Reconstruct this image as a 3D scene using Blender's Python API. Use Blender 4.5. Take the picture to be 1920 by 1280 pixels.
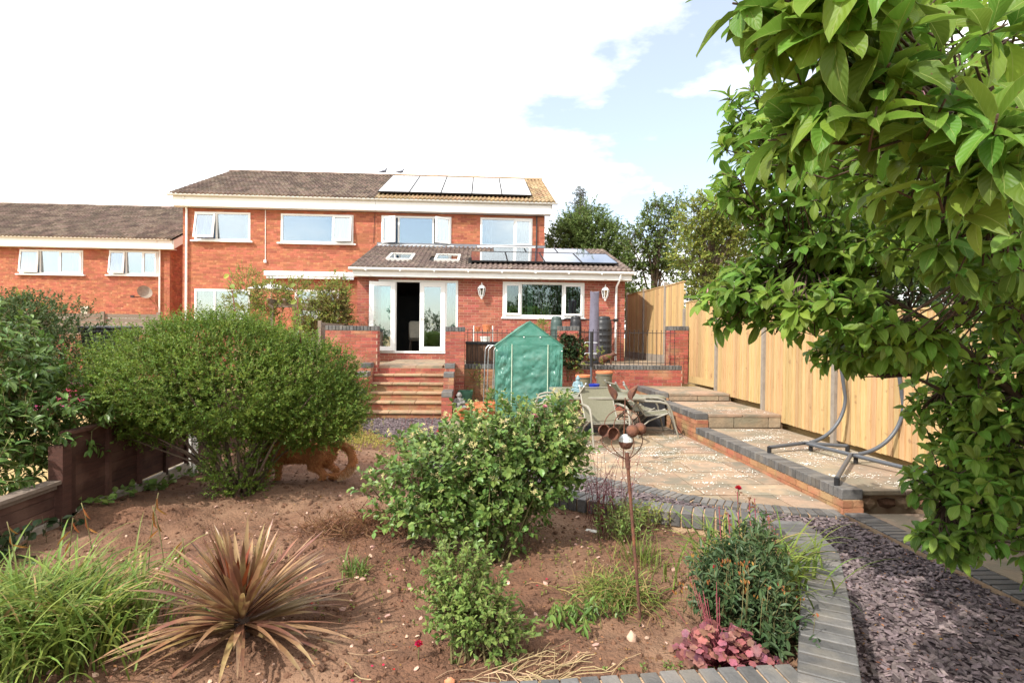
import bpy, math, random
import numpy as np
from math import sin, cos, pi, radians, sqrt, atan2
from mathutils import Vector, Matrix, Euler
random.seed(7); rng = np.random.default_rng(7)
for _o in list(bpy.data.objects): bpy.data.objects.remove(_o)
SC = bpy.context.scene
COL = SC.collection

# ------------------------------------------------------------ camera, sky, sun, exposure
CAM = Vector((0, 0, 1.72))
_yaw, _pit, _rol = radians(3.3), radians(-.54), radians(.65)
_F = Vector((sin(_yaw)*cos(_pit), cos(_yaw)*cos(_pit), sin(_pit)))
_R0 = Vector((cos(_yaw), -sin(_yaw), 0)); _U0 = _R0.cross(_F)
_R = _R0*cos(_rol) + _U0*sin(_rol); _U = _U0*cos(_rol) - _R0*sin(_rol)
cd = bpy.data.cameras.new('camera'); cam = bpy.data.objects.new('camera', cd); COL.objects.link(cam)
cam.matrix_world = Matrix(((_R.x, _U.x, -_F.x, CAM.x), (_R.y, _U.y, -_F.y, CAM.y), (_R.z, _U.z, -_F.z, CAM.z), (0, 0, 0, 1)))
cd.sensor_width = 36; cd.lens = 1060/1920*36; cd.clip_start = .05; cd.clip_end = 2000
SC.camera = cam
SUN = Vector((-.55, -.47, .69)).normalized()
W = bpy.data.worlds.new('World'); SC.world = W; W.use_nodes = True
nt = W.node_tree; nt.nodes.clear()
def wn(t, **k):
    n = nt.nodes.new(t)
    for a, b in k.items(): setattr(n, a, b)
    return n
wout = wn('ShaderNodeOutputWorld'); bgs = wn('ShaderNodeBackground'); bgc = wn('ShaderNodeBackground'); wmix = wn('ShaderNodeMixShader')
sky = wn('ShaderNodeTexSky', sky_type='NISHITA', sun_disc=False, sun_elevation=math.asin(SUN.z), sun_rotation=atan2(SUN.x, SUN.y), ozone_density=1.6)
bgs.inputs[1].default_value = .15
bgc.inputs[0].default_value = (1, .985, .965, 1); bgc.inputs[1].default_value = 1.5
tc = wn('ShaderNodeTexCoord'); mp = wn('ShaderNodeMapping'); mp.inputs['Scale'].default_value = (1.25, 1.25, 3.1); mp.inputs['Location'].default_value = (6.68, 9.98, 13.4)
nz = wn('ShaderNodeTexNoise'); nz.inputs['Scale'].default_value = 1.15; nz.inputs['Detail'].default_value = 9; nz.inputs['Roughness'].default_value = .56
rp = wn('ShaderNodeValToRGB'); rp.color_ramp.elements[0].position = .385; rp.color_ramp.elements[1].position = .52
rp.color_ramp.elements[0].color = (.19, .19, .19, 1)
nt.links.new(tc.outputs['Generated'], mp.inputs[0]); nt.links.new(mp.outputs[0], nz.inputs[0]); nt.links.new(nz.outputs[0], rp.inputs[0])
nt.links.new(sky.outputs[0], bgs.inputs[0]); nt.links.new(rp.outputs[0], wmix.inputs[0]); nt.links.new(bgs.outputs[0], wmix.inputs[1]); nt.links.new(bgc.outputs[0], wmix.inputs[2]); nt.links.new(wmix.outputs[0], wout.inputs[0])
sl = bpy.data.lights.new('sun', 'SUN'); sl.energy = 3.9; sl.angle = radians(.6); sl.color = (1, .95, .87)
so = bpy.data.objects.new('sun', sl); COL.objects.link(so); so.rotation_euler = SUN.to_track_quat('Z', 'Y').to_euler(); so.location = (-20, -20, 30)
vs = SC.view_settings; vs.view_transform = 'Standard'; vs.look = 'None'; vs.gamma = 1; vs.use_curve_mapping = False; vs.exposure = .72
SC.render.engine = 'CYCLES'
SC.cycles.max_bounces = 6; SC.cycles.transparent_max_bounces = 12; SC.cycles.caustics_reflective = False; SC.cycles.caustics_refractive = False

# ------------------------------------------------------------ materials
def mat(name, c1, c2=None, scale=8., rough=.8, bump=0., bscale=40., rnd=0., hue=0., spec=.3, trans=0., metal=0., coat=0., c3=None, s3=1.5, t3=(.5, .65), alpha=1., stretch=None, detail=5):
    m = bpy.data.materials.new(name); m.use_nodes = True; n = m.node_tree; N = n.nodes; L = n.links
    b = N['Principled BSDF']; out = N['Material Output']
    b.inputs['Roughness'].default_value = rough; b.inputs['Specular IOR Level'].default_value = spec; b.inputs['Metallic'].default_value = metal
    if coat: b.inputs['Coat Weight'].default_value = coat; b.inputs['Coat Roughness'].default_value = .15
    g = N.new('ShaderNodeNewGeometry'); pos = g.outputs['Position']
    if stretch:
        mpn = N.new('ShaderNodeMapping'); mpn.inputs['Scale'].default_value = stretch; L.new(pos, mpn.inputs[0]); pos = mpn.outputs[0]
    c2 = c2 or tuple(x*.75 for x in c1)
    t = N.new('ShaderNodeTexNoise'); t.inputs['Scale'].default_value = scale; t.inputs['Detail'].default_value = detail; t.inputs['Roughness'].default_value = .65; L.new(pos, t.inputs[0])
    r = N.new('ShaderNodeValToRGB'); r.color_ramp.elements[0].position = .32; r.color_ramp.elements[1].position = .68
    r.color_ramp.elements[0].color = (*c2, 1); r.color_ramp.elements[1].color = (*c1, 1); L.new(t.outputs[0], r.inputs[0])
    col = r.outputs[0]
    if c3:
        t2 = N.new('ShaderNodeTexNoise'); t2.inputs['Scale'].default_value = s3; t2.inputs['Detail'].default_value = 6; L.new(g.outputs['Position'], t2.inputs[0])
        r2 = N.new('ShaderNodeValToRGB'); r2.color_ramp.elements[0].position = t3[0]; r2.color_ramp.elements[1].position = t3[1]; L.new(t2.outputs[0], r2.inputs[0])
        mx = N.new('ShaderNodeMixRGB'); L.new(r2.outputs[0], mx.inputs[0]); L.new(col, mx.inputs[1]); mx.inputs[2].default_value = (*c3, 1); col = mx.outputs[0]
    if rnd or hue:
        oi = N.new('ShaderNodeObjectInfo'); ad = N.new('ShaderNodeMath'); ad.operation = 'ADD'; L.new(g.outputs['Random Per Island'], ad.inputs[0]); L.new(oi.outputs['Random'], ad.inputs[1])
        fr = N.new('ShaderNodeMath'); fr.operation = 'FRACT'; L.new(ad.outputs[0], fr.inputs[0])
        f2 = N.new('ShaderNodeMath'); f2.operation = 'MULTIPLY'; f2.inputs[1].default_value = 7.31; L.new(fr.outputs[0], f2.inputs[0])
        f3 = N.new('ShaderNodeMath'); f3.operation = 'FRACT'; L.new(f2.outputs[0], f3.inputs[0])
        h = N.new('ShaderNodeHueSaturation'); L.new(col, h.inputs['Color'])
        mv = N.new('ShaderNodeMapRange'); mv.inputs['To Min'].default_value = 1-rnd; mv.inputs['To Max'].default_value = 1+rnd; L.new(fr.outputs[0], mv.inputs[0]); L.new(mv.outputs[0], h.inputs['Value'])
        mh = N.new('ShaderNodeMapRange'); mh.inputs['To Min'].default_value = .5-hue; mh.inputs['To Max'].default_value = .5+hue; L.new(f3.outputs[0], mh.inputs[0]); L.new(mh.outputs[0], h.inputs['Hue'])
        col = h.outputs[0]
    L.new(col, b.inputs['Base Color'])
    if bump:
        tb = N.new('ShaderNodeTexNoise'); tb.inputs['Scale'].default_value = bscale; tb.inputs['Detail'].default_value = 6; L.new(pos, tb.inputs[0])
        bp = N.new('ShaderNodeBump'); bp.inputs['Strength'].default_value = bump; bp.inputs['Distance'].default_value = .02; L.new(tb.outputs[0], bp.inputs['Height']); L.new(bp.outputs[0], b.inputs['Normal'])
    if trans:
        tr = N.new('ShaderNodeBsdfTranslucent'); L.new(col, tr.inputs[0])
        br = N.new('ShaderNodeBrightContrast') if False else None
        ms = N.new('ShaderNodeMixShader'); ms.inputs[0].default_value = trans; L.new(b.outputs[0], ms.inputs[1]); L.new(tr.outputs[0], ms.inputs[2]); L.new(ms.outputs[0], out.inputs[0])
    if alpha < 1: b.inputs['Alpha'].default_value = alpha
    return m
def glassmat(name, refl=.42, tint=(.75, .85, .85), base=.0):
    m = bpy.data.materials.new(name); m.use_nodes = True; n = m.node_tree; N = n.nodes; L = n.links; N.clear()
    out = N.new('ShaderNodeOutputMaterial'); gl = N.new('ShaderNodeBsdfGlossy'); gl.inputs['Roughness'].default_value = .015; gl.inputs['Color'].default_value = (.93, .97, 1, 1)
    tr = N.new('ShaderNodeBsdfTransparent'); tr.inputs[0].default_value = (*tint, 1)
    lw = N.new('ShaderNodeLayerWeight'); lw.inputs[0].default_value = .35; mr = N.new('ShaderNodeMapRange'); mr.inputs['To Min'].default_value = refl; mr.inputs['To Max'].default_value = 1; L.new(lw.outputs['Fresnel'], mr.inputs[0])
    # faint waviness of float glass
    tx = N.new('ShaderNodeTexNoise'); tx.inputs['Scale'].default_value = .9; g = N.new('ShaderNodeNewGeometry'); L.new(g.outputs['Position'], tx.inputs[0])
    bp = N.new('ShaderNodeBump'); bp.inputs['Strength'].default_value = .05; bp.inputs['Distance'].default_value = .05; L.new(tx.outputs[0], bp.inputs['Height']); L.new(bp.outputs[0], gl.inputs['Normal'])
    ms = N.new('ShaderNodeMixShader'); L.new(mr.outputs[0], ms.inputs[0]); L.new(tr.outputs[0], ms.inputs[1]); L.new(gl.outputs[0], ms.inputs[2]); L.new(ms.outputs[0], out.inputs[0])
    return m

M = {}
M['brick'] = mat('orange_brick', (.375, .132, .072), (.315, .104, .058), 20, .85, .3, 60, rnd=.24, hue=.010, c3=(.46, .22, .12), s3=9, t3=(.55, .75))
M['brick2'] = mat('red_brick', (.36, .115, .075), (.30, .085, .06), 24, .85, .35, 70, rnd=.24, hue=.010, c3=(.30, .12, .08), s3=11, t3=(.55, .75))
M['brickw'] = mat('garden_wall_brick', (.35, .10, .068), (.27, .072, .052), 24, .85, .35, 70, rnd=.22, hue=.010, c3=(.33, .2, .11), s3=1.7, t3=(.52, .72))
M['brickm'] = mat('mossy_brick', (.36, .165, .085), (.30, .105, .06), 9, .9, .4, 60, rnd=.2, hue=.010, c3=(.30, .20, .10), s3=2.2, t3=(.45, .65))
M['mortar_o'] = mat('orange_mortar', (.41, .185, .115), (.35, .15, .09), 6, .95)
M['mortar'] = mat('buff_mortar', (.56, .39, .29), (.47, .32, .23), 12, .95, .4, 80)
M['mortard'] = mat('damp_mortar', (.34, .25, .16), (.26, .16, .1), 5, .95, .4, 80)
M['mortary'] = mat('sandy_mortar', (.48, .33, .2), (.36, .24, .15), 30, .95, .5, 90)
M['blue'] = mat('blue_grey_engineering_brick', (.125, .12, .114), (.08, .078, .077), 14, .55, .25, 60, rnd=.28, hue=.01, spec=.35, c3=(.17, .15, .125), s3=5, t3=(.5, .75))
M['tile'] = mat('weathered_roof_tile', (.185, .13, .10), (.10, .074, .06), 7, .9, .4, 50, rnd=.36, hue=.015, c3=(.19, .15, .115), s3=3.4, t3=(.52, .72))
M['tile_w'] = mat('tan_roof_tile', (.36, .24, .13), (.22, .145, .085), 7, .9, .4, 50, rnd=.22, hue=.012, c3=(.30, .25, .15), s3=2.2, t3=(.5, .7))
M['tile_d'] = mat('dark_plum_roof_tile', (.165, .118, .098), (.10, .074, .064), 9, .82, .35, 60, rnd=.25, hue=.012, c3=(.23, .18, .14), s3=3, t3=(.55, .75))
M['white'] = mat('white_plastic', (.82, .82, .80), (.76, .76, .745), 3, .4, 0, spec=.4)
M['offwhite'] = mat('greyed_white_paint', (.70, .69, .65), (.58, .57, .53), 4, .5, .05, 30)
M['lead'] = mat('lead_flashing', (.20, .21, .24), (.14, .15, .17), 5, .45, .15, 10)
M['glass'] = glassmat('window_glass', .28); M['glass_b'] = glassmat('dark_room_glass', .10, (.8, .9, .85))
M['glass_d'] = glassmat('door_glass', .28, (.8, .9, .88))
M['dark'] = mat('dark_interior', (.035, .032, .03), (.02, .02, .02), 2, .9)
M['room'] = mat('shaded_room_plaster', (.07, .066, .062), (.055, .05, .048), 2, .9)  # near black, with the dimness of the rooms put into the colour
M['curtain'] = mat('pale_blue_net_curtain', (.22, .33, .52), (.16, .25, .42), 6, .9, trans=.2)
M['curtw'] = mat('white_curtain', (.33, .39, .45), (.25, .30, .36), 6, .9, trans=.2)
M['blind'] = mat('green_vertical_blind', (.33, .45, .33), (.27, .38, .27), 6, .8, rnd=.2, trans=.25)
M['grey_blind'] = mat('grey_roller_blind', (.27, .27, .26), (.25, .25, .24), 4, .8)
M['solar'] = mat('solar_cell', (.02, .024, .05), (.014, .017, .036), 3, .06, spec=1., coat=1.)
M['solar'].node_tree.nodes['Principled BSDF'].inputs['IOR'].default_value = 2.1; M['solar'].node_tree.nodes['Principled BSDF'].inputs['Coat IOR'].default_value = 1.9; M['solar'].node_tree.nodes['Principled BSDF'].inputs['Coat Roughness'].default_value = .03
M['black'] = mat('black_metal', (.018, .018, .02), (.012, .012, .013), 10, .5, .1, 60, spec=.4)
M['alu'] = mat('silver_metal', (.55, .56, .57), (.45, .46, .47), 10, .35, metal=.7)
M['flag'] = mat('sandstone_flag', (.36, .255, .17), (.25, .18, .12), 6, .9, .5, 25, rnd=.15, hue=.012, c3=(.19, .165, .12), s3=3.2, t3=(.45, .62), detail=8)
M['flag_w'] = mat('worn_terrace_flag', (.33, .245, .165), (.21, .165, .115), 6, .9, .5, 25, rnd=.15, hue=.012, c3=(.22, .19, .135), s3=2.4, t3=(.44, .6), detail=8)
M['step'] = mat('step_stone', (.40, .25, .15), (.27, .18, .11), 7, .9, .5, 30, rnd=.15, c3=(.24, .21, .12), s3=3, t3=(.5, .65))
M['grout'] = mat('sandy_grout', (.25, .16, .105), (.16, .105, .07), 14, .95, .4, 60)
M['slate'] = mat('plum_slate_chipping', (.17, .127, .127), (.10, .078, .08), 30, .7, .3, 90, rnd=.55, hue=.03, spec=.35)
M['slate_b'] = mat('slate_bed', (.075, .05, .054), (.04, .028, .03), 60, .9, .8, 90)
M['soil'] = mat('dry_red_soil', (.19, .095, .055), (.105, .053, .032), 7, .95, 1., 60, c3=(.235, .138, .085), s3=1.3, t3=(.46, .66), detail=9)
M['clod'] = mat('soil_clod', (.18, .092, .054), (.11, .057, .035), 20, .95, .8, 90, rnd=.2)
M['stone'] = mat('pinkish_pebble', (.52, .33, .25), (.40, .25, .19), 20, .8, .3, 40, rnd=.35, hue=.02)
M['wood'] = mat('new_fence_board', (.52, .365, .185), (.43, .275, .125), 5, .75, .25, 30, rnd=.19, hue=.012, stretch=(7, 7, .6), c3=(.34, .20, .10), s3=8.5, t3=(.645, .71))
M['concrete'] = mat('concrete', (.32, .275, .225), (.23, .195, .16), 9, .9, .3, 50, rnd=.1)
M['redwood'] = mat('shaded_red_fence_board', (.085, .036, .026), (.052, .024, .018), 6, .85, .3, 30, rnd=.22, stretch=(3, 1, 8), c3=(.14, .075, .055), s3=3, t3=(.5, .7))  # red stain, darkened further to hold the laurel's shade
M['oldwood'] = mat('grey_weathered_wood', (.24, .19, .15), (.16, .12, .095), 6, .9, .3, 30, rnd=.15, stretch=(1, 4, 8))
M['deck'] = mat('brown_composite_board', (.14, .075, .045), (.105, .055, .033), 8, .7, .15, 40, rnd=.15, stretch=(5, 5, .6))
M['terra'] = mat('terracotta', (.56, .20, .085), (.46, .15, .065), 8, .75, .15, 40, c3=(.6, .32, .2), s3=5, t3=(.58, .75))
M['green_p'] = mat('green_plastic', (.07, .18, .12), (.05, .14, .095), 6, .45)
M['butt_g'] = mat('dark_green_plastic', (.055, .085, .078), (.043, .07, .063), 6, .42)
M['butt'] = mat('black_plastic', (.028, .029, .032), (.02, .021, .023), 6, .42)
M['cover'] = mat('lilac_grey_fabric', (.155, .145, .19), (.12, .112, .15), 9, .8, .2, 30)
M['sling'] = mat('sage_mesh_fabric', (.175, .165, .115), (.14, .135, .09), 40, .8, .2, 200)
M['cframe'] = mat('taupe_painted_metal', (.26, .24, .19), (.21, .195, .155), 8, .45, spec=.5)
M['tabtop'] = mat('weathered_table_top', (.21, .21, .155), (.165, .165, .12), 9, .5, .1, 40, c3=(.27, .23, .14), s3=4, t3=(.55, .7))
M['rust'] = mat('rusty_iron', (.16, .07, .045), (.085, .04, .03), 14, .85, .35, 70, c3=(.26, .10, .04), s3=9, t3=(.52, .72))
M['ball'] = mat('crackled_glass', (.66, .68, .67), (.36, .40, .40), 45, .12, .6, 70, spec=.7)
M['cobalt'] = mat('cobalt_glaze', (.02, .045, .36), (.015, .03, .28), 6, .25, spec=.6)
M['teal'] = mat('pale_blue_stone', (.20, .30, .33), (.15, .23, .26), 14, .7, .3, 60)
M['greystone'] = mat('grey_stone', (.24, .235, .22), (.17, .165, .155), 16, .85, .4, 60)
M['potg'] = mat('mossy_grey_pot', (.15, .14, .10), (.10, .095, .07), 7, .85, .3, 50, c3=(.2, .17, .09), s3=5, t3=(.5, .7))
M['swing'] = mat('grey_powder_coat', (.085, .093, .105), (.07, .076, .088), 10, .42, spec=.45)
M['bin'] = mat('grey_bin_plastic', (.035, .036, .040), (.028, .029, .032), 6, .5)
M['pink'] = mat('pink_inflatable', (.85, .16, .40), (.75, .12, .34), 4, .35, spec=.5)
M['sheet'] = mat('pale_green_sheet', (.58, .66, .60), (.48, .57, .50), 6, .7, trans=.3)
M['netting'] = mat('green_polythene', (.22, .50, .41), (.12, .38, .30), 3.5, .25, .5, 14, spec=.7, trans=.5, alpha=.72, c3=(.30, .50, .42), s3=3.5, t3=(.56, .72))  # paler patches are whitish glints painted into the plastic
M['polew'] = mat('pale_green_pole', (.52, .62, .48), (.45, .55, .42), 5, .5)
M['fur'] = mat('golden_fur', (.50, .235, .085), (.38, .16, .055), 18, .75, rnd=.3, hue=.01)
M['furw'] = mat('cream_fur', (.62, .42, .25), (.52, .33, .18), 18, .75, rnd=.3)
M['bark'] = mat('bark', (.16, .115, .08), (.09, .062, .045), 16, .9, .6, 40)
M['barkd'] = mat('dark_bark', (.10, .065, .048), (.055, .036, .027), 18, .9, .5, 50)
M['twig'] = mat('thin_stem', (.16, .15, .06), (.11, .085, .035), 12, .8)
M['redstem'] = mat('red_stem', (.26, .06, .075), (.18, .04, .05), 12, .8)
def leaf(name, c, d=None, rnd=.3, hue=.02, rough=.5, trans=.32, spec=.3, s=3): return mat(name, c, d or tuple(x*.7 for x in c), s, rough, rnd=rnd, hue=hue, trans=trans, spec=spec)
M['l_priv'] = leaf('privet_leaf', (.165, .235, .034), (.10, .165, .024), hue=.030, trans=.4)
M['l_rose'] = leaf('rose_leaf', (.165, .25, .058), (.11, .185, .042), spec=.38, rough=.4, hue=.025)
M['l_rose2'] = leaf('young_rose_leaf', (.18, .26, .06), (.13, .19, .045))
M['l_mag'] = leaf('magnolia_leaf', (.20, .325, .045), (.115, .215, .032), rnd=.36, hue=.028, rough=.48, trans=.48, spec=.32, s=1.6)
def veins(m):
    n = m.node_tree; N = n.nodes; L = n.links; b = N['Principled BSDF']; src = b.inputs['Base Color'].links[0].from_socket
    uv = N.new('ShaderNodeUVMap'); uv.uv_map = 'leaf'; sp = N.new('ShaderNodeSeparateXYZ'); L.new(uv.outputs[0], sp.inputs[0])
    def ma(op, a, b_=None, c=None):
        k = N.new('ShaderNodeMath'); k.operation = op
        for i, v in enumerate((a, b_, c)):
            if v is None: continue
            if isinstance(v, (int, float)): k.inputs[i].default_value = v
            else: L.new(v, k.inputs[i])
        return k.outputs[0]
    ax = ma('ABSOLUTE', ma('SUBTRACT', sp.outputs[0], .5)); rib = ma('LESS_THAN', ax, .014)
    ph = ma('SUBTRACT', ma('MULTIPLY', sp.outputs[1], 9.), ma('MULTIPLY', ax, 5.)); side = ma('GREATER_THAN', ma('SINE', ma('MULTIPLY', ph, 6.283)), .965)
    edge = ma('MULTIPLY', ma('GREATER_THAN', ax, .485), .6)
    f = ma('MINIMUM', ma('ADD', ma('ADD', ma('MULTIPLY', rib, .75), ma('MULTIPLY', side, .12)), edge), 1.)
    mx = N.new('ShaderNodeMixRGB'); L.new(f, mx.inputs[0]); L.new(src, mx.inputs[1]); mx.inputs[2].default_value = (.36, .42, .13, 1)
    sf = N.new('ShaderNodeTexNoise'); sf.inputs['Scale'].default_value = 60; g = N.new('ShaderNodeNewGeometry'); L.new(g.outputs['Position'], sf.inputs[0]); sr = N.new('ShaderNodeValToRGB'); sr.color_ramp.elements[0].position = .70; sr.color_ramp.elements[1].position = .76; L.new(sf.outputs[0], sr.inputs[0])
    m2 = N.new('ShaderNodeMixRGB'); L.new(sr.outputs[0], m2.inputs[0]); L.new(mx.outputs[0], m2.inputs[1]); m2.inputs[2].default_value = (.16, .10, .04, 1)
    for l in list(src.links):
        if l.to_node != mx: L.new(m2.outputs[0], l.to_socket)
    bp = N.new('ShaderNodeBump'); bp.inputs['Strength'].default_value = .16; bp.inputs['Distance'].default_value = .004; L.new(ma('ADD', ma('SINE', ma('MULTIPLY', ph, 6.283)), ma('MULTIPLY', rib, -2.)), bp.inputs['Height']); L.new(bp.outputs[0], b.inputs['Normal'])
veins(M['l_mag'])
M['l_laur'] = leaf('laurel_leaf', (.13, .215, .045), (.085, .15, .033), rough=.4, spec=.45)
M['l_dark'] = leaf('dark_hedge_leaf', (.085, .135, .042), (.05, .085, .028))
M['l_ivy'] = leaf('ivy_leaf', (.045, .075, .028), (.028, .05, .02), rough=.4)
M['l_tree'] = leaf('tree_leaf', (.16, .22, .06), (.11, .165, .045), trans=.4)
M['l_con'] = leaf('conifer_needles', (.055, .085, .045), (.04, .06, .03))
M['l_vine'] = leaf('climber_leaf', (.28, .32, .065), (.19, .23, .048), hue=.035, trans=.42)
M['l_vineb'] = leaf('brown_climber_leaf', (.22, .15, .05), (.16, .10, .035), hue=.03)
M['l_grass'] = leaf('sedge_blade', (.215, .28, .055), (.14, .20, .04), rnd=.35, hue=.03, trans=.4)
M['l_dry'] = leaf('dry_blade', (.42, .30, .13), (.30, .19, .08), rnd=.3)
M['l_cord'] = mat('bronze_cordyline_blade', (.29, .15, .075), (.15, .07, .048), 3.5, .4, rnd=.35, hue=.02, trans=.22, spec=.45, c3=(.40, .28, .13), s3=6, t3=(.47, .64))
M['l_cordr'] = mat('young_rust_blade', (.27, .075, .025), (.16, .035, .018), 4, .4, rnd=.25, trans=.25, spec=.4)
M['l_will'] = leaf('sweet_william_leaf', (.085, .135, .05), (.052, .092, .038), rough=.45)
M['l_heu'] = leaf('pink_heuchera_leaf', (.32, .115, .095), (.14, .052, .06), rnd=.5, hue=.04, trans=.25, s=14)
M['l_yel'] = leaf('yellow_groundcover', (.42, .33, .06), (.28, .26, .05), hue=.03)
M['l_weed'] = leaf('dead_weed', (.26, .135, .068), (.19, .09, .045), rnd=.35)
M['l_straw'] = leaf('straw', (.56, .42, .24), (.46, .33, .18))
M['l_fall'] = leaf('fallen_leaf', (.35, .19, .08), (.25, .11, .045), rnd=.4, hue=.03)
M['sepal'] = leaf('cream_rose_sepal', (.56, .50, .24), (.42, .40, .16), rnd=.25, hue=.03)
M['orange'] = leaf('orange_seedhead', (.36, .16, .045), (.25, .10, .03), hue=.03)
M['redp'] = leaf('red_petal', (.55, .02, .05), (.42, .015, .05), hue=.02)
M['pinkp'] = leaf('pink_petal', (.80, .42, .45), (.7, .32, .38))
M['petal'] = mat('white_petal', (.80, .77, .70), (.7, .66, .58), 10, .8, rnd=.1)
M['lawn'] = mat('dry_lawn', (.44, .30, .14), (.30, .22, .09), 3, .95, .6, 30)
M['earth'] = mat('rough_ground', (.16, .14, .06), (.12, .10, .05), 2, .95, .4, 10)
M['pigeon'] = mat('grey_pigeon', (.14, .15, .19), (.10, .11, .14), 20, .7)
M['lime'] = mat('cream_plaster', (.55, .5, .4), None, 5, .8)

# ------------------------------------------------------------ object helpers
ORG = {}
def thing(name, label, cat, loc=(0, 0, 0), group=None, kind=None):
    o = bpy.data.objects.new(name, None); COL.objects.link(o); o.location = loc; o.empty_display_size = .2
    ORG[o.name] = Vector(loc); o['label'] = label
    if cat: o['category'] = cat
    if group: o['group'] = group
    if kind: o['kind'] = kind
    return o
def tag(o, label, cat=None, group=None, kind=None):
    o['label'] = label
    if cat: o['category'] = cat
    if group: o['group'] = group
    if kind: o['kind'] = kind
    return o
def origin(p): return ORG.get(p.name, Vector((0, 0, 0))) if p else Vector((0, 0, 0))
def mkmesh(name, V, F, m, smooth=False, sharp=40):
    me = bpy.data.meshes.new(name)
    if isinstance(F, np.ndarray):
        V = np.asarray(V, dtype=np.float32); n = F.shape[1]
        me.vertices.add(len(V)); me.vertices.foreach_set('co', V.ravel())
        me.loops.add(F.size); me.loops.foreach_set('vertex_index', F.astype(np.int32).ravel())
        me.polygons.add(len(F)); me.polygons.foreach_set('loop_start', np.arange(0, F.size, n, dtype=np.int32))
        me.update(calc_edges=True); me.validate()
    else:
        me.from_pydata([tuple(map(float, v)) for v in V], [], [tuple(map(int, f)) for f in F]); me.update()
    if m: me.materials.append(m)
    if not smooth: me.shade_flat()
    if smooth:
        me.shade_smooth()
        if sharp: me.set_sharp_from_angle(angle=radians(sharp))
    return me
def obj(name, g, m, parent=None, smooth=False, kind=None, label=None, loc=None, sharp=40):
    """one mesh object; g = (V, F) or MB in world coordinates (or local to loc for a top-level thing)"""
    V, F = (g.V, g.F) if isinstance(g, MB) else g
    o0 = origin(parent) if parent else (Vector(loc) if loc is not None else Vector((0, 0, 0)))
    V = np.asarray(V, dtype=float).reshape(-1, 3) - np.array(o0)
    me = mkmesh(name, V, F, m, smooth, sharp)
    o = bpy.data.objects.new(name, me); COL.objects.link(o)
    ORG[o.name] = o0
    if parent: o.parent = parent
    else: o.location = o0
    if kind: o['kind'] = kind
    if label: o['label'] = label
    return o
def pieces(parent, name, tmpl, mats4, m, limit=300, rest=None, smooth=False):
    """alike pieces: nearest `limit` as objects sharing one mesh, the rest joined as one 'stuff' part. mats4 in world space"""
    if not mats4: return []
    V, F = tmpl; p0 = origin(parent)
    order = sorted(range(len(mats4)), key=lambda i: (mats4[i].translation - CAM).length)
    me = mkmesh(name, V, F, m, smooth)
    out = []; T = Matrix.Translation(-p0)
    for i in order[:limit]:
        o = bpy.data.objects.new(name, me); COL.objects.link(o); o.parent = parent; o.matrix_basis = T @ mats4[i]; out.append(o)
        ORG[o.name] = p0
    if len(order) > limit:
        joined(parent, rest or (name+'work'), tmpl, [mats4[i] for i in order[limit:]], m, smooth)
    return out
def joined(parent, name, tmpl, mats4, m, smooth=False):
    V = np.array(tmpl[0], float); V4 = np.c_[V, np.ones(len(V))]
    MM = np.array([np.array(x) for x in mats4])
    VV = np.einsum('nij,vj->nvi', MM, V4)[:, :, :3].reshape(-1, 3)
    F = tmpl[1]; nv = len(V)
    lens = {len(f) for f in F}
    if len(lens) > 1: F = [t for f in F for t in ([f] if len(f) == 3 else [(f[0], f[i], f[i+1]) for i in range(1, len(f)-1)])]
    F = np.array(F); FF = (F[None] + (np.arange(len(MM))*nv)[:, None, None]).reshape(-1, F.shape[1])
    return obj(name, (VV, FF), m, parent, smooth, kind='stuff')

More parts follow.
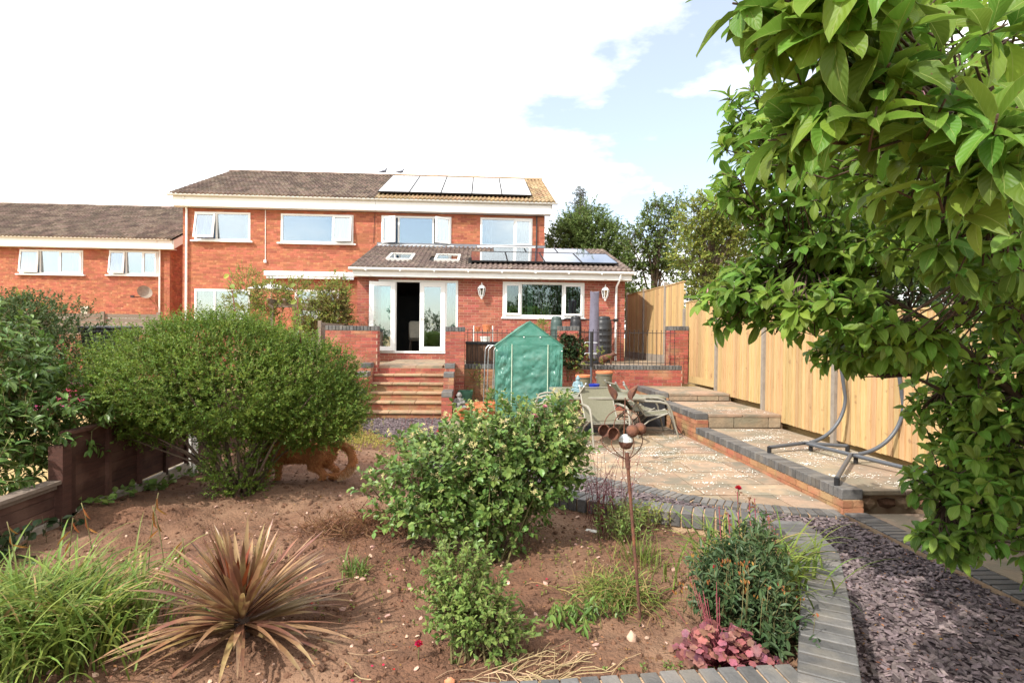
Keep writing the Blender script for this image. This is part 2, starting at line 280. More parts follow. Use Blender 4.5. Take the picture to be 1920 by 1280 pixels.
class MB:
    def __init__(s): s.V = []; s.F = []
    def add(s, V, F):
        k = len(s.V); s.V += [tuple(v) for v in V]; s.F += [tuple(i+k for i in f) for f in F]; return s
    def box(s, x0, x1, y0, y1, z0, z1):
        return s.add([(x0, y0, z0), (x1, y0, z0), (x1, y1, z0), (x0, y1, z0), (x0, y0, z1), (x1, y0, z1), (x1, y1, z1), (x0, y1, z1)],
                     [(0, 3, 2, 1), (4, 5, 6, 7), (0, 1, 5, 4), (1, 2, 6, 5), (2, 3, 7, 6), (3, 0, 4, 7)])
    def tube(s, P, r, n=8, closed=False):
        P = [Vector(p) for p in P]; k = len(P); rs = r if isinstance(r, (list, tuple)) else [r]*k
        V = []; up = None
        for i, p in enumerate(P):
            if closed: t = P[(i+1) % k] - P[i-1]
            else: t = P[min(i+1, k-1)] - P[max(i-1, 0)]
            t = t.normalized() if t.length > 1e-9 else Vector((0, 0, 1))
            if up is None: up = Vector((0, 0, 1)) if abs(t.z) < .9 else Vector((1, 0, 0))
            a = t.cross(up)
            if a.length < 1e-6: a = t.cross(Vector((1, .3, 0)))
            a.normalize(); b = a.cross(t); up = b
            for j in range(n):
                q = 2*pi*j/n; V.append(p + (a*cos(q) + b*sin(q))*rs[i])
        F = []
        for i in range(k if closed else k-1):
            for j in range(n):
                i2 = (i+1) % k
                F.append((i*n+j, i*n+(j+1) % n, i2*n+(j+1) % n, i2*n+j))
        if not closed: F.append(tuple(range(n-1, -1, -1))); F.append(tuple((k-1)*n+j for j in range(n)))
        return s.add(V, F)
    def lathe(s, prof, c=(0, 0, 0), n=24):
        V = []; F = []
        for r, z in prof:
            for j in range(n): q = 2*pi*j/n; V.append((c[0]+r*cos(q), c[1]+r*sin(q), c[2]+z))
        for i in range(len(prof)-1):
            for j in range(n): F.append((i*n+j, i*n+(j+1) % n, (i+1)*n+(j+1) % n, (i+1)*n+j))
        if prof[0][0] > 1e-4: F.append(tuple(range(n-1, -1, -1)))
        if prof[-1][0] > 1e-4: F.append(tuple((len(prof)-1)*n+j for j in range(n)))
        return s.add(V, F)
    def xf(s, Mx):
        s.V = [tuple(Mx @ Vector(v)) for v in s.V]; return s
    def prism(s, poly, z0, z1):
        n = len(poly)
        return s.add([(x, y, z0) for x, y in poly] + [(x, y, z1) for x, y in poly], [tuple(range(n-1, -1, -1)), tuple(range(n, 2*n))] + [(i, (i+1) % n, n+(i+1) % n, n+i) for i in range(n)])
def bevbox(dx, dy, dz, b=.004):
    """chamfered box centred on the origin"""
    V = []; hx, hy, hz = dx/2, dy/2, dz/2
    for sx in (-1, 1):
        for sy in (-1, 1):
            for sz in (-1, 1):
                V += [(sx*(hx-b), sy*(hy-b), sz*hz), (sx*hx, sy*(hy-b), sz*(hz-b)), (sx*(hx-b), sy*hy, sz*(hz-b))]
    import bmesh
    bm = bmesh.new()
    for v in V: bm.verts.new(v)
    bmesh.ops.convex_hull(bm, input=bm.verts)
    bm.verts.index_update()
    r = ([tuple(v.co) for v in bm.verts], [tuple(v.index for v in f.verts) for f in bm.faces]); bm.free()
    return r
BOX5 = ([(0, 0, 0), (1, 0, 0), (1, 0, 1), (0, 0, 1), (0, .03, 0), (1, .03, 0), (1, .03, 1), (0, .03, 1)], [(0, 1, 2, 3), (1, 5, 6, 2), (4, 0, 3, 7), (3, 2, 6, 7), (4, 5, 1, 0)])
def remesh(mb, vox, smooth_it=6):
    me = mkmesh('tmp', mb.V, mb.F, None); o = bpy.data.objects.new('tmp', me); COL.objects.link(o)
    r = o.modifiers.new('r', 'REMESH'); r.mode = 'VOXEL'; r.voxel_size = vox
    s = o.modifiers.new('s', 'SMOOTH'); s.iterations = smooth_it; s.factor = .5
    dg = bpy.context.evaluated_depsgraph_get(); e = o.evaluated_get(dg).to_mesh()
    V = np.empty(len(e.vertices)*3); e.vertices.foreach_get('co', V); V = V.reshape(-1, 3)
    F = [tuple(p.vertices) for p in e.polygons]
    bpy.data.objects.remove(o); return V, F
def capsule(mb, a, b, ra, rb, n=12):
    a, b = Vector(a), Vector(b); d = (b-a); L = d.length; d = d/L if L > 1e-6 else Vector((0, 0, 1))
    P = [a - d*ra*.98*cos(t) for t in (0.12, .5, 1.0)] ; R = [ra*sin(t) for t in (.12, .5, 1.0)]
    P += [a, b]; R += [ra, rb]
    P += [b + d*rb*.98*cos(t) for t in (1.0, .5, .12)]; R += [rb*sin(t) for t in (1.0, .5, .12)]
    mb.tube(P, R, n)
def ball(mb, c, rx, ry=None, rz=None, n=14):
    ry = ry or rx; rz = rz or rx
    pr = [(sin(pi*i/9), -cos(pi*i/9)) for i in range(10)]; pr[0] = (.02, -1); pr[-1] = (.02, 1)
    t = MB().lathe(pr, (0, 0, 0), n); t.xf(Matrix.Translation(c) @ Matrix.Diagonal((rx, ry, rz, 1))); mb.add(t.V, t.F)

# ------------------------------------------------------------ numpy value noise
_NG = rng.random((64, 64))
def vnoise(x, y, s):
    x = np.asarray(x)*s; y = np.asarray(y)*s
    xi = np.floor(x).astype(int); yi = np.floor(y).astype(int); fx = x-xi; fy = y-yi
    fx = fx*fx*(3-2*fx); fy = fy*fy*(3-2*fy)
    g = lambda a, b: _NG[a % 64, b % 64]
    return (g(xi, yi)*(1-fx)+g(xi+1, yi)*fx)*(1-fy) + (g(xi, yi+1)*(1-fx)+g(xi+1, yi+1)*fx)*fy - .5

# ------------------------------------------------------------ brickwork
def brick_layout(L, z0, z1, op, bl=.215, jt=.010, ch=.075, off=0.):
    out = []; nr = int(round((z1-z0)/ch))
    for r in range(nr):
        za = z0 + r*ch; zb = min(za + ch - jt, z1)
        u = -((r % 2)*.5*(bl+jt)) - off
        holes = [(a, b) for a, b, c, d in op if c < zb-.01 and d > za+.01]
        while u < L:
            segs = [(max(u, 0), min(u+bl, L))]; u += bl+jt
            for a, b in holes:
                ns = []
                for p, q in segs:
                    if b <= p or a >= q: ns.append((p, q)); continue
                    if a > p: ns.append((p, a))
                    if b < q: ns.append((b, q))
                segs = ns
            out += [(p, q, za, zb) for p, q in segs if q-p > .03]
    return out
def rects_around(L, z0, z1, op):
    us = sorted({0, L, *[min(max(v, 0), L) for o in op for v in o[:2]]}); zs = sorted({z0, z1, *[min(max(v, z0), z1) for o in op for v in o[2:]]})
    for i in range(len(us)-1):
        run = None
        for j in range(len(zs)-1):
            uc, zc = (us[i]+us[i+1])/2, (zs[j]+zs[j+1])/2
            solid = not any(a < uc < b and c < zc < d for a, b, c, d in op)
            if solid: run = (run[0], zs[j+1]) if run else (zs[j], zs[j+1])
            if (not solid or j == len(zs)-2) and run: yield us[i], us[i+1], run[0], run[1]; run = None
def brick_face(parent, O, ang, L, z0, z1, mb_, op=(), limit=300, core=None, cm=None, thick=.1, u_in=0., off=0., jt=.010):
    """bricks on one wall face. O=(x,y) start, u along angle ang, outward normal is u turned clockwise. core: MB that collects the mortar body"""
    R = Matrix.Rotation(ang, 4, 'Z'); B = Matrix.Translation((O[0], O[1], 0)) @ R; res = []
    for ua, ub, za, zb in brick_layout(L, z0, z1, op, off=off, jt=jt):
        if ub <= u_in: continue
        ua = max(ua, u_in)
        res.append(B @ Matrix.Translation((ua, random.uniform(-.002, .0015), za)) @ Matrix.Diagonal((ub-ua, 1, zb-za, 1)))
    pieces(parent, 'brick', BOX5, res, mb_, limit, 'brickwork')
    if core is not None:
        for a, b, c, d in rects_around(L, z0, z1, op):
            t = MB().box(a, b, .005, thick, c, d); t.xf(B); core.add(t.V, t.F)
def coping(parent, pts, zt, across=.215, h=.1025, pitch=.077, m=None, name='coping_brick', jit=.0015, side=0.):
    """bricks on edge laid along a polyline; pts = centre line"""
    tm = bevbox(.067, across, h, .004); ms = []
    P = [Vector((*p, 0)) for p in pts]; d = 0; tot = sum((P[i+1]-P[i]).length for i in range(len(P)-1)); n = max(1, int(round(tot/pitch))); pt = tot/n
    for k in range(n):
        s = (k+.5)*pt; i = 0
        while i < len(P)-2 and s > (P[i+1]-P[i]).length: s -= (P[i+1]-P[i]).length; i += 1
        t = (P[i+1]-P[i]).normalized(); q = P[i] + t*s
        ms.append(Matrix.Translation((q.x, q.y, zt-h/2+random.uniform(-jit, jit))) @ Matrix.Rotation(atan2(t.y, t.x)+random.uniform(-.012, .012), 4, 'Z'))
    return pieces(parent, name, tm, ms, m or M['blue'])
# ------------------------------------------------------------ ground and terrain
ARC = [(-2.6, 10.95), (-2.35, 10.65), (-1.8, 9.81), (-1.33, 9.08), (-.5, 8.3), (.5, 7.52), (1.1, 7.1), (1.63, 6.71), (1.97, 6.38), (2.33, 6.03), (2.79, 5.76), (3.29, 5.58), (3.66, 5.50)]
_ax = np.array([p[0] for p in ARC]); _ay = np.array([p[1] for p in ARC])
def arc(x): return np.interp(x, _ax, _ay)
KIN = [(-1.7, 2.02), (.34, 2.10), (.85, 2.14), (1.26, 2.17), (1.67, 2.82), (2.0, 3.4), (2.04, 3.76), (1.9, 3.84), (1.33, 4.07), (.9, 4.3), (.3, 4.75), (-.3, 5.4), (-.6, 5.9)]   # soil side of the raised kerb
def terr(x, y):
    """height of the land around the garden"""
    left = np.interp(y, [0, 5, 8.5, 10.5, 15, 30], [.22, .25, .45, .78, 1.05, 1.1])
    back = np.full_like(x, 1.0)
    right = np.interp(y, [0, 8, 13, 20], [.0, .3, .95, 1.05])
    inside = np.full_like(x, -.28)
    z = np.where(x < -3.14, left, np.where(x > 5.3, right, inside))
    z = np.where((x < -3.14) & (x > -3.3), np.minimum(z, .25), z)
    z = np.where((y > 13.3) & (x >= -3.14), np.where(y > 20.5, .95, .6), z)
    return z
xs = np.unique(np.r_[-600, -300, -120, -60, -40, np.arange(-30, -3.4, .6), -3.3, -3.15, -3.13, np.arange(-3, 5.25, .6), 5.29, 5.31, np.arange(5.5, 20, .8), 30, 60, 120, 300, 600])
ys = np.unique(np.r_[-600, -200, -60, -20, np.arange(-8, 13.2, .6), 13.29, 13.31, np.arange(14, 32, .8), 50, 100, 250, 600])
X_, Y_ = np.meshgrid(xs, ys); Z_ = terr(X_, Y_) + vnoise(X_, Y_, .9)*.05
nx, ny = len(xs), len(ys); ii = np.arange(nx*ny).reshape(ny, nx)
Fg = np.stack([ii[:-1, :-1], ii[:-1, 1:], ii[1:, 1:], ii[1:, :-1]], -1).reshape(-1, 4)
tag(obj('ground', (np.stack([X_, Y_, Z_], -1).reshape(-1, 3), Fg), M['lawn']), 'dry tan grass ground running beyond the garden fences', kind='structure')

# bed of soil inside the raised kerb
def soil_z(x, y):
    z = .33 + vnoise(x, y, 1.1)*.09 + vnoise(x, y, 3.3)*.06 + vnoise(x, y, 9)*.036 + vnoise(x, y, 23)*.016 + vnoise(x, y, 47)*.010
    fall = np.clip((y-5.0)/(np.maximum(arc(x), 5.6)-5.0), 0, 1)
    return z*(1-fall) + (.02+vnoise(x, y, 5)*.03)*fall
def pip(x, y, poly):
    c = np.zeros(np.shape(x), bool); n = len(poly)
    for i in range(n):
        x1, y1 = poly[i]; x2, y2 = poly[i-1]
        c ^= ((y1 > y) != (y2 > y)) & (x < (x2-x1)*(y-y1)/((y2-y1) if y2 != y1 else 1e-9)+x1)
    return c
SOILP = [(-3.16, 2.0)] + [(x+.02, y+(.0 if i > 3 else -.04)) for i, (x, y) in enumerate(KIN)] + [(-.62, 8.35), (-1.33, 9.05), (-1.8, 9.78), (-2.35, 10.62), (-3.16, 11.0)]
st = .02
gx = np.arange(-3.16, 2.12, st); gy = np.arange(1.95, 11.0, st)
X_, Y_ = np.meshgrid(gx, gy); Z_ = soil_z(X_, Y_)
ii = np.arange(X_.size).reshape(X_.shape)
Fs = np.stack([ii[:-1, :-1], ii[:-1, 1:], ii[1:, 1:], ii[1:, :-1]], -1).reshape(-1, 4)
cxy = np.stack([X_, Y_], -1).reshape(-1, 2)[Fs].mean(1)
Fs = Fs[pip(cxy[:, 0], cxy[:, 1], SOILP)]
used = np.unique(Fs); remap = np.zeros(X_.size, int); remap[used] = np.arange(len(used))
Vs = np.stack([X_, Y_, Z_], -1).reshape(-1, 3)[used]
soil = obj('soil', (Vs, remap[Fs]), M['soil'], smooth=True, sharp=0)
tag(soil, 'bare reddish brown soil of the planting bed', kind='structure')
def sz(x, y): return float(soil_z(np.array([x*1.]), np.array([y*1.]))[0])

def lump(seed, n=0):
    r = random.Random(seed)
    t = (1+5**.5)/2
    V = [(-1, t, 0), (1, t, 0), (-1, -t, 0), (1, -t, 0), (0, -1, t), (0, 1, t), (0, -1, -t), (0, 1, -t), (t, 0, -1), (t, 0, 1), (-t, 0, -1), (-t, 0, 1)]
    V = [tuple(c/1.9*r.uniform(.75, 1.2) for c in v) for v in V]
    F = [(0, 11, 5), (0, 5, 1), (0, 1, 7), (0, 7, 10), (0, 10, 11), (1, 5, 9), (5, 11, 4), (11, 10, 2), (10, 7, 6), (7, 1, 8), (3, 9, 4), (3, 4, 2), (3, 2, 6), (3, 6, 8), (3, 8, 9), (4, 9, 5), (2, 4, 11), (6, 2, 10), (8, 6, 7), (9, 8, 1)]
    return V, F
def scatter_in(poly, n, y0, y1, x0, x1, bias=1.6):
    P = []
    while len(P) < n:
        y = y0 + (y1-y0)*random.random()**bias; x = random.uniform(x0, x1)
        P.append((x, y))
    P = np.array(P); return P[pip(P[:, 0], P[:, 1], poly)]
ms = []
for x, y in scatter_in(SOILP, 9000, 2.05, 8, -3.1, 2.1, 2.0):
    s = random.choice([.004, .004, .006, .006, .008, .010, .014, .019])*random.uniform(.7, 1.3)
    ms.append(Matrix.Translation((x, y, sz(x, y)+s*.05)) @ Euler((random.random()*6, random.random()*6, random.random()*6)).to_matrix().to_4x4() @ Matrix.Diagonal((s, s*random.uniform(.7, 1), s*.7, 1)))
tag(joined(None, 'soil_clods', lump(3), ms, M['clod']), 'loose crumbs and clods lying over the red soil', 'soil', kind='stuff')
ms = []
for x, y in scatter_in(SOILP, 750, 2.05, 7, -2.6, 2.1, 1.8):
    s = random.choice([.006, .008, .011, .016])*random.uniform(.7, 1.3)
    ms.append(Matrix.Translation((x, y, sz(x, y)+s*.25)) @ Euler((random.random()*.6, random.random()*.6, random.random()*6)).to_matrix().to_4x4() @ Matrix.Diagonal((s, s*.75, s*.6, 1)))
tag(joined(None, 'pebbles', lump(5), ms, M['stone'], True), 'small pale pink pebbles strewn over the soil', 'pebbles', kind='stuff')
def rock(x, y, s, label, seed, m=None, sq=(1, .7, .6)):
    V, F = lump(seed); z = sz(x, y)
    import bmesh
    bm = bmesh.new(); vv = [bm.verts.new(v) for v in V]
    for f in F: bm.faces.new([vv[i] for i in f])
    bmesh.ops.subdivide_edges(bm, edges=bm.edges, cuts=2, use_grid_fill=True, smooth=.6); bm.verts.index_update()
    V = [(x+v.co.x*s*sq[0], y+v.co.y*s*sq[1], z+s*.2+v.co.z*s*sq[2]) for v in bm.verts]; F = [tuple(v.index for v in f.verts) for f in bm.faces]; bm.free()
    tag(obj('stone', (V, F), m or M['stone'], None, True, loc=(x, y, z), sharp=0), label, 'stone')
rock(.72, 2.57, .034, 'largest pink stone on the soil near the rusty stake', 11, sq=(.8, .9, 1.1))
rock(.80, 2.60, .016, 'small pale stone beside the largest pink stone', 12)
rock(.39, 2.42, .026, 'rounded orange brown stone in front of the wilted plant', 13, M['clod'])
rock(-.10, 2.26, .026, 'orange stone under the small rose bush near the kerb', 14, M['terra'])
rock(1.0, 2.31, .022, 'pale stone left of the pink leaved plant', 15)
rock(-.65, 3.25, .022, 'lilac pebble on bare soil right of the bronze spiky plant', 16)
rock(-.05, 2.95, .018, 'small buff stone behind the small rose bush', 17)

# slate path
ms = []; tmpl = ([(-1, -.6, -.25), (.7, -.75, -.3), (1.1, .2, -.25), (-.4, .8, -.3), (-.9, -.5, .3), (.6, -.6, .25), (.9, .15, .3), (-.35, .65, .25)], [(0, 3, 2, 1), (4, 5, 6, 7), (0, 1, 5, 4), (1, 2, 6, 5), (2, 3, 7, 6), (3, 0, 4, 7)])
KOUT = [(.3, 5.1), (.9, 4.62), (1.4, 4.35), (2.2, 4.05), (2.33, 3.9), (2.24, 3.35), (1.42, 1.98), (.85, 1.9)]
PATH = [(-.6, 0.2), (3.62, 0.2), (3.6, 5.46)] + [(x, y-.22) for x, y in ARC[::-1][1:8]] + KOUT
def bedsheet(name, poly, z, m, label):
    o = obj(name, MB().prism(poly, z-.12, z), m); tag(o, label, kind='structure'); return o
bedsheet('path', PATH, -.035, M['slate_b'], 'curving slate chipping path around the raised bed')
SL2 = [(-2.45, 11.68), (-2.33, 10.9), (-1.78, 10.02), (-1.3, 9.3), (-.68, 8.72), (-.68, 11.5), (-.7, 11.72)]
bedsheet('path', SL2, .0, M['slate_b'], 'small patch of slate chippings at the foot of the steps')
def slate(poly, n, x0, x1, y0, y1, z, bias, smin, smax):
    r = []
    for x, y in scatter_in(poly, n, y0, y1, x0, x1, bias):
        s = random.uniform(smin, smax)
        r.append(Matrix.Translation((x, y, z+random.uniform(-.004, .014))) @ Euler((random.gauss(0, .3), random.gauss(0, .3), random.random()*6.3)).to_matrix().to_4x4() @ Matrix.Diagonal((s, s*random.uniform(.5, .9), s*.45, 1)))
    return r
ms = slate(PATH, 26000, .9, 3.65, 1.6, 6.9, -.032, 1.25, .007, .034)
tag(joined(None, 'slate_chippings', tmpl, ms, M['slate']), 'plum slate chippings covering the curving path', 'slate', kind='stuff')
ms = slate(SL2, 4200, -2.5, -.65, 8.6, 11.8, .005, 1.0, .013, .03)
tag(joined(None, 'slate_chippings', tmpl, ms, M['slate']), 'plum slate chippings below the garden steps', 'slate', kind='stuff')

# raised kerb of blue bricks round the bed
kb = thing('brick_kerb', 'raised kerb of blue grey bricks curving round the soil bed', 'kerb', (1.4, 2.1, 0))
core = MB()
def strip(c, pts, w, z0, z1):
    P = [Vector((*p, 0)) for p in pts]
    for i in range(len(P)-1):
        t = (P[i+1]-P[i]); n = Vector((-t.y, t.x, 0)).normalized()*w/2
        q = [P[i]+n, P[i]-n, P[i+1]-n, P[i+1]+n]
        c.prism([(v.x, v.y) for v in q][::-1], z0, z1)
K1 = [(-1.7, 1.91), (.34, 1.99), (.85, 2.03), (1.25, 2.05)]
K2 = [(1.29, 1.98), (1.76, 2.76), (2.08, 3.32), (2.15, 3.62), (2.17, 3.86)]
K3 = [(2.03, 3.93), (1.72, 4.05), (1.35, 4.22), (.9, 4.46), (.35, 4.9), (-.25, 5.5), (-.6, 6.0)]
for k_, dz in ((K1, 0), (K2, .002), (K3, .004)):
    strip(core, k_, .185, -.1+dz, .4305+dz); coping(kb, k_, .44+dz, m=M['blue'])
obj('mortar_bed', core, M['mortary'], kb)
# corner fan
for a, (x, y) in ((radians(20), (1.30, 2.07)), (radians(38), (1.325, 2.085))):
    pass

# patio
pat = thing('patio', 'sandstone flag patio sprinkled with white petals', None, (1.5, 9, 0), kind='structure')
obj('grout', MB().prism([(x, y) for x, y in ARC[4:]] + [(3.66, 13.1), (-.66, 13.1), (-.66, 8.45)], -.12, -.012), M['grout'], pat)
yy = 5.45
fl = []
rowi = 0
while yy < 12.9:
    h = random.choice([.6, .6, .45]); x = -.66 - (0 if rowi % 2 else .3)
    while x < 3.66:
        w = random.choice([.6, .9, .6, .45]); xa, xb = max(x, -.66), min(x+w, 3.66); x += w
        if xb-xa < .06: continue
        xi = np.linspace(xa+.011, xb-.011, 6); lo = np.maximum(yy+.011, arc(xi)+.015); hi = yy+h-.011
        if (lo > hi-.02).all(): continue
        lo = np.minimum(lo, hi-.004)
        fl.append([(a, b) for a, b in zip(xi, lo)] + [(xb-.008, hi), (xa+.008, hi)])
    yy += h; rowi += 1
for p in fl:
    a, b, c = [random.uniform(-.004, .004) for _ in range(3)]
    mb = MB().prism(p, -.05, 0)
    cx, cy = sum(q[0] for q in p)/len(p), sum(q[1] for q in p)/len(p)
    mb.V = [(vx, vy, vz if vz < -.01 else a+b*(vx-cx)+c*(vy-cy)) for vx, vy, vz in mb.V]
    obj('flagstone', mb, M['flag'], pat)
ed = thing('patio_edging', 'curved edging of blue grey bricks along the patio rim', 'edging', (2.3, 6.0, 0))
AP = []
for i in range(len(ARC)-1):
    for t in np.linspace(0, 1, 4)[:-1]: AP.append((ARC[i][0]*(1-t)+ARC[i+1][0]*t, ARC[i][1]*(1-t)+ARC[i+1][1]*t-.10))
AP.append((3.6, 5.42))
c_ = MB(); strip(c_, AP, .2, -.15, -.012); obj('mortar_bed', c_, M['mortary'], ed)
coping(ed, AP, .004, h=.065, m=M['blue'], name='edging_brick')
ed2 = thing('path_edging', 'straight edging of blue grey bricks right of the slate path', 'edging', (3.7, 4, 0))
c_ = MB(); strip(c_, [(3.74, .3), (3.76, 5.42)], .23, -.15, -.014); obj('mortar_bed', c_, M['mortard'], ed2)
coping(ed2, [(3.74, .3), (3.76, 5.42)], .0, across=.225, h=.065, m=M['blue'], name='edging_brick')
pv = thing('pavement', 'stained concrete slabs beside the slate path under the tree', None, (4.5, 3.5, 0), kind='structure')
for i in range(6):
    for j in range(2):
        obj('paving_slab', MB().box(3.885+j*.68, 3.885+j*.68+.67, .3+i*.85, .3+i*.85+.84, -.1, -.004+random.uniform(-.004, .003)), M['flag_w'], pv)

# terraces on the right
FX = 5.17
def petals(name, label, areas, n, z, size=(.006, .014)):
    V = []; F = []
    cl = []
    for (x0, x1, y0, y1) in areas:
        for _ in range(int(7*(x1-x0)*(y1-y0)/2)+4): cl.append((random.uniform(x0, x1), random.uniform(y0, y1), random.uniform(.06, .32), (x0, x1, y0, y1)))
    for _ in range(n):
        cx, cy, r, b = random.choice(cl)
        if random.random() < .10: x = random.uniform(b[0], b[1]); y = random.uniform(b[2], b[3])
        else: x = random.gauss(cx, r*.9); y = random.gauss(cy, r*.35)
        if not (b[0] < x < b[1] and b[2] < y < b[3]) or y < arc(x)+.1 and x < 3.6: continue
        s = random.uniform(*size); a = random.random()*6.28; k = len(V)
        for q in range(4): V.append((x+s*cos(a+q*pi/2)*(1 if q % 2 else .65), y+s*sin(a+q*pi/2)*(1 if q % 2 else .65), z+.006+random.uniform(0, .006)))
        F.append((k, k+1, k+2, k+3))
    tag(obj(name, (V, F), M['petal']), label, 'petals', kind='stuff')
petals('fallen_petals', 'tiny white petals lying in drifts on the patio flags', [(1.5, 3.6, 5.8, 8.6), (1.0, 3.6, 8.0, 10)], 2700, .0)
petals('fallen_petals', 'tiny white petals lying on the lowest raised terrace', [(3.9, 5.0, 5.5, 9.2)], 1800, .205)
petals('fallen_petals', 'few white petals lying on the middle raised terrace', [(3.9, 5.1, 9.4, 11.2)], 250, .435)

TER = [('lowest raised terrace with blue brick coping beside the patio', 5.45, 9.32, .22), ('middle raised terrace one step above the lowest terrace', 9.32, 11.32, .45), ('highest small terrace against the end brick pier', 11.32, 13.05, .60)]
for i, (lab, y0, y1, zt) in enumerate(TER):
    t = thing('brick_terrace', lab, 'terrace', (4.4, y0, 0))
    core = MB()
    zb = zt - .1025
    zz0 = zb - round((zb+.005)/.075+.49)*.075
    brick_face(t, (3.655, y1), -pi/2, y1-y0, zz0, zb, M['brickm'], core=None, limit=200)
    brick_face(t, (3.655, y0), 0, .215, zz0, zb, M['brickm'], core=None, u_in=.0)
    core.box(3.664, 3.864, y0+.008, y1-.003, -.2, zb-.003)
    obj('wall_core', core, M['mortary'], t)
    coping(t, [(3.76, y0+.005), (3.76, y1-.006)], zt, m=M['blue'])
    # body and flags
    obj('fill', MB().box(3.868, FX+.02, y0+(.06 if i else .1), y1, -.2, zt-.06), M['mortard'], t)
    y = y0+.01
    while y < y1-.05:
        h = random.choice([.6, .6, .75]); h = min(h, y1-y); x = 3.875
        while x < FX-.03:
            w = random.choice([.45, .6, .75]); xb = min(x+w, FX-.02)
            if FX-.02-xb < .15: xb = FX-.02
            V, F = bevbox(xb-x-.012, h-.012, .05, .006); a, b = random.uniform(-.006, .006), random.uniform(-.006, .006)
            obj('flagstone', ([(v[0]+(x+xb)/2, v[1]+y+h/2, v[2]+zt-.038+a*v[0]+b*v[1]) for v in V], F), M['flag_w' if i < 1 else 'flag'], t); x = xb
        y += h
    if i:   # riser facing the garden
        x = 3.88
        while x < FX-.05:
            w = random.choice([.45, .6]); xb = min(x+w, FX-.02)
            V, F = bevbox(xb-x-.012, .05, TER[i][3]-TER[i-1][3]-.05, .006)
            obj('riser_slab', ([(v[0]+(x+xb)/2, v[1]+y0+.05, v[2]+(TER[i][3]+TER[i-1][3])/2-.035) for v in V], F), M['flag_w'], t); x = xb
    else:   # broken stone under the open end
        for k in range(6):
            V, F = lump(40+k); xx = 3.98+k*.2
            obj('rubble_stone', ([(xx+v[0]*.10, y0+.10+v[1]*.07, .06+v[2]*.07) for v in V], F), M['clod' if k % 2 else 'mortard'], t)

# garden steps
stp = thing('garden_steps', 'flight of six sandstone steps with brick risers below the glass doors', 'steps', (-1.55, 11.7, 0))
SX0, SX1 = -2.34, -.755
zs_ = [1.02-.175*i for i in range(6)]
core = MB()
for i, z in enumerate(zs_):
    yf = 12.97-.252*i
    x = SX0
    if i: 
        while x < SX1-.01:
            w = random.choice([.5, .6, .45]); xb = min(x+w, SX1)
            if SX1-xb < .2: xb = SX1
            V, F = bevbox(xb-x-.006, .30, .045, .008)
            obj('tread', ([(v[0]+(x+xb)/2, v[1]+yf+.125, v[2]+z-.0225+random.uniform(-.002, .002)) for v in V], F), M['step'], stp); x = xb
    brick_face(stp, (SX0, yf+.012), 0, SX1-SX0, z-.048-.15, z-.048, M['brickm' if i > 1 else 'brickw'], core=core, thick=.1, off=.1*(i % 2))
    core.box(SX0, SX1, yf+.113, 13.2, z-.2, z-.051)
core.box(SX0, SX1, 11.75, 13.2, -.2, .0)
obj('step_core', core, M['mortard'], stp)
# the two stepped side walls of the flight
for x0, lab in ((-.75, 'stepped brick side wall on the right of the garden steps'), (-2.56, 'stepped brick side wall on the left of the garden steps')):
    w = thing('step_side_wall', lab, 'wall', (x0, 11.5, 0)); core = MB()
    for ya, yb, zt in ((12.42, 12.79, 1.10), (12.02, 12.42, .93), (11.42, 12.02, .58)):
        zc = zt-.1025; z0 = zc-round(zc/.075+.49)*.075
        brick_face(w, (x0, ya), 0, .215, z0, zc, M['brickw'], core=None)
        brick_face(w, (x0+.215, ya), pi/2, yb-ya, z0, zc, M['brickw'], u_in=.04)
        brick_face(w, (x0, yb), -pi/2, yb-ya, z0, zc, M['brickw'])
        core.box(x0+.007, x0+.208, ya+.007, yb-.001, -.15, zc-.002)
        # coping: one long brick across the front then bricks on edge behind
        coping(w, [(x0+.1075, ya-.012), (x0+.1075, yb)], zt, m=M['blue'])
    obj('wall_core', core, M['mortar'], w)

# upper patio, its retaining walls and piers
up = thing('upper_patio', 'upper sandstone patio in front of the house extension', None, (1, 14, 1), kind='structure')
obj('fill', MB().box(-3.4, 4.70, 13.16, 14.02, -.3, .965).box(-3.4, FX, 14.02, 20, -.3, .965), M['mortard'], up)
yy = 12.99
while yy < 19.9:
    h = random.choice([.6, .45]); x = -2.34
    while x < FX-.03:
        w = random.choice([.45, .6, .9]); xb = min(x+w, FX-.01); y0, y1 = yy, min(yy+h, 16.39 if xb < 4.3 else 19.9)
        xa = x; x = xb
        if y0 < 13.12 and xb > -.76: y0 = 13.32
        if y0 > 16.3 and xa < 4.27: xa = 4.30
        if y0 < 14.04 and xb > 4.68: xb = 4.68
        if xb-xa < .05 or y1-y0 < .05: continue
        obj('flagstone', MB().box(xa+.005, xb-.005, y0+.005, y1-.005, .96, 1.02+random.uniform(-.003, .003)), M['flag'], up)
    yy += h
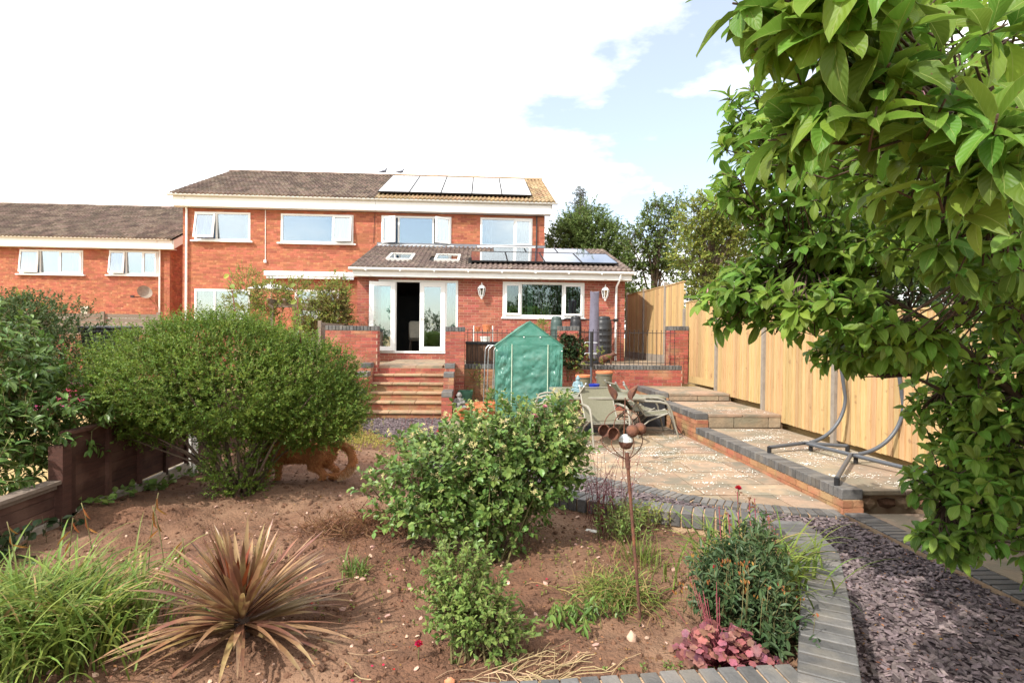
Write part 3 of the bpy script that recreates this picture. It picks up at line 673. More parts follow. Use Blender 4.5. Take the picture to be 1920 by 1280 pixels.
def pier(label, x0, x1, y0, y1, z0, z1, m='brickw', mort='mortar', left=True, right=True, name='brick_pier', cat='pier', capside=True, nmax=300):
    p = thing(name, label, cat, ((x0+x1)/2, y0, z0)); core = MB()
    zc = z1-.1025; zb = zc-round((zc-z0)/.075+.2)*.075
    brick_face(p, (x0, y0), 0, x1-x0, zb, zc, M[m], limit=nmax, off=0)
    if right: brick_face(p, (x1, y0), pi/2, y1-y0, zb, zc, M[m], u_in=.04, off=.1, limit=100)
    if left: brick_face(p, (x0, y1), -pi/2, y1-y0, zb, zc, M[m], off=.1, limit=100)
    core.box(x0+.007, x1-.007, y0+.007, y1-.007, zb-.1, zc-.001)
    obj('wall_core', core, M[mort], p)
    cy = y0; rows = []
    while cy < y1-.1: rows.append(min(.215, y1-cy)); cy += .217
    cy = y0-.008
    for r in rows:
        coping(p, [(x0-.005, cy+r/2), (x1+.005, cy+r/2)], z1, across=r, m=M['blue'], name='capping_brick'); cy += r+.002
    return p
pier('broad red brick wall end left of the garden steps', -3.42, -2.275, 12.78, 13.1, 0, 1.91)
pier('red brick pier right of the garden steps', -.765, -.335, 12.78, 13.2, 0, 1.915)
mp_ = pier('ivy hung brick pier behind the greenhouse', 1.84, 2.30, 12.95, 13.35, 0, 1.965)
pier('red brick pier at the fence end of the railing wall', 4.68, 5.13, 13.62, 14.04, .55, 2.01)
def lowwall(label, x0, x1, y0, y1, zt, m, mort, z0=0.):
    p = thing('retaining_wall', label, 'wall', ((x0+x1)/2, y0, z0)); core = MB()
    zc = zt-.1025; zb = zc-round((zc-z0)/.075+.2)*.075
    brick_face(p, (x0, y0), 0, x1-x0, zb, zc, M[m], core=None, limit=300)
    core.box(x0, x1, y0+.007, y1, zb-.1, zc-.001); obj('wall_core', core, M[mort], p)
    coping(p, [(x0+.002, y0+.1), (x1-.002, y0+.1)], zt, m=M['blue'])
lowwall('low brick retaining wall behind the green greenhouse', -.333, 1.838, 13.1, 13.3, 1.06, 'brickm', 'mortard')
lowwall('low brick retaining wall under the railings by the fence', 2.302, 4.79, 13.1, 13.3, 1.065, 'brickw', 'mortar')
obj('fill', MB().box(4.69, 5.15, 13.32, 13.6, 0, .6), M['mortard'], up)

def railing(label, x0, x1, y, z0, z1, n):
    t = thing('railing', label, 'railing', ((x0+x1)/2, y, z0))
    obj('rail', MB().tube([(x0, y, z1-.07), (x1, y, z1-.07)], .008, 6), M['black'], t); obj('rail', MB().tube([(x0, y, z0+.05), (x1, y, z0+.05)], .008, 6), M['black'], t)
    for k in range(n):
        x = x0+(x1-x0)*(k+.5)/n; mb = MB().tube([(x, y, z0), (x, y, z1-.02)], .0065, 6); ball(mb, (x, y, z1-.01), .013, n=8); obj('bar', mb, M['black'], t)
railing('black iron railing between the steps and the ivy pier', -.33, 1.84, 13.2, 1.0605, 1.86, 19)
railing('black iron railing between the ivy pier and the end pier', 2.30, 4.69, 13.2, 1.0655, 1.90, 22)
# ------------------------------------------------------------ houses
def wavy(x0, x1, z0, z1, y, amp=.018, wl=.11, n=None):
    n = n or max(6, int((x1-x0)/wl*6)); V = []; F = []
    for i in range(n+1):
        x = x0+(x1-x0)*i/n; yy = y+amp*sin(i*2*pi/6+.6*sin(i*.37)); V += [(x, yy, z0), (x, yy, z1)]
    for i in range(n): F.append((2*i, 2*i+2, 2*i+3, 2*i+1))
    return V, F
def casement(parent, x0, x1, z0, z1, y, Mx=None, b=.055, m='white', gl='glass', handle=False, name='sash'):
    mb = MB(); ya, yb = y-.03, y+.03
    mb.box(x0, x0+b, ya, yb, z0, z1); mb.box(x1-b, x1, ya, yb, z0, z1); mb.box(x0+b, x1-b, ya, yb, z1-b, z1); mb.box(x0+b, x1-b, ya, yb, z0, z0+b)
    p = MB().box(x0+b-.005, x1-b+.005, y-.006, y+.006, z0+b-.005, z1-b+.005)
    if Mx is not None: mb.xf(Mx); p.xf(Mx)
    s = obj(name, mb, M[m], parent)
    obj('pane', p, M[gl], parent)
    return s
def hinge(px, py, pz, axis, deg): return Matrix.Translation((px, py, pz)) @ Matrix.Rotation(radians(deg), 4, axis) @ Matrix.Translation((-px, -py, -pz))
def window(parent, x0, x1, z0, z1, y, cuts=(), acts={}, curt={}, sill=True, b=.065, gl='glass'):
    """frame flush near the wall plane y; acts: light index -> ('tilt'|'left'|'right', degrees) for open sashes, 'sash' for a shut one"""
    f = MB(); ya, yb = y-.012, y+.06
    f.box(x0, x0+b, ya, yb, z0, z1); f.box(x1-b, x1, ya, yb, z0, z1); f.box(x0+b, x1-b, ya, yb, z1-b, z1); f.box(x0+b, x1-b, ya, yb, z0, z0+b)
    for c in cuts: f.box(c-.03, c+.03, ya+.001, yb-.001, z0+b, z1-b)
    w = obj('window', f, M['white'], parent)
    if sill: obj('sill', MB().box(x0-.10, x1+.10, y-.11, y+.02, z0-.05, z0-.002), M['white'], w)
    ed = [x0+b] + [v for c in cuts for v in (c-.03, c+.03)] + [x1-b]
    for i in range(0, len(ed), 2):
        a, c = ed[i], ed[i+1]; k = i//2; act = acts.get(k)
        if act:
            if act == 'sash': casement(w, a-.01, c+.01, z0+b-.01, z1-b+.01, y-.03, gl=gl)
            else:
                kind, d = act
                Mx = hinge(0, y-.05, z1-b, 'X', -d) if kind == 'tilt' else hinge(a if kind == 'left' else c, y-.05, 0, 'Z', -d if kind == 'left' else d)
                casement(w, a-.015, c+.015, z0+b-.01, z1-b+.01, y-.05, Mx, gl=gl)
        else: obj('pane', MB().box(a-.003, c+.003, y+.018, y+.03, z0+b-.003, z1-b+.003), M[gl], w)
        for (u, v, mm) in curt.get(k, ()):
            obj('curtain', wavy(a+(c-a)*u, a+(c-a)*v, z0+.02, z1-.02, y+.13), M[mm], w)
    return w
TILE_W, TILE_L = .30, .42
def tile_tmpl():
    n = 8; V = []; F = []
    for j, (yy, zz) in enumerate(((0, -.05), (0, 0), (TILE_L, .0))):
        for i in range(n+1):
            u = i/n; h = .05*max(0, sin(2*pi*u*2-.9))**1.2
            V.append((TILE_W*u, yy, zz+h if j else h-.05))
    for j in range(2):
        for i in range(n): a = j*(n+1)+i; F.append((a, a+1, a+n+2, a+n+1))
    return V, F
def roof(parent, x0, x1, ye, ze, yr, zr, m, limit=300, gauge=.33, holes=(), ridge=True, verge=True):
    L = sqrt((yr-ye)**2+(zr-ze)**2); a = atan2(zr-ze, yr-ye); ms = []
    nr = int(L/gauge)+1; nc = int(round((x1-x0)/TILE_W)); tw = (x1-x0)/nc
    for r in range(nr):
        s = min(r*gauge-.04, L-TILE_L+.05)
        for c in range(nc):
            xx = x0+c*tw; xm = xx+tw/2; sm = s+.18
            if any(h[0] < xm < h[1] and h[2] < sm/L < h[3] for h in holes): continue
            ms.append(Matrix.Translation((xx, ye+cos(a)*s, ze+sin(a)*s)) @ Matrix.Rotation(a, 4, 'X') @ Matrix.Translation((0, 0, .055+random.uniform(-.003, .003))) @ Matrix.Rotation(-radians(3.2)+random.gauss(0, .006), 4, 'X') @ Matrix.Diagonal((tw/TILE_W, 1, 1, 1)))
    pieces(parent, 'roof_tile', tile_tmpl(), ms, M[m], limit, 'roof_tiling')
    if ridge:
        k = int((x1-x0)/.42); tt = MB(); n = 6
        tt.add([(xx, .13*cos(pi*j/n), .10*sin(pi*j/n)) for xx in (-.21, .215) for j in range(n+1)], [(j, j+1, n+2+j, n+1+j) for j in range(n)])
        joined(parent, 'ridge_tiles', (tt.V, tt.F), [Matrix.Translation((x0+(i+.5)*(x1-x0)/k, yr, zr+.02+random.uniform(-.004, .004))) @ Matrix.Diagonal(((x1-x0)/k/.42, 1, 1, 1)) for i in range(k)], M[m])
def shell(parent, x0, x1, y0, y1, zb, zt, ridge_y, zr, m_side, op, wallname='wall', back=True, rl=True, rr=True):
    """mortar body of the front wall with openings, other walls, and the gables"""
    for a, b, c, d in ():
        pass
    s = MB()
    if rl: s.add([(x0+.008, y0, zb), (x0+.008, y1, zb), (x0+.008, y1, zt), (x0+.008, ridge_y, zr), (x0+.008, y0, zt), (x0+.12, y0, zb), (x0+.12, y1, zb), (x0+.12, y1, zt), (x0+.12, ridge_y, zr), (x0+.12, y0, zt)], [(0, 4, 3, 2, 1), (5, 6, 7, 8, 9), (0, 1, 6, 5)])
    if rr: s.add([(x1-.008, y0, zb), (x1-.008, y1, zb), (x1-.008, y1, zt), (x1-.008, ridge_y, zr), (x1-.008, y0, zt), (x1-.12, y0, zb), (x1-.12, y1, zb), (x1-.12, y1, zt), (x1-.12, ridge_y, zr), (x1-.12, y0, zt)], [(0, 1, 2, 3, 4), (9, 8, 7, 6, 5), (0, 5, 6, 1)])
    s.box(x0, x1, y1, y1+.12, zb, zt)
    obj(wallname, s, m_side, parent)
def gutter(mb, x0, x1, y, z, r=.055):
    n = 6; V = []; F = []
    for x in (x0, x1):
        for j in range(n+1): V.append((x, y-r*cos(pi*j/n), z-r*1.1*sin(pi*j/n)))
        for j in range(n, -1, -1): V.append((x, y-(r-.008)*cos(pi*j/n), z-(r-.008)*1.1*sin(pi*j/n)))
    k = 2*n+2
    F = [(j, (j+1) % k, k+(j+1) % k, k+j) for j in range(k)] + [tuple(range(k-1, -1, -1)), tuple(range(k, 2*k))]
    mb.add(V, F)
    mb.box(x0+.001, x1-.001, y-r+.004, y-r+.010, z-.01, z+.014)

def house_front(h, x0, x1, y, zb, zt, op, mb_='brick', mort='mortar_o', limit=300):
    core = MB(); brick_face(h, (x0, y), 0, x1-x0, zb, zt, M[mb_], op=[(a-x0, b-x0, c, d) for a, b, c, d in op], core=core, limit=limit, thick=.18)
    obj('wall', core, M[mort], h)
HY = 20.0; MIDX = -3.62
# --- left house of the pair
lh = thing('semi_detached_house', 'left half of the orange brick semi with the weathered brown roof', 'house', (-7, HY, 1))
op = [(-9.78, -7.92, 4.88, 5.86), (-6.89, -4.42, 4.86, 5.86), (-9.77, -7.91, 2.2, 3.22), (-6.4, -4.9, 1.1, 3.24)]
house_front(lh, -10.17, MIDX, HY, .90, 5.97, op)
shell(lh, -10.17, MIDX, HY+.0, 28.3, .9, 6.2, 24.2, 8.25, M['brick'], op, rr=False)
window(lh, *op[0], HY, cuts=(-9.05,), acts={0: ('tilt', 12)}, curt={0: [(0, 1, 'curtain')], 1: [(.86, 1, 'curtw')]})
window(lh, *op[1], HY, cuts=(-5.12,), acts={1: ('tilt', 8)}, curt={1: [(0, 1, 'grey_blind')]})
window(lh, *op[2], HY, cuts=(-9.1,), curt={0: [(0, 1, 'curtw')], 1: [(0, 1, 'curtw')]})
window(lh, *op[3], HY, cuts=(-5.65,), sill=False, curt={0: [(0, .3, 'curtw')], 1: [(.6, 1, 'curtw')]})
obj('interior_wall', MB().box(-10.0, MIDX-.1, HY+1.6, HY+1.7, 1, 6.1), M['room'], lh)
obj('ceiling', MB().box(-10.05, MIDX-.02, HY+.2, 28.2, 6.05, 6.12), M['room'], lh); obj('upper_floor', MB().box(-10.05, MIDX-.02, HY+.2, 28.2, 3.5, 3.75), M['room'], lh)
roof(lh, -10.42, MIDX, 19.66, 6.38, 24.2, 8.38, 'tile')
roof(lh, -10.42, MIDX, 28.7, 6.38, 24.2, 8.38, 'tile', limit=0, ridge=False) if False else obj('roof_slope', MB().add([(-10.42, 24.2, 8.38), (MIDX, 24.2, 8.38), (MIDX, 28.7, 6.38), (-10.42, 28.7, 6.38)], [(0, 1, 2, 3)]), M['tile'], lh)
obj('roof_deck', MB().add([(-10.40, 19.7, 6.36), (MIDX, 19.7, 6.36), (MIDX, 24.2, 8.34), (-10.40, 24.2, 8.34)], [(0, 1, 2, 3)]), M['dark'], lh)
obj('fascia', MB().box(-10.38, MIDX-.004, 19.74, 19.765, 6.0, 6.36).box(-10.38, MIDX-.004, 19.765, 19.99, 5.985, 6.005), M['white'], lh)
g_ = MB(); gutter(g_, -10.52, MIDX-.003, 19.675, 6.375); obj('gutter', g_, M['offwhite'], lh)
obj('downpipe', MB().tube([(-10.02, 19.7, 6.3), (-10.02, 19.86, 6.1), (-10.02, 19.93, 5.9), (-10.02, 19.93, 1.2)], .036, 8), M['white'], lh, True)
obj('cable', MB().tube([(-7.41, 19.985, 5.97), (-7.40, 19.985, 4.25)], .012, 5).box(-7.44, -7.36, 19.93, 19.99, 4.15, 4.25), M['white'], lh)
# --- right house of the pair
rh = thing('semi_detached_house', 'right half of the orange brick semi carrying five roof solar panels', 'house', (-.6, HY, 1))
opr = [(-3.46, -1.03, 4.86, 5.87), (-.01, 1.83, 4.88, 5.88)]
house_front(rh, MIDX, 2.27, HY, 3.0, 5.97, opr)
obj('wall', MB().box(MIDX, 2.27, HY+.007, HY+.18, .9, 2.998), M['mortar_o'], rh)
shell(rh, MIDX, 2.27, HY+.0, 28.3, .9, 6.2, 24.2, 8.25, M['brick'], opr, rl=False)
w = window(rh, *opr[0], HY, cuts=(-2.86, -1.66), acts={0: ('left', 28), 2: ('right', 34)}, curt={0: [(0, 1, 'curtain')], 2: [(.3, 1, 'curtain')]})
window(rh, *opr[1], HY, cuts=(1.20,), acts={1: 'sash'}, curt={0: [(0, .30, 'curtw')], 1: [(0, 1, 'curtw')]})
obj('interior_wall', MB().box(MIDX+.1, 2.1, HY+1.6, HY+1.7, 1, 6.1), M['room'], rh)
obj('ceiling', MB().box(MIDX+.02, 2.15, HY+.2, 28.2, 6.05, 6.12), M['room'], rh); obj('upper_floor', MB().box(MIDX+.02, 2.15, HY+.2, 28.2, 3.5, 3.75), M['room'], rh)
roof(rh, MIDX, 2.60, 19.66, 6.38, 24.2, 8.38, 'tile_w')
obj('roof_slope', MB().add([(MIDX, 24.2, 8.38), (2.6, 24.2, 8.38), (2.6, 28.7, 6.38), (MIDX, 28.7, 6.38)], [(0, 1, 2, 3)]), M['tile_w'], rh)
obj('roof_deck', MB().add([(MIDX, 19.7, 6.36), (2.58, 19.7, 6.36), (2.58, 24.2, 8.34), (MIDX, 24.2, 8.34)], [(0, 1, 2, 3)]), M['dark'], rh)
obj('fascia', MB().box(MIDX+.004, 2.46, 19.74, 19.765, 6.0, 6.36).box(MIDX+.004, 2.46, 19.765, 19.99, 5.985, 6.005), M['white'], rh)
obj('bargeboard', MB().add([(2.475, 19.72, 6.0), (2.475, 19.72, 6.36), (2.475, 24.2, 8.33), (2.475, 24.2, 8.05), (2.50, 19.72, 6.0), (2.50, 19.72, 6.36), (2.50, 24.2, 8.33), (2.50, 24.2, 8.05)], [(0, 1, 2, 3), (7, 6, 5, 4), (0, 3, 7, 4), (0, 4, 5, 1), (1, 5, 6, 2)]), M['white'], rh)
g_ = MB(); gutter(g_, MIDX+.003, 2.68, 19.675, 6.375); obj('gutter', g_, M['offwhite'], rh)
obj('cable', MB().tube([(-3.68, 19.975, 5.96), (-3.72, 19.975, 4.9)], .008, 5), M['black'], lh)
obj('waste_pipe', MB().tube([(1.98, 19.96, 5.97), (1.98, 19.96, 4.80)], .024, 6), M['black'], rh)
# solar panels on the main roof
def on_roof(x, s, ye, ze, yr, zr, up=0.):
    L = sqrt((yr-ye)**2+(zr-ze)**2); c, d = (yr-ye)/L, (zr-ze)/L
    return (x, ye+c*s-d*up, ze+d*s+c*up)
def solar(x0, x1, s0, s1, R4, label, group, up=.12):
    o = on_roof((x0+x1)/2, s0, *R4, up); t = thing('solar_panel', label, 'solar panel', o, group)
    a = atan2(R4[3]-R4[1], R4[2]-R4[0]); B = Matrix.Translation(on_roof(x0, s0, *R4, up)) @ Matrix.Rotation(a, 4, 'X'); w, l = x1-x0, s1-s0
    obj('frame', MB().box(0, w, 0, .014, -.04, .006).box(0, w, l-.014, l, -.04, .006).box(0, .014, .014, l-.014, -.04, .006).box(w-.014, w, .014, l-.014, -.04, .006).xf(B), M['black'], t)
    obj('cell_sheet', MB().box(.013, w-.013, .013, l-.013, -.02, .0).xf(B), M['solar'], t)
    obj('mounting_rail', MB().box(0, w, l*.25, l*.25+.04, -.10, -.041).box(0, w, l*.75, l*.75+.04, -.10, -.041).xf(B), M['alu'], t)
RM = (19.66, 6.42, 24.2, 8.42)
xe = [-3.60, -2.50, -1.40, -.32, .74, 1.80]
ws = ['leftmost panel of the five on the main roof, under the pigeons', 'second panel from the left on the main roof', 'middle panel of the five on the main roof', 'second panel from the right on the main roof', 'rightmost panel of the five, near the bare tan gable tiles']
for i in range(5): solar(xe[i]+.008, xe[i+1]-.008, .40, 4.2, RM, ws[i], 'solar panels on the main roof', up=.14)

# --- extension
ex = thing('house_extension', 'single storey red brick extension with white glass doors and lean to roof', 'house extension', (.4, 16.4, 1.0))
EY = 16.4
ope = [(-2.90, -.63, 1.20, 3.30), (.66, 3.05, 2.27, 3.30)]
house_front(ex, -3.5, 4.25, EY, .97, 3.37, ope, 'brick2', 'mortar')
s_ = MB(); s_.add([(-3.492, EY, .9), (-3.492, 20, .9), (-3.492, 20, 4.66), (-3.492, EY, 3.5), (-3.40, EY, .9), (-3.40, 20, .9), (-3.40, 20, 4.66), (-3.40, EY, 3.5)], [(0, 3, 2, 1), (4, 5, 6, 7)])
s_.add([(4.242, EY, .9), (4.242, 20, .9), (4.242, 20, 4.66), (4.242, EY, 3.5), (4.15, EY, .9), (4.15, 20, .9), (4.15, 20, 4.66), (4.15, EY, 3.5)], [(0, 1, 2, 3), (7, 6, 5, 4)])
s_.box(2.3, 4.24, 19.88, 20, .9, 4.6)
obj('side_wall', s_, M['brick2'], ex)
RE = (16.02, 3.58, 20.0, 4.80)
roof(ex, -3.62, 4.40, *RE, 'tile_d', holes=[(-2.82, -2.02, .24, .50), (-1.40, -.60, .24, .50), (2.3, 2.3, 0, 0)], ridge=False, gauge=.34)
def slab_with_holes():
    mb = MB(); L = sqrt((RE[2]-RE[0])**2+(RE[3]-RE[1])**2)
    for a, b, c, d in rects_around(8.0, 0, L, [(.80, 1.60, .24*L, .50*L), (2.22, 3.02, .24*L, .50*L)]):
        P = [on_roof(-3.61+u, s, *RE, .0) for u, s in ((a, c), (b, c), (b, d), (a, d))]; mb.add(P, [(0, 1, 2, 3)])
    return mb
obj('roof_deck', slab_with_holes(), M['dark'], ex)
obj('flashing', MB().add([(-3.6, 19.55, 4.735), (2.3, 19.55, 4.735), (2.3, 19.965, 4.86), (-3.6, 19.965, 4.86), (2.3, 19.965, 4.93), (-3.6, 19.965, 4.93)], [(0, 1, 2, 3), (3, 2, 4, 5)]), M['lead'], ex)
obj('fascia', MB().box(-3.56, 4.36, 16.06, 16.085, 3.36, 3.55).box(-3.56, 4.36, 16.085, 16.388, 3.355, 3.375), M['white'], ex)
g_ = MB(); gutter(g_, -3.66, 4.46, 16.0, 3.575, .062); 
for xg in np.arange(-3.2, 4.4, .95): g_.box(xg, xg+.035, 15.935, 16.06, 3.50, 3.585)
obj('gutter', g_, M['white'], ex)
obj('downpipe', MB().tube([(4.02, 16.0, 3.52), (4.02, 16.02, 3.40), (3.98, 16.3, 3.2), (3.98, 16.34, 3.05), (3.98, 16.34, 1.04)], .034, 8), M['white'], ex, True)
obj('pipe_clip', MB().box(3.92, 4.04, 16.30, 16.39, 2.18, 2.26), M['black'], ex)
for a, b, nm in ((-2.80, -2.04, 0), (-1.38, -.62, 1)):
    L = sqrt((RE[2]-RE[0])**2+(RE[3]-RE[1])**2); Bm = Matrix.Translation(on_roof(a, .24*L, *RE, .04)) @ Matrix.Rotation(atan2(RE[3]-RE[1], RE[2]-RE[0]), 4, 'X'); w, l = b-a, .26*L
    sk = obj('skylight', MB().box(0, .07, 0, l, -.06, .07).box(w-.07, w, 0, l, -.06, .07).box(.07, w-.07, 0, .07, -.06, .07).box(.07, w-.07, l-.07, l, -.06, .07).xf(Bm), M['offwhite'], ex)
    obj('pane', MB().box(.065, w-.065, .065, l-.065, .03, .045).xf(Bm), M['glass'], sk)
ew = window(ex, *ope[1], EY, cuts=(1.19, 2.42), acts={0: 'sash', 2: 'sash'}, sill=False, b=.075, gl='glass_b')
obj('sill', MB().box(.62, 3.09, EY-.04, EY+.02, 2.225, 2.268), M['white'], ew)
for k in range(25):
    x = .80+k*.09; a = radians(62 if k not in (7, 8) else 15); r = .040
    if .72 < x < 3.0: obj('blind_slat', MB().add([(x-r*cos(a), EY+.18-r*sin(a), 2.36), (x+r*cos(a), EY+.18+r*sin(a), 2.36), (x+r*cos(a), EY+.18+r*sin(a), 3.24), (x-r*cos(a), EY+.18-r*sin(a), 3.24)], [(0, 1, 2, 3)]), M['blind'], ew)
obj('picture', MB().box(1.85, 2.12, EY+.3, EY+.33, 2.36, 2.72), mat('yellow_green_card', (.30, .36, .08)), ew)
# french doors
fr = MB(); y = EY
fr.box(-2.90, -2.84, y-.01, y+.06, 1.20, 3.30).box(-.69, -.63, y-.01, y+.06, 1.2, 3.3).box(-2.84, -.69, y-.01, y+.06, 3.235, 3.3).box(-2.84, -.69, y-.03, y+.06, 1.2, 1.26)
fr.box(-2.45, -2.39, y-.009, y+.059, 1.26, 3.235).box(-1.01, -.95, y-.009, y+.059, 1.26, 3.235)
dr = obj('door_frame', fr, M['white'], ex)
obj('side_light', MB().box(-.952, -.688, y+.018, y+.03, 1.255, 3.24), M['glass_d'], dr); obj('side_light', MB().box(-2.842, -2.448, y+.018, y+.03, 1.255, 3.24), M['glass_d'], dr)
casement(dr, -1.72, -1.0, 1.265, 3.23, y-.02, b=.125, gl='glass_d', name='door')
Mx = hinge(-2.42, y-.055, 0, 'Z', 172)
Mx = hinge(-2.42, y-.055, 0, 'Z', -171)
casement(dr, -2.42, -1.70, 1.265, 3.23, y-.055, Mx, b=.125, gl='glass_d', name='door')
obj('door_handle', MB().box(-1.70, -1.665, y-.062, y-.05, 2.1, 2.3).box(-1.69, -1.57, y-.10, y-.085, 2.20, 2.222).box(-1.69, -1.67, y-.09, y-.06, 2.2, 2.222), M['offwhite'], dr)
obj('door_handle', MB().box(-3.12, -3.085, y-.03, y-.017, 2.1, 2.3).box(-3.11, -2.99, y-.07, y-.055, 2.2, 2.222), M['offwhite'], dr) if False else obj('door_handle', MB().box(-1.755, -1.72, y-.075, y-.06, 2.1, 2.3).box(-1.87, -1.735, y-.115, y-.10, 2.2, 2.222).box(-1.75, -1.735, y-.11, y-.07, 2.2, 2.222).xf(hinge(-2.42, y-.055, 0, 'Z', -171) @ Matrix.Translation((0, 2*(.055)*0, 0))), M['offwhite'], dr)
obj('curtain', wavy(-.94, -.72, 1.27, 3.22, y+.12, .02), M['curtain'], dr); obj('curtain', wavy(-2.84, -2.45, 1.27, 3.22, y+.12, .02), M['curtain'], dr)
obj('interior_wall', MB().box(-3.4, 4.15, 19.4, 19.5, 1, 4.5), M['room'], ex)  # added dark sheet, its colour standing for the unlit depth of the room
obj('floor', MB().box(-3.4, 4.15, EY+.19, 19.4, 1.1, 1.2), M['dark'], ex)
obj('interior_wall', MB().box(-.35, -.25, EY+.19, 19.4, 1.2, 4.0), M['dark'], ex); obj('interior_wall', MB().box(-3.38, -.36, 18.9, 18.95, 1.2, 3.0), M['dark'], ex)  # dark partitions that carry the room's shade in their colour
t = thing('armchair', 'cream armchair just inside the open glass door', 'armchair', (-1.92, 17.6, 1.2))
V, F = bevbox(.52, .12, .55, .05); obj('backrest', ([(v[0]-1.90, v[1]+17.45, v[2]+1.87) for v in V], F), M['lime'], t, True)
V, F = bevbox(.55, .5, .16, .05); obj('seat', ([(v[0]-1.90, v[1]+17.75, v[2]+1.62) for v in V], F), M['lime'], t, True)
for dx in (-.22, .22):
    for dy in (.0, .42): obj('leg', MB().tube([(-1.9+dx, 17.55+dy, 1.56), (-1.9+dx*1.15, 17.55+dy, 1.2)], .02, 6), M['oldwood'], t)
# lanterns
for i, (x, lab) in enumerate(((.05, 'white wall lantern between the glass doors and the long window'), (3.64, 'white wall lantern right of the long window'))):
    t = thing('wall_lantern', lab, 'lantern', (x, 16.3, 3.0), 'white lanterns on the extension wall')
    yc = 16.27; zc = 2.98
    obj('bracket', MB().box(x-.05, x+.05, 16.375, 16.392, zc-.12, zc+.02).tube([(x, 16.38, zc-.14), (x, 16.30, zc-.17), (x, yc, zc-.15)], .012, 6), M['white'], t)
    obj('roof_cap', MB().lathe([(.118, .10), (.112, .125), (.075, .175), (.03, .20), (.014, .215), (.018, .24), (.004, .275)], (x, yc, zc), 6), M['white'], t)
    obj('base_cup', MB().lathe([(.012, -.215), (.03, -.19), (.035, -.16), (.06, -.125), (.065, -.11)], (x, yc, zc), 6), M['white'], t)
    obj('glazing', MB().lathe([(.058, -.11), (.098, .10)], (x, yc, zc), 6), M['glass_d'], t)
    for k in range(6):
        q = 2*pi*k/6; obj('glazing_bar', MB().tube([(x+.064*cos(q), yc+.064*sin(q), zc-.112), (x+.108*cos(q), yc+.108*sin(q), zc+.102)], .011, 4), M['white'], t)
    ob = MB(); ball(ob, (x, yc, zc-.01), .03, .03, .05, 8); obj('bulb', ob, M['offwhite'], t, True)
RX = (16.02, 3.62, 20.0, 4.84)
xf_ = [-.30, .80, 1.90, 3.0, 4.10]
for i, lab in enumerate(('front row panel on the extension nearest the skylights', 'second front row panel on the extension, reflecting the window', 'third front row panel on the extension', 'front row panel on the extension at the fence end')):
    solar(xf_[i]+.008, xf_[i+1]-.008, .62, 2.36, RX, lab, 'solar panels on the extension roof')
xb_ = [.42, 1.48, 2.52, 3.58]
for i, lab in enumerate(('back row panel on the extension below the bedroom window', 'middle back row panel on the extension at the house corner', 'back row panel on the extension clear of the house')):
    solar(xb_[i]+.008, xb_[i+1]-.008, 2.42, 3.40, RX, lab, 'solar panels on the extension roof')

# --- neighbouring house far left
nh = thing('neighbour_house', 'lower orange brick house at the far left behind the hedge', 'house', (-16, 23.6, .8))
opn = [(-18.28, -15.86, 3.98, 4.95), (-14.86, -12.95, 4.0, 4.98), (-14.89, -12.94, 1.4, 2.40), (-18.2, -16.2, 1.2, 2.3)]
house_front(nh, -26, -12.50, 23.6, .6, 5.02, opn, limit=0)
shell(nh, -26, -12.50, 23.6, 32, .6, 5.3, 28.0, 7.35, M['brick'], opn, rl=True)
brick_face(nh, (-12.50, 23.6), pi/2, 4.4, .6, 5.02, M['brick'], limit=0, u_in=.04)
window(nh, *opn[0], 23.6, cuts=(-17.5, -16.75), acts={0: ('tilt', 6), 2: 'sash'}, curt={0: [(0, 1, 'curtain')], 2: [(.4, 1, 'curtw')]})
window(nh, *opn[1], 23.6, cuts=(-14.2, -13.55), acts={0: ('tilt', 7), 2: 'sash'}, curt={0: [(0, 1, 'curtain')], 2: [(0, 1, 'curtw')]})
window(nh, *opn[2], 23.6, cuts=(-14.2, -13.55), curt={1: [(0, 1, 'grey_blind')], 2: [(0, 1, 'grey_blind')]})
window(nh, *opn[3], 23.6, cuts=(-17.2,))
obj('interior_wall', MB().box(-25, -12.6, 25, 25.1, .6, 5.2), M['room'], nh); obj('ceiling', MB().box(-25.9, -12.6, 23.8, 31.9, 5.1, 5.2), M['room'], nh)
roof(nh, -26.3, -12.2, 23.22, 5.40, 28.0, 7.62, 'tile', limit=150)
obj('roof_slope', MB().add([(-26.3, 28.0, 7.6), (-12.2, 28.0, 7.6), (-12.2, 32.6, 5.4), (-26.3, 32.6, 5.4)], [(0, 1, 2, 3)]), M['tile'], nh)
obj('roof_deck', MB().add([(-26.3, 23.26, 5.38), (-12.22, 23.26, 5.38), (-12.22, 28.0, 7.58), (-26.3, 28.0, 7.58)], [(0, 1, 2, 3)]), M['dark'], nh)
obj('fascia', MB().box(-26.2, -12.22, 23.29, 23.32, 5.03, 5.38).box(-26.2, -12.22, 23.32, 23.59, 5.02, 5.04), M['white'], nh)
obj('bargeboard', MB().add([(-12.24, 23.29, 5.02), (-12.24, 23.29, 5.38), (-12.24, 28, 7.55), (-12.24, 28, 7.25), (-12.20, 23.29, 5.02), (-12.20, 23.29, 5.38), (-12.20, 28, 7.55), (-12.20, 28, 7.25)], [(0, 1, 2, 3), (7, 6, 5, 4), (0, 4, 5, 1), (0, 3, 7, 4)]), M['white'], nh)
g_ = MB(); gutter(g_, -26.3, -12.3, 23.23, 5.42); obj('gutter', g_, M['white'], nh)
obj('downpipe', MB().tube([(-12.86, 23.25, 5.36), (-12.86, 23.5, 5.1), (-12.86, 23.53, 4.9), (-12.86, 23.53, .8)], .036, 8), M['white'], nh, True)
t = thing('satellite_dish', 'grey satellite dish on the far left house', 'satellite dish', (-13.4, 23.5, 3.2))
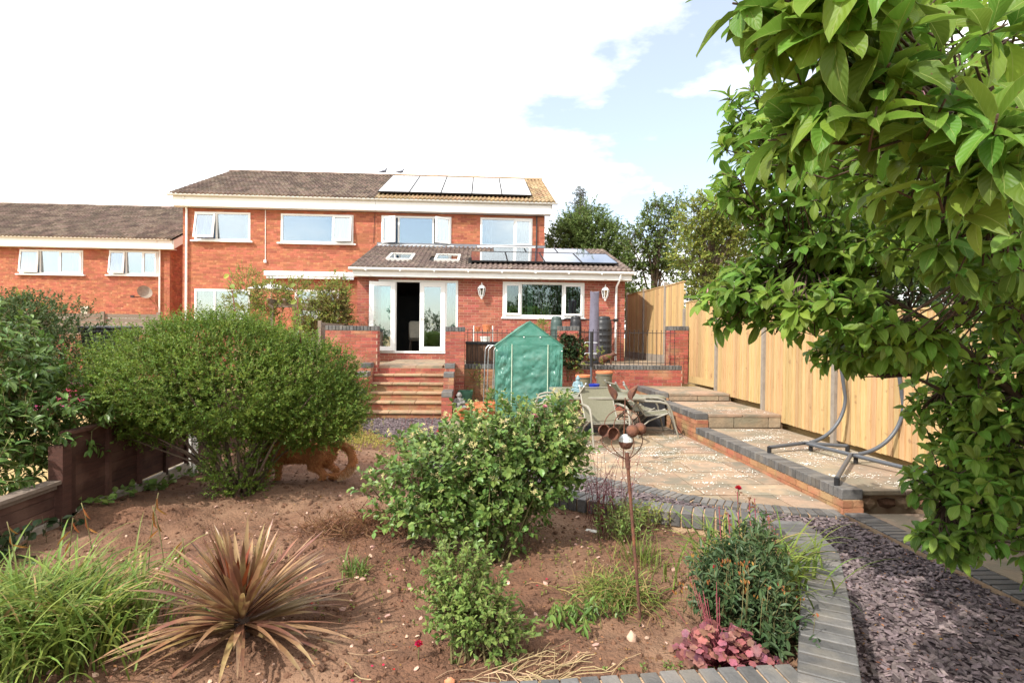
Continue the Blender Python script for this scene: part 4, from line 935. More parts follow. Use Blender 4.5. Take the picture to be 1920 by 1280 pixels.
dm = MB().lathe([(.001, 0), (.10, .012), (.20, .05), (.27, .10), (.272, .108), (.2, .06), (.10, .022), (.001, .01)], n=20).xf(Matrix.Translation((-13.35, 23.32, 3.27)) @ Matrix.Rotation(radians(48), 4, 'Z') @ Matrix.Rotation(radians(68), 4, 'X'))
obj('dish', dm, M['concrete'], t, True); obj('arm', MB().tube([(-13.35, 23.34, 3.1), (-13.62, 23.05, 3.1)], .014, 6).box(-13.68, -13.56, 23.0, 23.06, 3.07, 3.14), M['black'], t); obj('mount', MB().tube([(-13.35, 23.36, 3.2), (-13.3, 23.58, 3.1)], .018, 6), M['black'], t)
tag(obj('wall_lamp', MB().box(-15.85, -15.6, 23.45, 23.595, 2.4, 2.62).add([(-15.85, 23.4, 2.62), (-15.6, 23.4, 2.62), (-15.6, 23.59, 2.72), (-15.85, 23.59, 2.72)], [(0, 1, 2, 3)]), M['lime'], loc=(-15.7, 23.5, 2.5)), 'small cream box lamp on the far left house', 'lamp')
# awning cassette on the left house
t = thing('awning', 'folded white awning cassette above the patio door of the left house', 'awning', (-5.9, 19.9, 3.75))
obj('cassette', MB().box(-7.38, -4.28, 19.8, 19.985, 3.70, 3.86), M['white'], t); obj('front_bar', MB().box(-6.95, -4.8, 19.76, 19.80, 3.61, 3.67), M['white'], t)
obj('arm', MB().box(-7.3, -6.9, 19.8, 19.9, 3.60, 3.68), M['alu'], t); obj('arm', MB().box(-4.75, -4.35, 19.8, 19.9, 3.60, 3.68), M['alu'], t)
# aerials and pigeons
def aerial(label, x, y, z, zt, s):
    t = thing('tv_aerial', label, 'aerial', (x, y, z)); obj('mast', MB().tube([(x, y, z), (x, y, zt)], .016, 6), M['alu'], t)
    a = MB().tube([(x-s, y, zt-.05), (x+.15, y, zt-.05)], .008, 5)
    for k in range(7): a.tube([(x-s+k*s/6, y-.13, zt-.05), (x-s+k*s/6, y+.13, zt-.05)], .004, 4)
    obj('antenna', a, M['alu'], t)
aerial('thin television aerial on a tall mast over the left gable', -10.55, 24.3, 7.6, 9.55, .9)
aerial('small television aerial above the solar panel end of the roof', 2.35, 26, 7.6, 10.25, .5)
def pigeon(label, x, y, z, rz):
    t = thing('pigeon', label, 'bird', (x, y, z)); B = Matrix.Translation((x, y, z)) @ Matrix.Rotation(rz, 4, 'Z'); mb = MB()
    capsule(mb, (-.10, 0, .10), (.06, 0, .13), .05, .06); capsule(mb, (.06, 0, .15), (.115, 0, .225), .045, .028); ball(mb, (.122, 0, .235), .032); capsule(mb, (-.10, 0, .10), (-.24, 0, .075), .035, .018)
    V, F = remesh(mb, .012, 4); b = MB(); b.V = [tuple(v) for v in V]; b.F = F; b.xf(B); obj('body', b, M['pigeon'], t, True, sharp=0)
    obj('beak', MB().tube([(.15, 0, .235), (.178, 0, .228)], [.008, .002], 6).xf(B), M['black'], t)
    for s in (-.025, .025): obj('leg', MB().tube([(.0, s, .06), (.01, s, 0)], .006, 5).xf(B), M['redstem'], t)
pigeon('pigeon on the roof ridge nearest the gap before the panels', -4.1, 24.2, 8.49, 0)
pigeon('pigeon on the ridge just above the leftmost solar panel', -3.40, 24.2, 8.49, .3)
# ------------------------------------------------------------ fences
def board_t(): return ([(0, 0, 0), (0, .11, 0), (0, .11, 1), (0, 0, 1), (-.020, 0, 0), (-.006, .11, 0), (-.006, .11, 1), (-.020, 0, 1)], [(4, 7, 6, 5), (0, 1, 2, 3), (3, 2, 6, 7), (0, 4, 5, 1), (0, 3, 7, 4), (1, 5, 6, 2)])
PAN = [(1.8, 3.85, .06, 1.86, 'panel of the new pine fence behind the magnolia, nearest the camera'), (3.85, 5.88, .06, 1.95, 'panel of the new pine fence behind the lower magnolia leaves'), (5.88, 7.92, .27, 2.08, 'panel of the new pine fence behind the grey swing frame'), (7.92, 9.98, .30, 2.2, 'panel of the new pine fence beside the far half of the lowest terrace'), (9.98, 12.03, .53, 2.36, 'panel of the new pine fence beside the middle terrace'), (12.03, 13.98, .66, 2.60, 'panel of the new pine fence beside the end brick pier'),
       (14.02, 15.5, 1.24, 3.14, 'tall pine fence panel beyond the end pier, nearest the pier'), (15.5, 17.55, 1.24, 3.16, 'tall pine fence panel in the middle beside the extension'), (17.55, 19.6, 1.24, 3.18, 'tall pine fence panel farthest back beside the house')]
for y0, y1, z0, z1, lab in PAN:
    t = thing('fence', lab, 'fence', (FX, y0, z0), 'new pine fence panels along the right boundary')
    n = int((y1-y0-.10)/.098); ms = []
    for k in range(n):
        yy = y0+.06+k*(y1-y0-.12)/n
        ms.append(Matrix.Translation((FX, yy, z0+random.uniform(-.004, .004))) @ Matrix.Rotation(random.gauss(0, .002), 4, 'X') @ Matrix.Diagonal((1, (y1-y0-.12)/n*1.08/.11, z1-z0+random.uniform(-.006, .006), 1)))
    pieces(t, 'board', board_t(), ms, M['wood'])
    obj('rail', MB().box(FX+.002, FX+.04, y0+.05, y1-.05, z0+.2, z0+.27).box(FX+.002, FX+.04, y0+.05, y1-.05, z1-.3, z1-.23), M['wood'], t)
    obj('capping', MB().box(FX-.03, FX+.04, y0+.05, y1-.05, z1+.006, z1+.026), M['wood'], t)
    gz = 1.02 if y0 > 14 else (z0-.3)
    if y0 > 14: obj('gravel_board', MB().box(FX-.02, FX+.03, y0+.05, y1-.05, gz-.1, z0-.004), M['concrete'], t)
    elif y0 > 12: obj('gravel_board', MB().box(FX-.02, FX+.015, y0+.05, y1-.05, z0-.02, z0+.14), M['wood'], t)
for y, zt, lab in ((3.85, 1.98, 'concrete fence post behind the magnolia'), (5.88, 2.1, 'concrete fence post beyond the open end of the lowest terrace'), (7.92, 2.2, 'concrete fence post just behind the grey swing frame'), (9.98, 2.3, 'concrete fence post at the step to the middle terrace'), (12.03, 2.36, 'concrete fence post at the step to the highest terrace'), (14.0, 2.45, 'short concrete fence post behind the end brick pier'), (15.5, 3.25, 'pale concrete fence post framed by the railings'), (17.55, 3.26, 'concrete post between the two farthest tall fence panels'), (19.6, 3.28, 'farthest concrete fence post at the house corner')):
    tag(obj('fence_post', MB().box(FX-.045, FX+.055, y-.042, y+.042, -.1 if y < 14.5 else .9, zt).box(FX-.03, FX+.03, y-.03, y+.03, zt, zt+.02), M['concrete'], loc=(FX, y, 0)), lab, 'fence post', 'concrete fence posts along the right boundary')
LX = -3.0
t = thing('fence', 'dark red stained overlap fence panel on the left of the bed', 'fence', (LX, 5, .3))
for k in range(7):
    z = .40+k*.08
    obj('board', MB().add([(LX-.012, 4.30, z), (LX-.012, 6.0, z), (LX-.004, 6.0, z+.088), (LX-.004, 4.30, z+.088), (LX-.024, 4.30, z), (LX-.024, 6.0, z), (LX-.014, 6.0, z+.088), (LX-.014, 4.30, z+.088)], [(3, 2, 1, 0), (4, 5, 6, 7), (0, 1, 5, 4), (2, 3, 7, 6), (1, 2, 6, 5), (3, 0, 4, 7)]).xf(Matrix.Translation((.012, 0, random.uniform(-.003, .003)))), M['redwood'], t)
for y in (4.33, 4.74, 5.16, 5.58, 5.96): obj('batten', MB().box(LX+.001, LX+.03, y-.02, y+.02, .36, .965), M['redwood'], t)
obj('capping', MB().box(LX-.04, LX+.04, 4.29, 6.02, .968, .99), M['redwood'], t)
obj('gravel_board', MB().box(LX-.03, LX+.03, 2.4, 6.0, .1, .385), M['concrete'], t)
tag(obj('fence_post', MB().box(LX-.05, LX+.05, 4.19, 4.28, 0, .90), M['redwood'], loc=(LX, 4.2, 0)), 'dark timber post between the red fence panel and the low fence', 'fence post')
tag(obj('fence_post', MB().box(LX-.05, LX+.05, 6.03, 6.13, 0, .98), M['offwhite'], loc=(LX, 6.1, 0)), 'pale fence post under the left side of the round shrub', 'fence post')
t = thing('fence', 'low fence section with a pale cap rail at the far left', 'fence', (LX, 3.2, .3))
for k in range(3): obj('board', MB().box(LX-.012, LX+.004, 2.3, 4.18, .39+k*.08, .465+k*.08), M['redwood'], t)
obj('cap_rail', MB().box(LX-.05, LX+.05, 2.3, 4.18, .635, .66).box(LX-.02, LX+.02, 2.3, 4.18, .6, .632), M['oldwood'], t)
t = thing('fence', 'red panel fence beyond the round shrub running back to the steps wall', 'fence', (LX, 8, .2))
for k in range(9): obj('board', MB().box(LX-.012, LX+.004+random.uniform(0, .004), 6.15, 12.7, .3+k*.08, .374+k*.08), M['redwood'], t)
# neighbour side
t = thing('fence', 'brown larch lap fence in front of the far left house', 'fence', (-15, 19, 1))
for k in range(10): obj('board', MB().box(-17.5, -10.4, 19.0, 19.02+random.uniform(0, .006), .9+k*.14, 1.032+k*.14), M['oldwood'], t)
for k in range(5): obj('post', MB().box(-17.4+k*1.74, -17.3+k*1.74, 18.93, 19.0, .9, 2.36), M['oldwood'], t)
t = thing('garden_wall', 'red brick garden wall behind the grey wheelie bin', 'wall', (-7, 11.2, .6)); c_ = MB()
brick_face(t, (-8.3, 11.2), 0, 3.6, .62, 1.67, M['brickw'], core=c_, thick=.2); obj('wall_core', c_, M['mortar'], t)
t = thing('fence', 'grey weathered fence end beside the broad brick wall end', 'fence', (-3.55, 13, 1))
obj('post', MB().box(-3.62, -3.55, 12.9, 12.97, .5, 2.02), M['oldwood'], t); obj('rail', MB().box(-3.60, -3.56, 12.97, 16.2, 1.90, 1.98), M['oldwood'], t)
for k in range(6): obj('board', MB().box(-3.585, -3.57, 12.98+k*.54, 13.50+k*.54, .8, 1.9), M['oldwood'], t)

# ------------------------------------------------------------ things on the patio
def pot(name, label, x, y, z, r, h, m, group=None, rb=.72, soil_m=None, n=28):
    t = thing(name, label, 'plant pot', (x, y, z), group)
    obj('pot', MB().lathe([(r*rb, 0), (r*.93, h*.82), (r*1.0, h*.82), (r*1.02, h), (r*.93, h), (r*.88, h*.8), (r*.85, h*.75)], (x, y, z), n), m, t, True)
    obj('compost', MB().lathe([(r*.87, h*.78), (.01, h*.80)], (x, y, z), n), soil_m or M['clod'], t); return t
pg_ = 'terracotta pots at the foot of the retaining wall'
pot('flower_pot', 'terracotta pot holding the grey seated statue beside the steps', -.40, 11.62, 0, .150, .25, M['terra'], pg_)
pot('flower_pot', 'large terracotta pot right of the statue pot, bare soil on top', .04, 11.58, 0, .20, .31, M['terra'], pg_)
pot('flower_pot', 'tall terracotta pot with grass shoots beside the greenhouse', .30, 11.92, 0, .185, .36, M['terra'], pg_)
pot('flower_pot', 'wide terracotta bowl behind the statue pot', -.22, 12.28, 0, .23, .27, M['terra'], pg_)
pot('flower_pot', 'terracotta pot at the back between the bowl and the wire hoops', .08, 12.35, 0, .17, .27, M['terra'], pg_)
pot('flower_pot', 'green plastic tub behind the grey statue', -.30, 12.62, .0, .17, .50, M['green_p'])
pot('flower_pot', 'dark green plastic tub under the wire hoops', .33, 12.45, .0, .16, .46, M['green_p'])
def sitting_statue(label, x, y, z, h, m, bun, hold):
    t = thing('statue', label, 'statue', (x, y, z)); mb = MB(); s = h/.34
    B = lambda *p: (p[0]*s, p[1]*s, p[2]*s)
    ball(mb, B(0, 0, .045), .115*s, .085*s, .045*s)
    for sx in (-1, 1):
        capsule(mb, B(sx*.05, .0, .05), B(sx*.125, -.045, .04), .04*s, .034*s); capsule(mb, B(sx*.125, -.045, .04), B(-sx*.02, -.09, .035), .03*s, .024*s)
        capsule(mb, B(sx*.075, .01, .185), B(sx*.105, -.005, .115), .028*s, .024*s); capsule(mb, B(sx*.105, -.005, .115), B(sx*.02, -.085, .09 if not hold else .12), .023*s, .018*s)
        ball(mb, B(sx*.048, .0, .265), .010*s, .012*s, .022*s)
    capsule(mb, B(0, .005, .06), B(0, .01, .18), .07*s, .062*s); capsule(mb, B(0, .01, .18), B(0, .005, .23), .06*s, .024*s)
    ball(mb, B(0, -.002, .268), .045*s, .047*s, .053*s); ball(mb, B(0, -.05, .262), .009*s, .01*s, .014*s)
    if bun: ball(mb, B(0, .004, .305), .040*s, .042*s, .03*s); ball(mb, B(0, .006, .335), .019*s)
    else: ball(mb, B(0, .005, .30), .04*s, .04*s, .03*s)
    V, F = remesh(mb, .0085*s, 3); obj('figure', ([(v[0]+x, v[1]+y, v[2]+z) for v in V], F), m, t, True, sharp=0)
    for sx in (-1, 1): e = MB(); ball(e, (x+sx*.016*s, y-.043*s, z+.272*s), .006*s, .004*s, .004*s, 8); obj('eyelid', e, m, t)
    if bun: obj('plinth', MB().lathe([(.13*s, -.02*s), (.135*s, .004*s), (.12*s, .02*s)], (x, y, z), 20), m, t)
    if hold: b = MB(); ball(b, (x, y-.10*s, z+.10*s), .035*s, .03*s, .04*s); obj('bowl', b, m, t, True)
sitting_statue('small grey stone statue seated in a terracotta pot', -.40, 11.60, .215, .36, M['greystone'], False, True)
# wire hoops
t = thing('plant_hoops', 'set of thin arched wire plant supports left of the greenhouse', 'plant support', (.2, 12.2, .2))
for k, (a, b, yy) in enumerate(((.10, .36, 12.42), (.17, .47, 12.36), (.29, .58, 12.30))):
    P = [(a, yy, .2), (a+.03, yy, 1.35)] + [((a+b)/2+.03-(b-a)/2*cos(q), yy, 1.38+.14*sin(q)) for q in np.linspace(.2, pi-.2, 9)] + [(b+.02, yy, 1.35), (b-.06, yy, .2)]
    obj('hoop', MB().tube(P, .009, 6), M['alu'], t)
# greenhouse
GX0, GX1, GY, GYB = .345, 1.735, 11.7, 12.42; GM = (GX0+GX1)/2
gh = thing('greenhouse', 'small green plastic covered greenhouse with pitched top', 'greenhouse', (GM, GY, 0))
def wr(u, v, a=.012): return float(vnoise(u*.8+v*.5, v*2.2-u*.4, 2.6)*a*1.5 + vnoise(u*1.6+v+7, v*3.2+3, 5)*a*1.0 + vnoise(u*3, v*5, 9)*a*.35)
def sheet(name, P00, P10, P11, P01, n, m_, a=.014, m=None):
    P00, P10, P11, P01 = map(Vector, (P00, P10, P11, P01)); V = []; F = []; nm = (P10-P00).cross(P01-P00).normalized(); sd = random.random()*20
    for j in range(m_+1):
        for i in range(n+1):
            u, v = i/n, j/m_; p = (P00*(1-u)+P10*u)*(1-v)+(P01*(1-u)+P11*u)*v
            e = min(1, 6*min(u, 1-u, .5))*min(1, 6*min(v, 1-v)+.2)
            V.append(p+nm*(wr(u*1.5+sd, v*2+sd, a*1.5)*e))
    for j in range(m_):
        for i in range(n): k = j*(n+1)+i; F.append((k, k+1, k+n+2, k+n+1))
    return obj(name, (V, F), m or M['netting'], gh, True, sharp=0)
ze_, zp_ = 1.535, 2.035
sheet('front_sheet', (GX0, GY, .02), (GX1, GY, .02), (GX1, GY, ze_+.17), (GX0, GY, ze_+.17), 44, 60, .02) if False else None
for a, b in ((GX0, GX0+.33), (GX0+.33, GX1-.31), (GX1-.31, GX1)): sheet('front_sheet', (a, GY, .02), (b, GY, .02), (b, GY, ze_), (a, GY, ze_), 26, 50, .03)
g1 = MB(); n = 24; V = []; F = []
for i in range(n+1):
    u = i/n; x = GX0+(GX1-GX0)*u; zt = ze_+(zp_-ze_)*(1-abs(2*u-1))
    for j in range(9): V.append((x, GY-.008+wr(u*2, j*.2, .012), ze_+.0+(zt-ze_)*j/8))
for i in range(n):
    for j in range(8): k = i*9+j; F.append((k, k+9, k+10, k+1))
obj('gable_flap', (V, F), M['netting'], gh, True, sharp=0)
sheet('side_sheet', (GX0, GYB, .02), (GX0, GY, .02), (GX0, GY, ze_), (GX0, GYB, ze_), 16, 40); sheet('side_sheet', (GX1, GY, .02), (GX1, GYB, .02), (GX1, GYB, ze_), (GX1, GY, ze_), 16, 40)
sheet('back_sheet', (GX1, GYB, .02), (GX0, GYB, .02), (GX0, GYB, ze_), (GX1, GYB, ze_), 20, 20)
sheet('roof_sheet', (GX0-.03, GY-.03, ze_-.02), (GM, GY-.03, zp_), (GM, GYB+.02, zp_), (GX0-.03, GYB+.02, ze_-.02), 16, 16, .02); sheet('roof_sheet', (GM, GY-.03, zp_), (GX1+.03, GY-.03, ze_-.02), (GX1+.03, GYB+.02, ze_-.02), (GM, GYB+.02, zp_), 16, 16, .02)
sheet('gable_flap', (GX0, GYB, ze_), (GX1, GYB, ze_), (GM+.01, GYB, zp_), (GM-.01, GYB, zp_), 12, 6)
for x in (GX0+.01, GX0+.33, GX1-.31, GX1-.01):
    obj('pole', MB().tube([(x, GY-.012 if GX0+.1 < x < GX1-.1 else GY+.02, 0), (x, GY-.012 if GX0+.1 < x < GX1-.1 else GY+.02, ze_+.02)], .010, 6), M['polew'], gh)
obj('seam', MB().tube([(GX0-.03, GY-.035, ze_-.02), (GM, GY-.035, zp_), (GX1+.03, GY-.035, ze_-.02)], .009, 5).tube([(GX0+.28, GY-.02, ze_+.19), (GX1-.25, GY-.02, ze_+.19)], .006, 5), M['green_p'], gh)
for x, z in ((GX0+.02, 1.42), (GX1-.02, 1.42), (GM-.12, 1.70), (GM+.22, 1.70)): b = MB(); ball(b, (x, GY-.03, z), .014, n=8); obj('toggle', b, M['white'], gh)
for i, (x, z, mm, lab) in enumerate(((.52, 1.28, 'cobalt', 'blue tub'), (.52, 1.18, 'terra', 'pot'), (.5, .62, 'terra', 'pot'), (1.62, .72, 'cobalt', 'tub'), (.56, .75, 'greystone', 'pot'), (.48, .42, 'white', 'tray'))):
    pass
shl = thing('staging', 'wire staging with pots seen dimly through the greenhouse plastic', 'shelf', (GM, 12, 0))
for sx in (GX0+.18, GX1-.18):
    for z in (.5, 1.0, 1.25): obj('shelf', MB().box(sx-.14, sx+.14, GY+.09, GYB-.06, z, z+.012), M['alu'], shl)
for x, z, r, h, mm, lab in ((.52, 1.263, .10, .12, 'cobalt', 'blue tub on the top shelf inside the greenhouse'), (.52, 1.013, .10, .13, 'terra', 'terracotta pot on the middle shelf inside the greenhouse'), (.52, .513, .11, .14, 'potg', 'grey pot on the lower left shelf inside the greenhouse'), (1.58, .513, .11, .16, 'cobalt', 'blue tub on the lower right shelf inside the greenhouse')):
    pot('flower_pot', lab, x, GY+.2, z, r, h, M[mm])

# table and chairs
t = thing('garden_table', 'weathered garden table with a hole for the parasol pole', 'table', (2.1, 10.2, 0))
V, F = bevbox(1.38, 1.85, .03, .012); TBx, TBy = 2.10, 10.28
obj('tabletop', ([(v[0]+TBx, v[1]+TBy, v[2]+.705) for v in V], F), M['tabtop'], t); obj('rim', MB().tube([(TBx-.69, TBy-.92, .69), (TBx+.69, TBy-.92, .69), (TBx+.69, TBy+.92, .69), (TBx-.69, TBy+.92, .69)], .022, 8, closed=True), M['cframe'], t, True)
for sx in (-1, 1):
    for sy in (-1, 1): obj('leg', MB().tube([(TBx+sx*.60, TBy+sy*.82, .69), (TBx+sx*.50, TBy+sy*.72, .35), (TBx+sx*.62, TBy+sy*.80, 0)], .02, 8), M['cframe'], t, True)
obj('brace', MB().tube([(TBx-.5, TBy-.72, .35), (TBx+.5, TBy+.72, .35)], .014, 6).tube([(TBx+.5, TBy-.72, .35), (TBx-.5, TBy+.72, .35)], .014, 6), M['cframe'], t)
def chair(label, x, y, rz, tip=0., first=[None]):
    B = Matrix.Translation((x, y, 0)) @ Matrix.Rotation(rz, 4, 'Z') @ Matrix.Translation((0, -.3, 0)) @ Matrix.Rotation(tip, 4, 'X') @ Matrix.Translation((0, .3, 0)) @ Matrix.Diagonal((1, 1, .94, 1))
    if first[0] is None:
        t = thing('garden_chair', label, 'chair', (0, 0, 0), 'reclining mesh garden chairs round the table'); parts = []
        for sx in (-1, 1):
            X = sx*.27
            parts.append(obj('back_frame', MB().tube([(X, .16, .38), (X, .30, .56), (X, .52, .92), (X, .535, .945)], .0135, 8), M['cframe'], t, True))
            parts.append(obj('seat_rail', MB().tube([(X, -.26, .405), (X, -.22, .43), (X, .16, .38)], .0135, 8), M['cframe'], t, True))
            parts.append(obj('arm', MB().tube([(X*1.1, .36, .645), (X*1.14, .20, .66), (X*1.15, -.08, .655), (X*1.15, -.20, .62), (X*1.14, -.27, .50), (X*1.12, -.33, .25), (X*1.12, -.40, .0)], [.012, .02, .024, .02, .016, .016, .016], 8), M['cframe'], t, True))
            parts.append(obj('rear_leg', MB().tube([(X*1.1, -.22, .45), (X*1.12, .10, .30), (X*1.12, .42, 0)], .014, 8), M['cframe'], t, True))
            parts.append(obj('end_cap', MB().tube([(X, .53, .937), (X, .546, .965)], .017, 8), M['alu'], t, True))
        parts.append(obj('crossbar', MB().tube([(-.27, .52, .92), (.27, .52, .92)], .011, 6), M['cframe'], t))
        parts.append(obj('crossbar', MB().tube([(-.3, .25, .15), (.3, .25, .15)], .011, 6), M['cframe'], t)); parts.append(obj('crossbar', MB().tube([(-.3, -.27, .4), (.3, -.27, .4)], .011, 6), M['cframe'], t))
        def sl(name, p, q, sag):
            V = []; F = []
            for j in range(9):
                for i in range(9): u, v = i/8, j/8; V.append((-.262+.524*u, p[0]+(q[0]-p[0])*v + sag*sin(pi*u)*.6, p[1]+(q[1]-p[1])*v - sag*sin(pi*u)*(.5+.5*sin(pi*v))))
            for j in range(8):
                for i in range(8): k = j*9+i; F.append((k, k+1, k+10, k+9))
            parts.append(obj(name, (V, F), M['sling'], t, True, sharp=0))
        sl('back_sling', (.17, .39), (.515, .915), .02); sl('seat_sling', (-.245, .42), (.155, .385), .025)
        first[0] = (t, parts); 
    else:
        s, sp = first[0]; t = s.copy(); COL.objects.link(t); t['label'] = label; parts = []
        for o in sp: c = o.copy(); COL.objects.link(c); c.parent = t; parts.append(c)
    t.matrix_basis = B
chair('sage mesh chair facing the camera in front of the table', 2.02, 8.95, radians(6))
chair('sage mesh chair tipped against the left side of the table, nearer the camera', 1.30, 9.75, radians(-104))
chair('sage mesh chair tipped against the left side of the table, nearer the greenhouse', 1.35, 10.75, radians(-98))
chair('sage mesh chair at the right of the table beside the terrace wall', 2.98, 10.5, radians(98))
chair('sage mesh chair at the right far corner of the table', 2.95, 11.25, radians(92))
chair('sage mesh chair at the far right, half hidden by the rusty petals', 3.12, 9.9, radians(76))
t = thing('storage_crate', 'dark grey plastic crate behind the right hand chairs', 'crate', (3.45, 10.9, 0))
obj('crate', MB().box(3.2, 3.6, 10.75, 11.15, 0, .52).box(3.18, 3.62, 10.73, 11.17, .5, .55), M['bin'], t); obj('lid', MB().box(3.19, 3.61, 10.74, 11.16, .551, .58), M['tabtop'], t)
for lab, x, y, r, h in (('large mossy pot at the back of the table, right of the pole', 2.45, 10.95, .165, .32), ('mossy pot with a terracotta rim on the table behind the blue statue', 2.05, 11.02, .155, .24)):
    t = pot('flower_pot', lab, x, y, .72, r, h, M['potg'], rb=.9); z = .72+h+.003
    obj('rim', MB().lathe([(r*.8, -.03), (r*1.03, -.03), (r*1.04, .008), (r*.92, .012), (r*.8, -.03)], (x, y, z), 28), M['terra'], t, True)
pot('flower_pot', 'small cobalt blue pot on the table in front of the pole', 2.02, 9.82, .72, .095, .18, M['cobalt'])
sitting_statue('pale blue seated figure with a topknot on the table', 1.80, 10.2, .735, .28, M['teal'], True, False)
t = thing('parasol_pole', 'slim grey pole standing through the table with small hooks', 'pole', (2.04, 10.2, 0))
obj('pole', MB().tube([(2.06, 10.3, .05), (2.06, 10.3, 1.5)], .019, 10), M['swing'], t, True); obj('sleeve', MB().tube([(2.06, 10.3, 1.18), (2.06, 10.3, 1.82)], .03, 10), M['black'], t, True)
obj('base', MB().lathe([(.24, 0), (.24, .05), (.05, .08), (.03, .2)], (2.06, 10.3, 0), 20), M['swing'], t, True)
for z in (1.42, 1.62): obj('hook', MB().tube([(2.06, 10.3, z), (1.94, 10.27, z+.005), (1.93, 10.27, z-.02)], .008, 6).tube([(2.06, 10.3, z), (2.16, 10.27, z-.005)], .008, 6), M['alu'], t)

# upper patio things
t = thing('plant_shelf', 'small wooden plant shelf against the extension wall', 'shelf', (.1, 15.6, 1.02))
for x in (-.16, .36):
    for y in (15.5, 15.75): obj('leg', MB().tube([(x, y, 1.02), (x, y, 2.0)], .016, 6), M['offwhite'], t)
for z in (1.45, 1.80): obj('shelf', MB().box(-.16, .36, 15.48, 15.77, z, z+.03), M['oldwood'], t)
pot('flower_pot', 'small terracotta pot at the left of the plant shelf', -.06, 15.62, 1.832, .085, .13, M['terra']); pot('flower_pot', 'wider terracotta pot at the right of the plant shelf', .20, 15.62, 1.832, .13, .19, M['terra']); pot('flower_pot', 'white tub on the lower plant shelf', .16, 15.62, 1.482, .15, .22, M['offwhite'])
def butt(label, x, y, z, r, h, m):
    t = thing('water_butt', label, 'water butt', (x, y, z))
    pr = [(r*.82, 0), (r*.95, h*.1), (r, h*.3)]
    for k in range(4): zz = h*(.3+.13*k); pr += [(r, zz), (r*1.03, zz+.01), (r*1.03, zz+.04), (r, zz+.05)]
    pr += [(r*.99, h*.82), (r*.9, h*.90), (r*.80, h*.92)]
    obj('barrel', MB().lathe(pr, (x, y, z), 28), m, t, True, sharp=55); obj('lid', MB().lathe([(r*.84, h*.915), (r*.84, h*.95), (r*.7, h*.985), (.02, h)], (x, y, z), 28), m, t, True)
    obj('tap', MB().tube([(x, y-r, z+.18), (x, y-r-.06, z+.18), (x, y-r-.06, z+.14)], .012, 6), M['black'], t)
butt('green water butt behind the ivy pier below the long window', 2.17, 15.9, 1.02, .17, 1.28, M['butt_g']); butt('narrow black water butt right of the green one', 2.72, 15.9, 1.02, .165, 1.31, M['butt']); butt('large black water butt beside the covered parasol', 3.47, 15.75, 1.02, .245, 1.30, M['butt'])
tag(obj('hose', MB().tube([(2.3, 16.1, 2.17), (2.5, 16.15, 2.24), (2.72, 16.15, 2.23), (3.1, 16.15, 2.22), (3.5, 16.1, 2.2), (3.75, 16.25, 2.19), (3.95, 16.32, 2.24)], .02, 8), M['black'], None, True, loc=(3, 16, 2.2)), 'black pipe linking the water butts to the white downpipe', 'pipe')
t = thing('parasol', 'closed parasol in a lilac grey cover on the upper patio', 'parasol', (2.98, 14.6, 1.02))
n = 18; pr = [(.115, 1.16, 0), (.15, 1.3, 0), (.13, 1.7, 0), (.115, 2.3, .0), (.11, 2.75, .0), (.12, 2.86, 0)]; V = []; F = []
for r, z, _ in pr:
    for j in range(n): q = 2*pi*j/n; rr = r*(1+.10*sin(5*q+z*2)); V.append((2.97+.012*(z-1)+rr*cos(q), 14.6+rr*sin(q), z + (.05*abs(cos(q)) if z > 2.8 else 0)))
for i in range(len(pr)-1):
    for j in range(n): F.append((i*n+j, i*n+(j+1) % n, (i+1)*n+(j+1) % n, (i+1)*n+j))
F.append(tuple((len(pr)-1)*n+j for j in range(n)))
obj('cover', (V, F), M['cover'], t, True); obj('pole', MB().tube([(2.97, 14.6, 1.02), (2.97, 14.6, 1.3)], .03, 8), M['black'], t); obj('base', MB().lathe([(.24, 0), (.24, .05), (.05, .09)], (2.97, 14.6, 1.02), 20), M['black'], t)
t = thing('storage_box', 'brown slatted storage box with a black frame behind the railings', 'storage box', (.05, 13.5, 1.02))
obj('frame', MB().box(-.32, 1.0, 13.40, 13.9, 1.02, 1.06).box(-.33, 1.02, 13.38, 13.92, 1.52, 1.58).box(-.32, 1.0, 13.44, 13.9, 1.06, 1.52), M['black'], t)
for k in range(11): obj('board', MB().box(-.315+k*.12, -.205+k*.12, 13.405, 13.439, 1.062, 1.518), M['deck'], t)
t = thing('white_planter', 'little white pot with a green plant beside the ivy pier', 'plant pot', (1.55, 14, 1.5)); obj('pot', MB().lathe([(.08, 0), (.11, .2), (.10, .2)], (1.53, 13.9, 1.62), 18), M['white'], t, True)
obj('stand', MB().box(1.40, 1.85, 13.75, 14.1, 1.02, 1.62), M['greystone'], t)
tag(obj('lamp', MB().tube([(1.28, 13.9, 1.0), (1.28, 13.9, 1.92)], .012, 6).tube([(1.28+.05*cos(q), 13.9, 1.97+.06*sin(q)) for q in np.linspace(0, 2*pi, 13)[:-1]], .012, 6, closed=True), M['offwhite'], loc=(1.28, 13.9, 1)), 'cream ring ornament on a stick above the greenhouse edge', 'ornament')
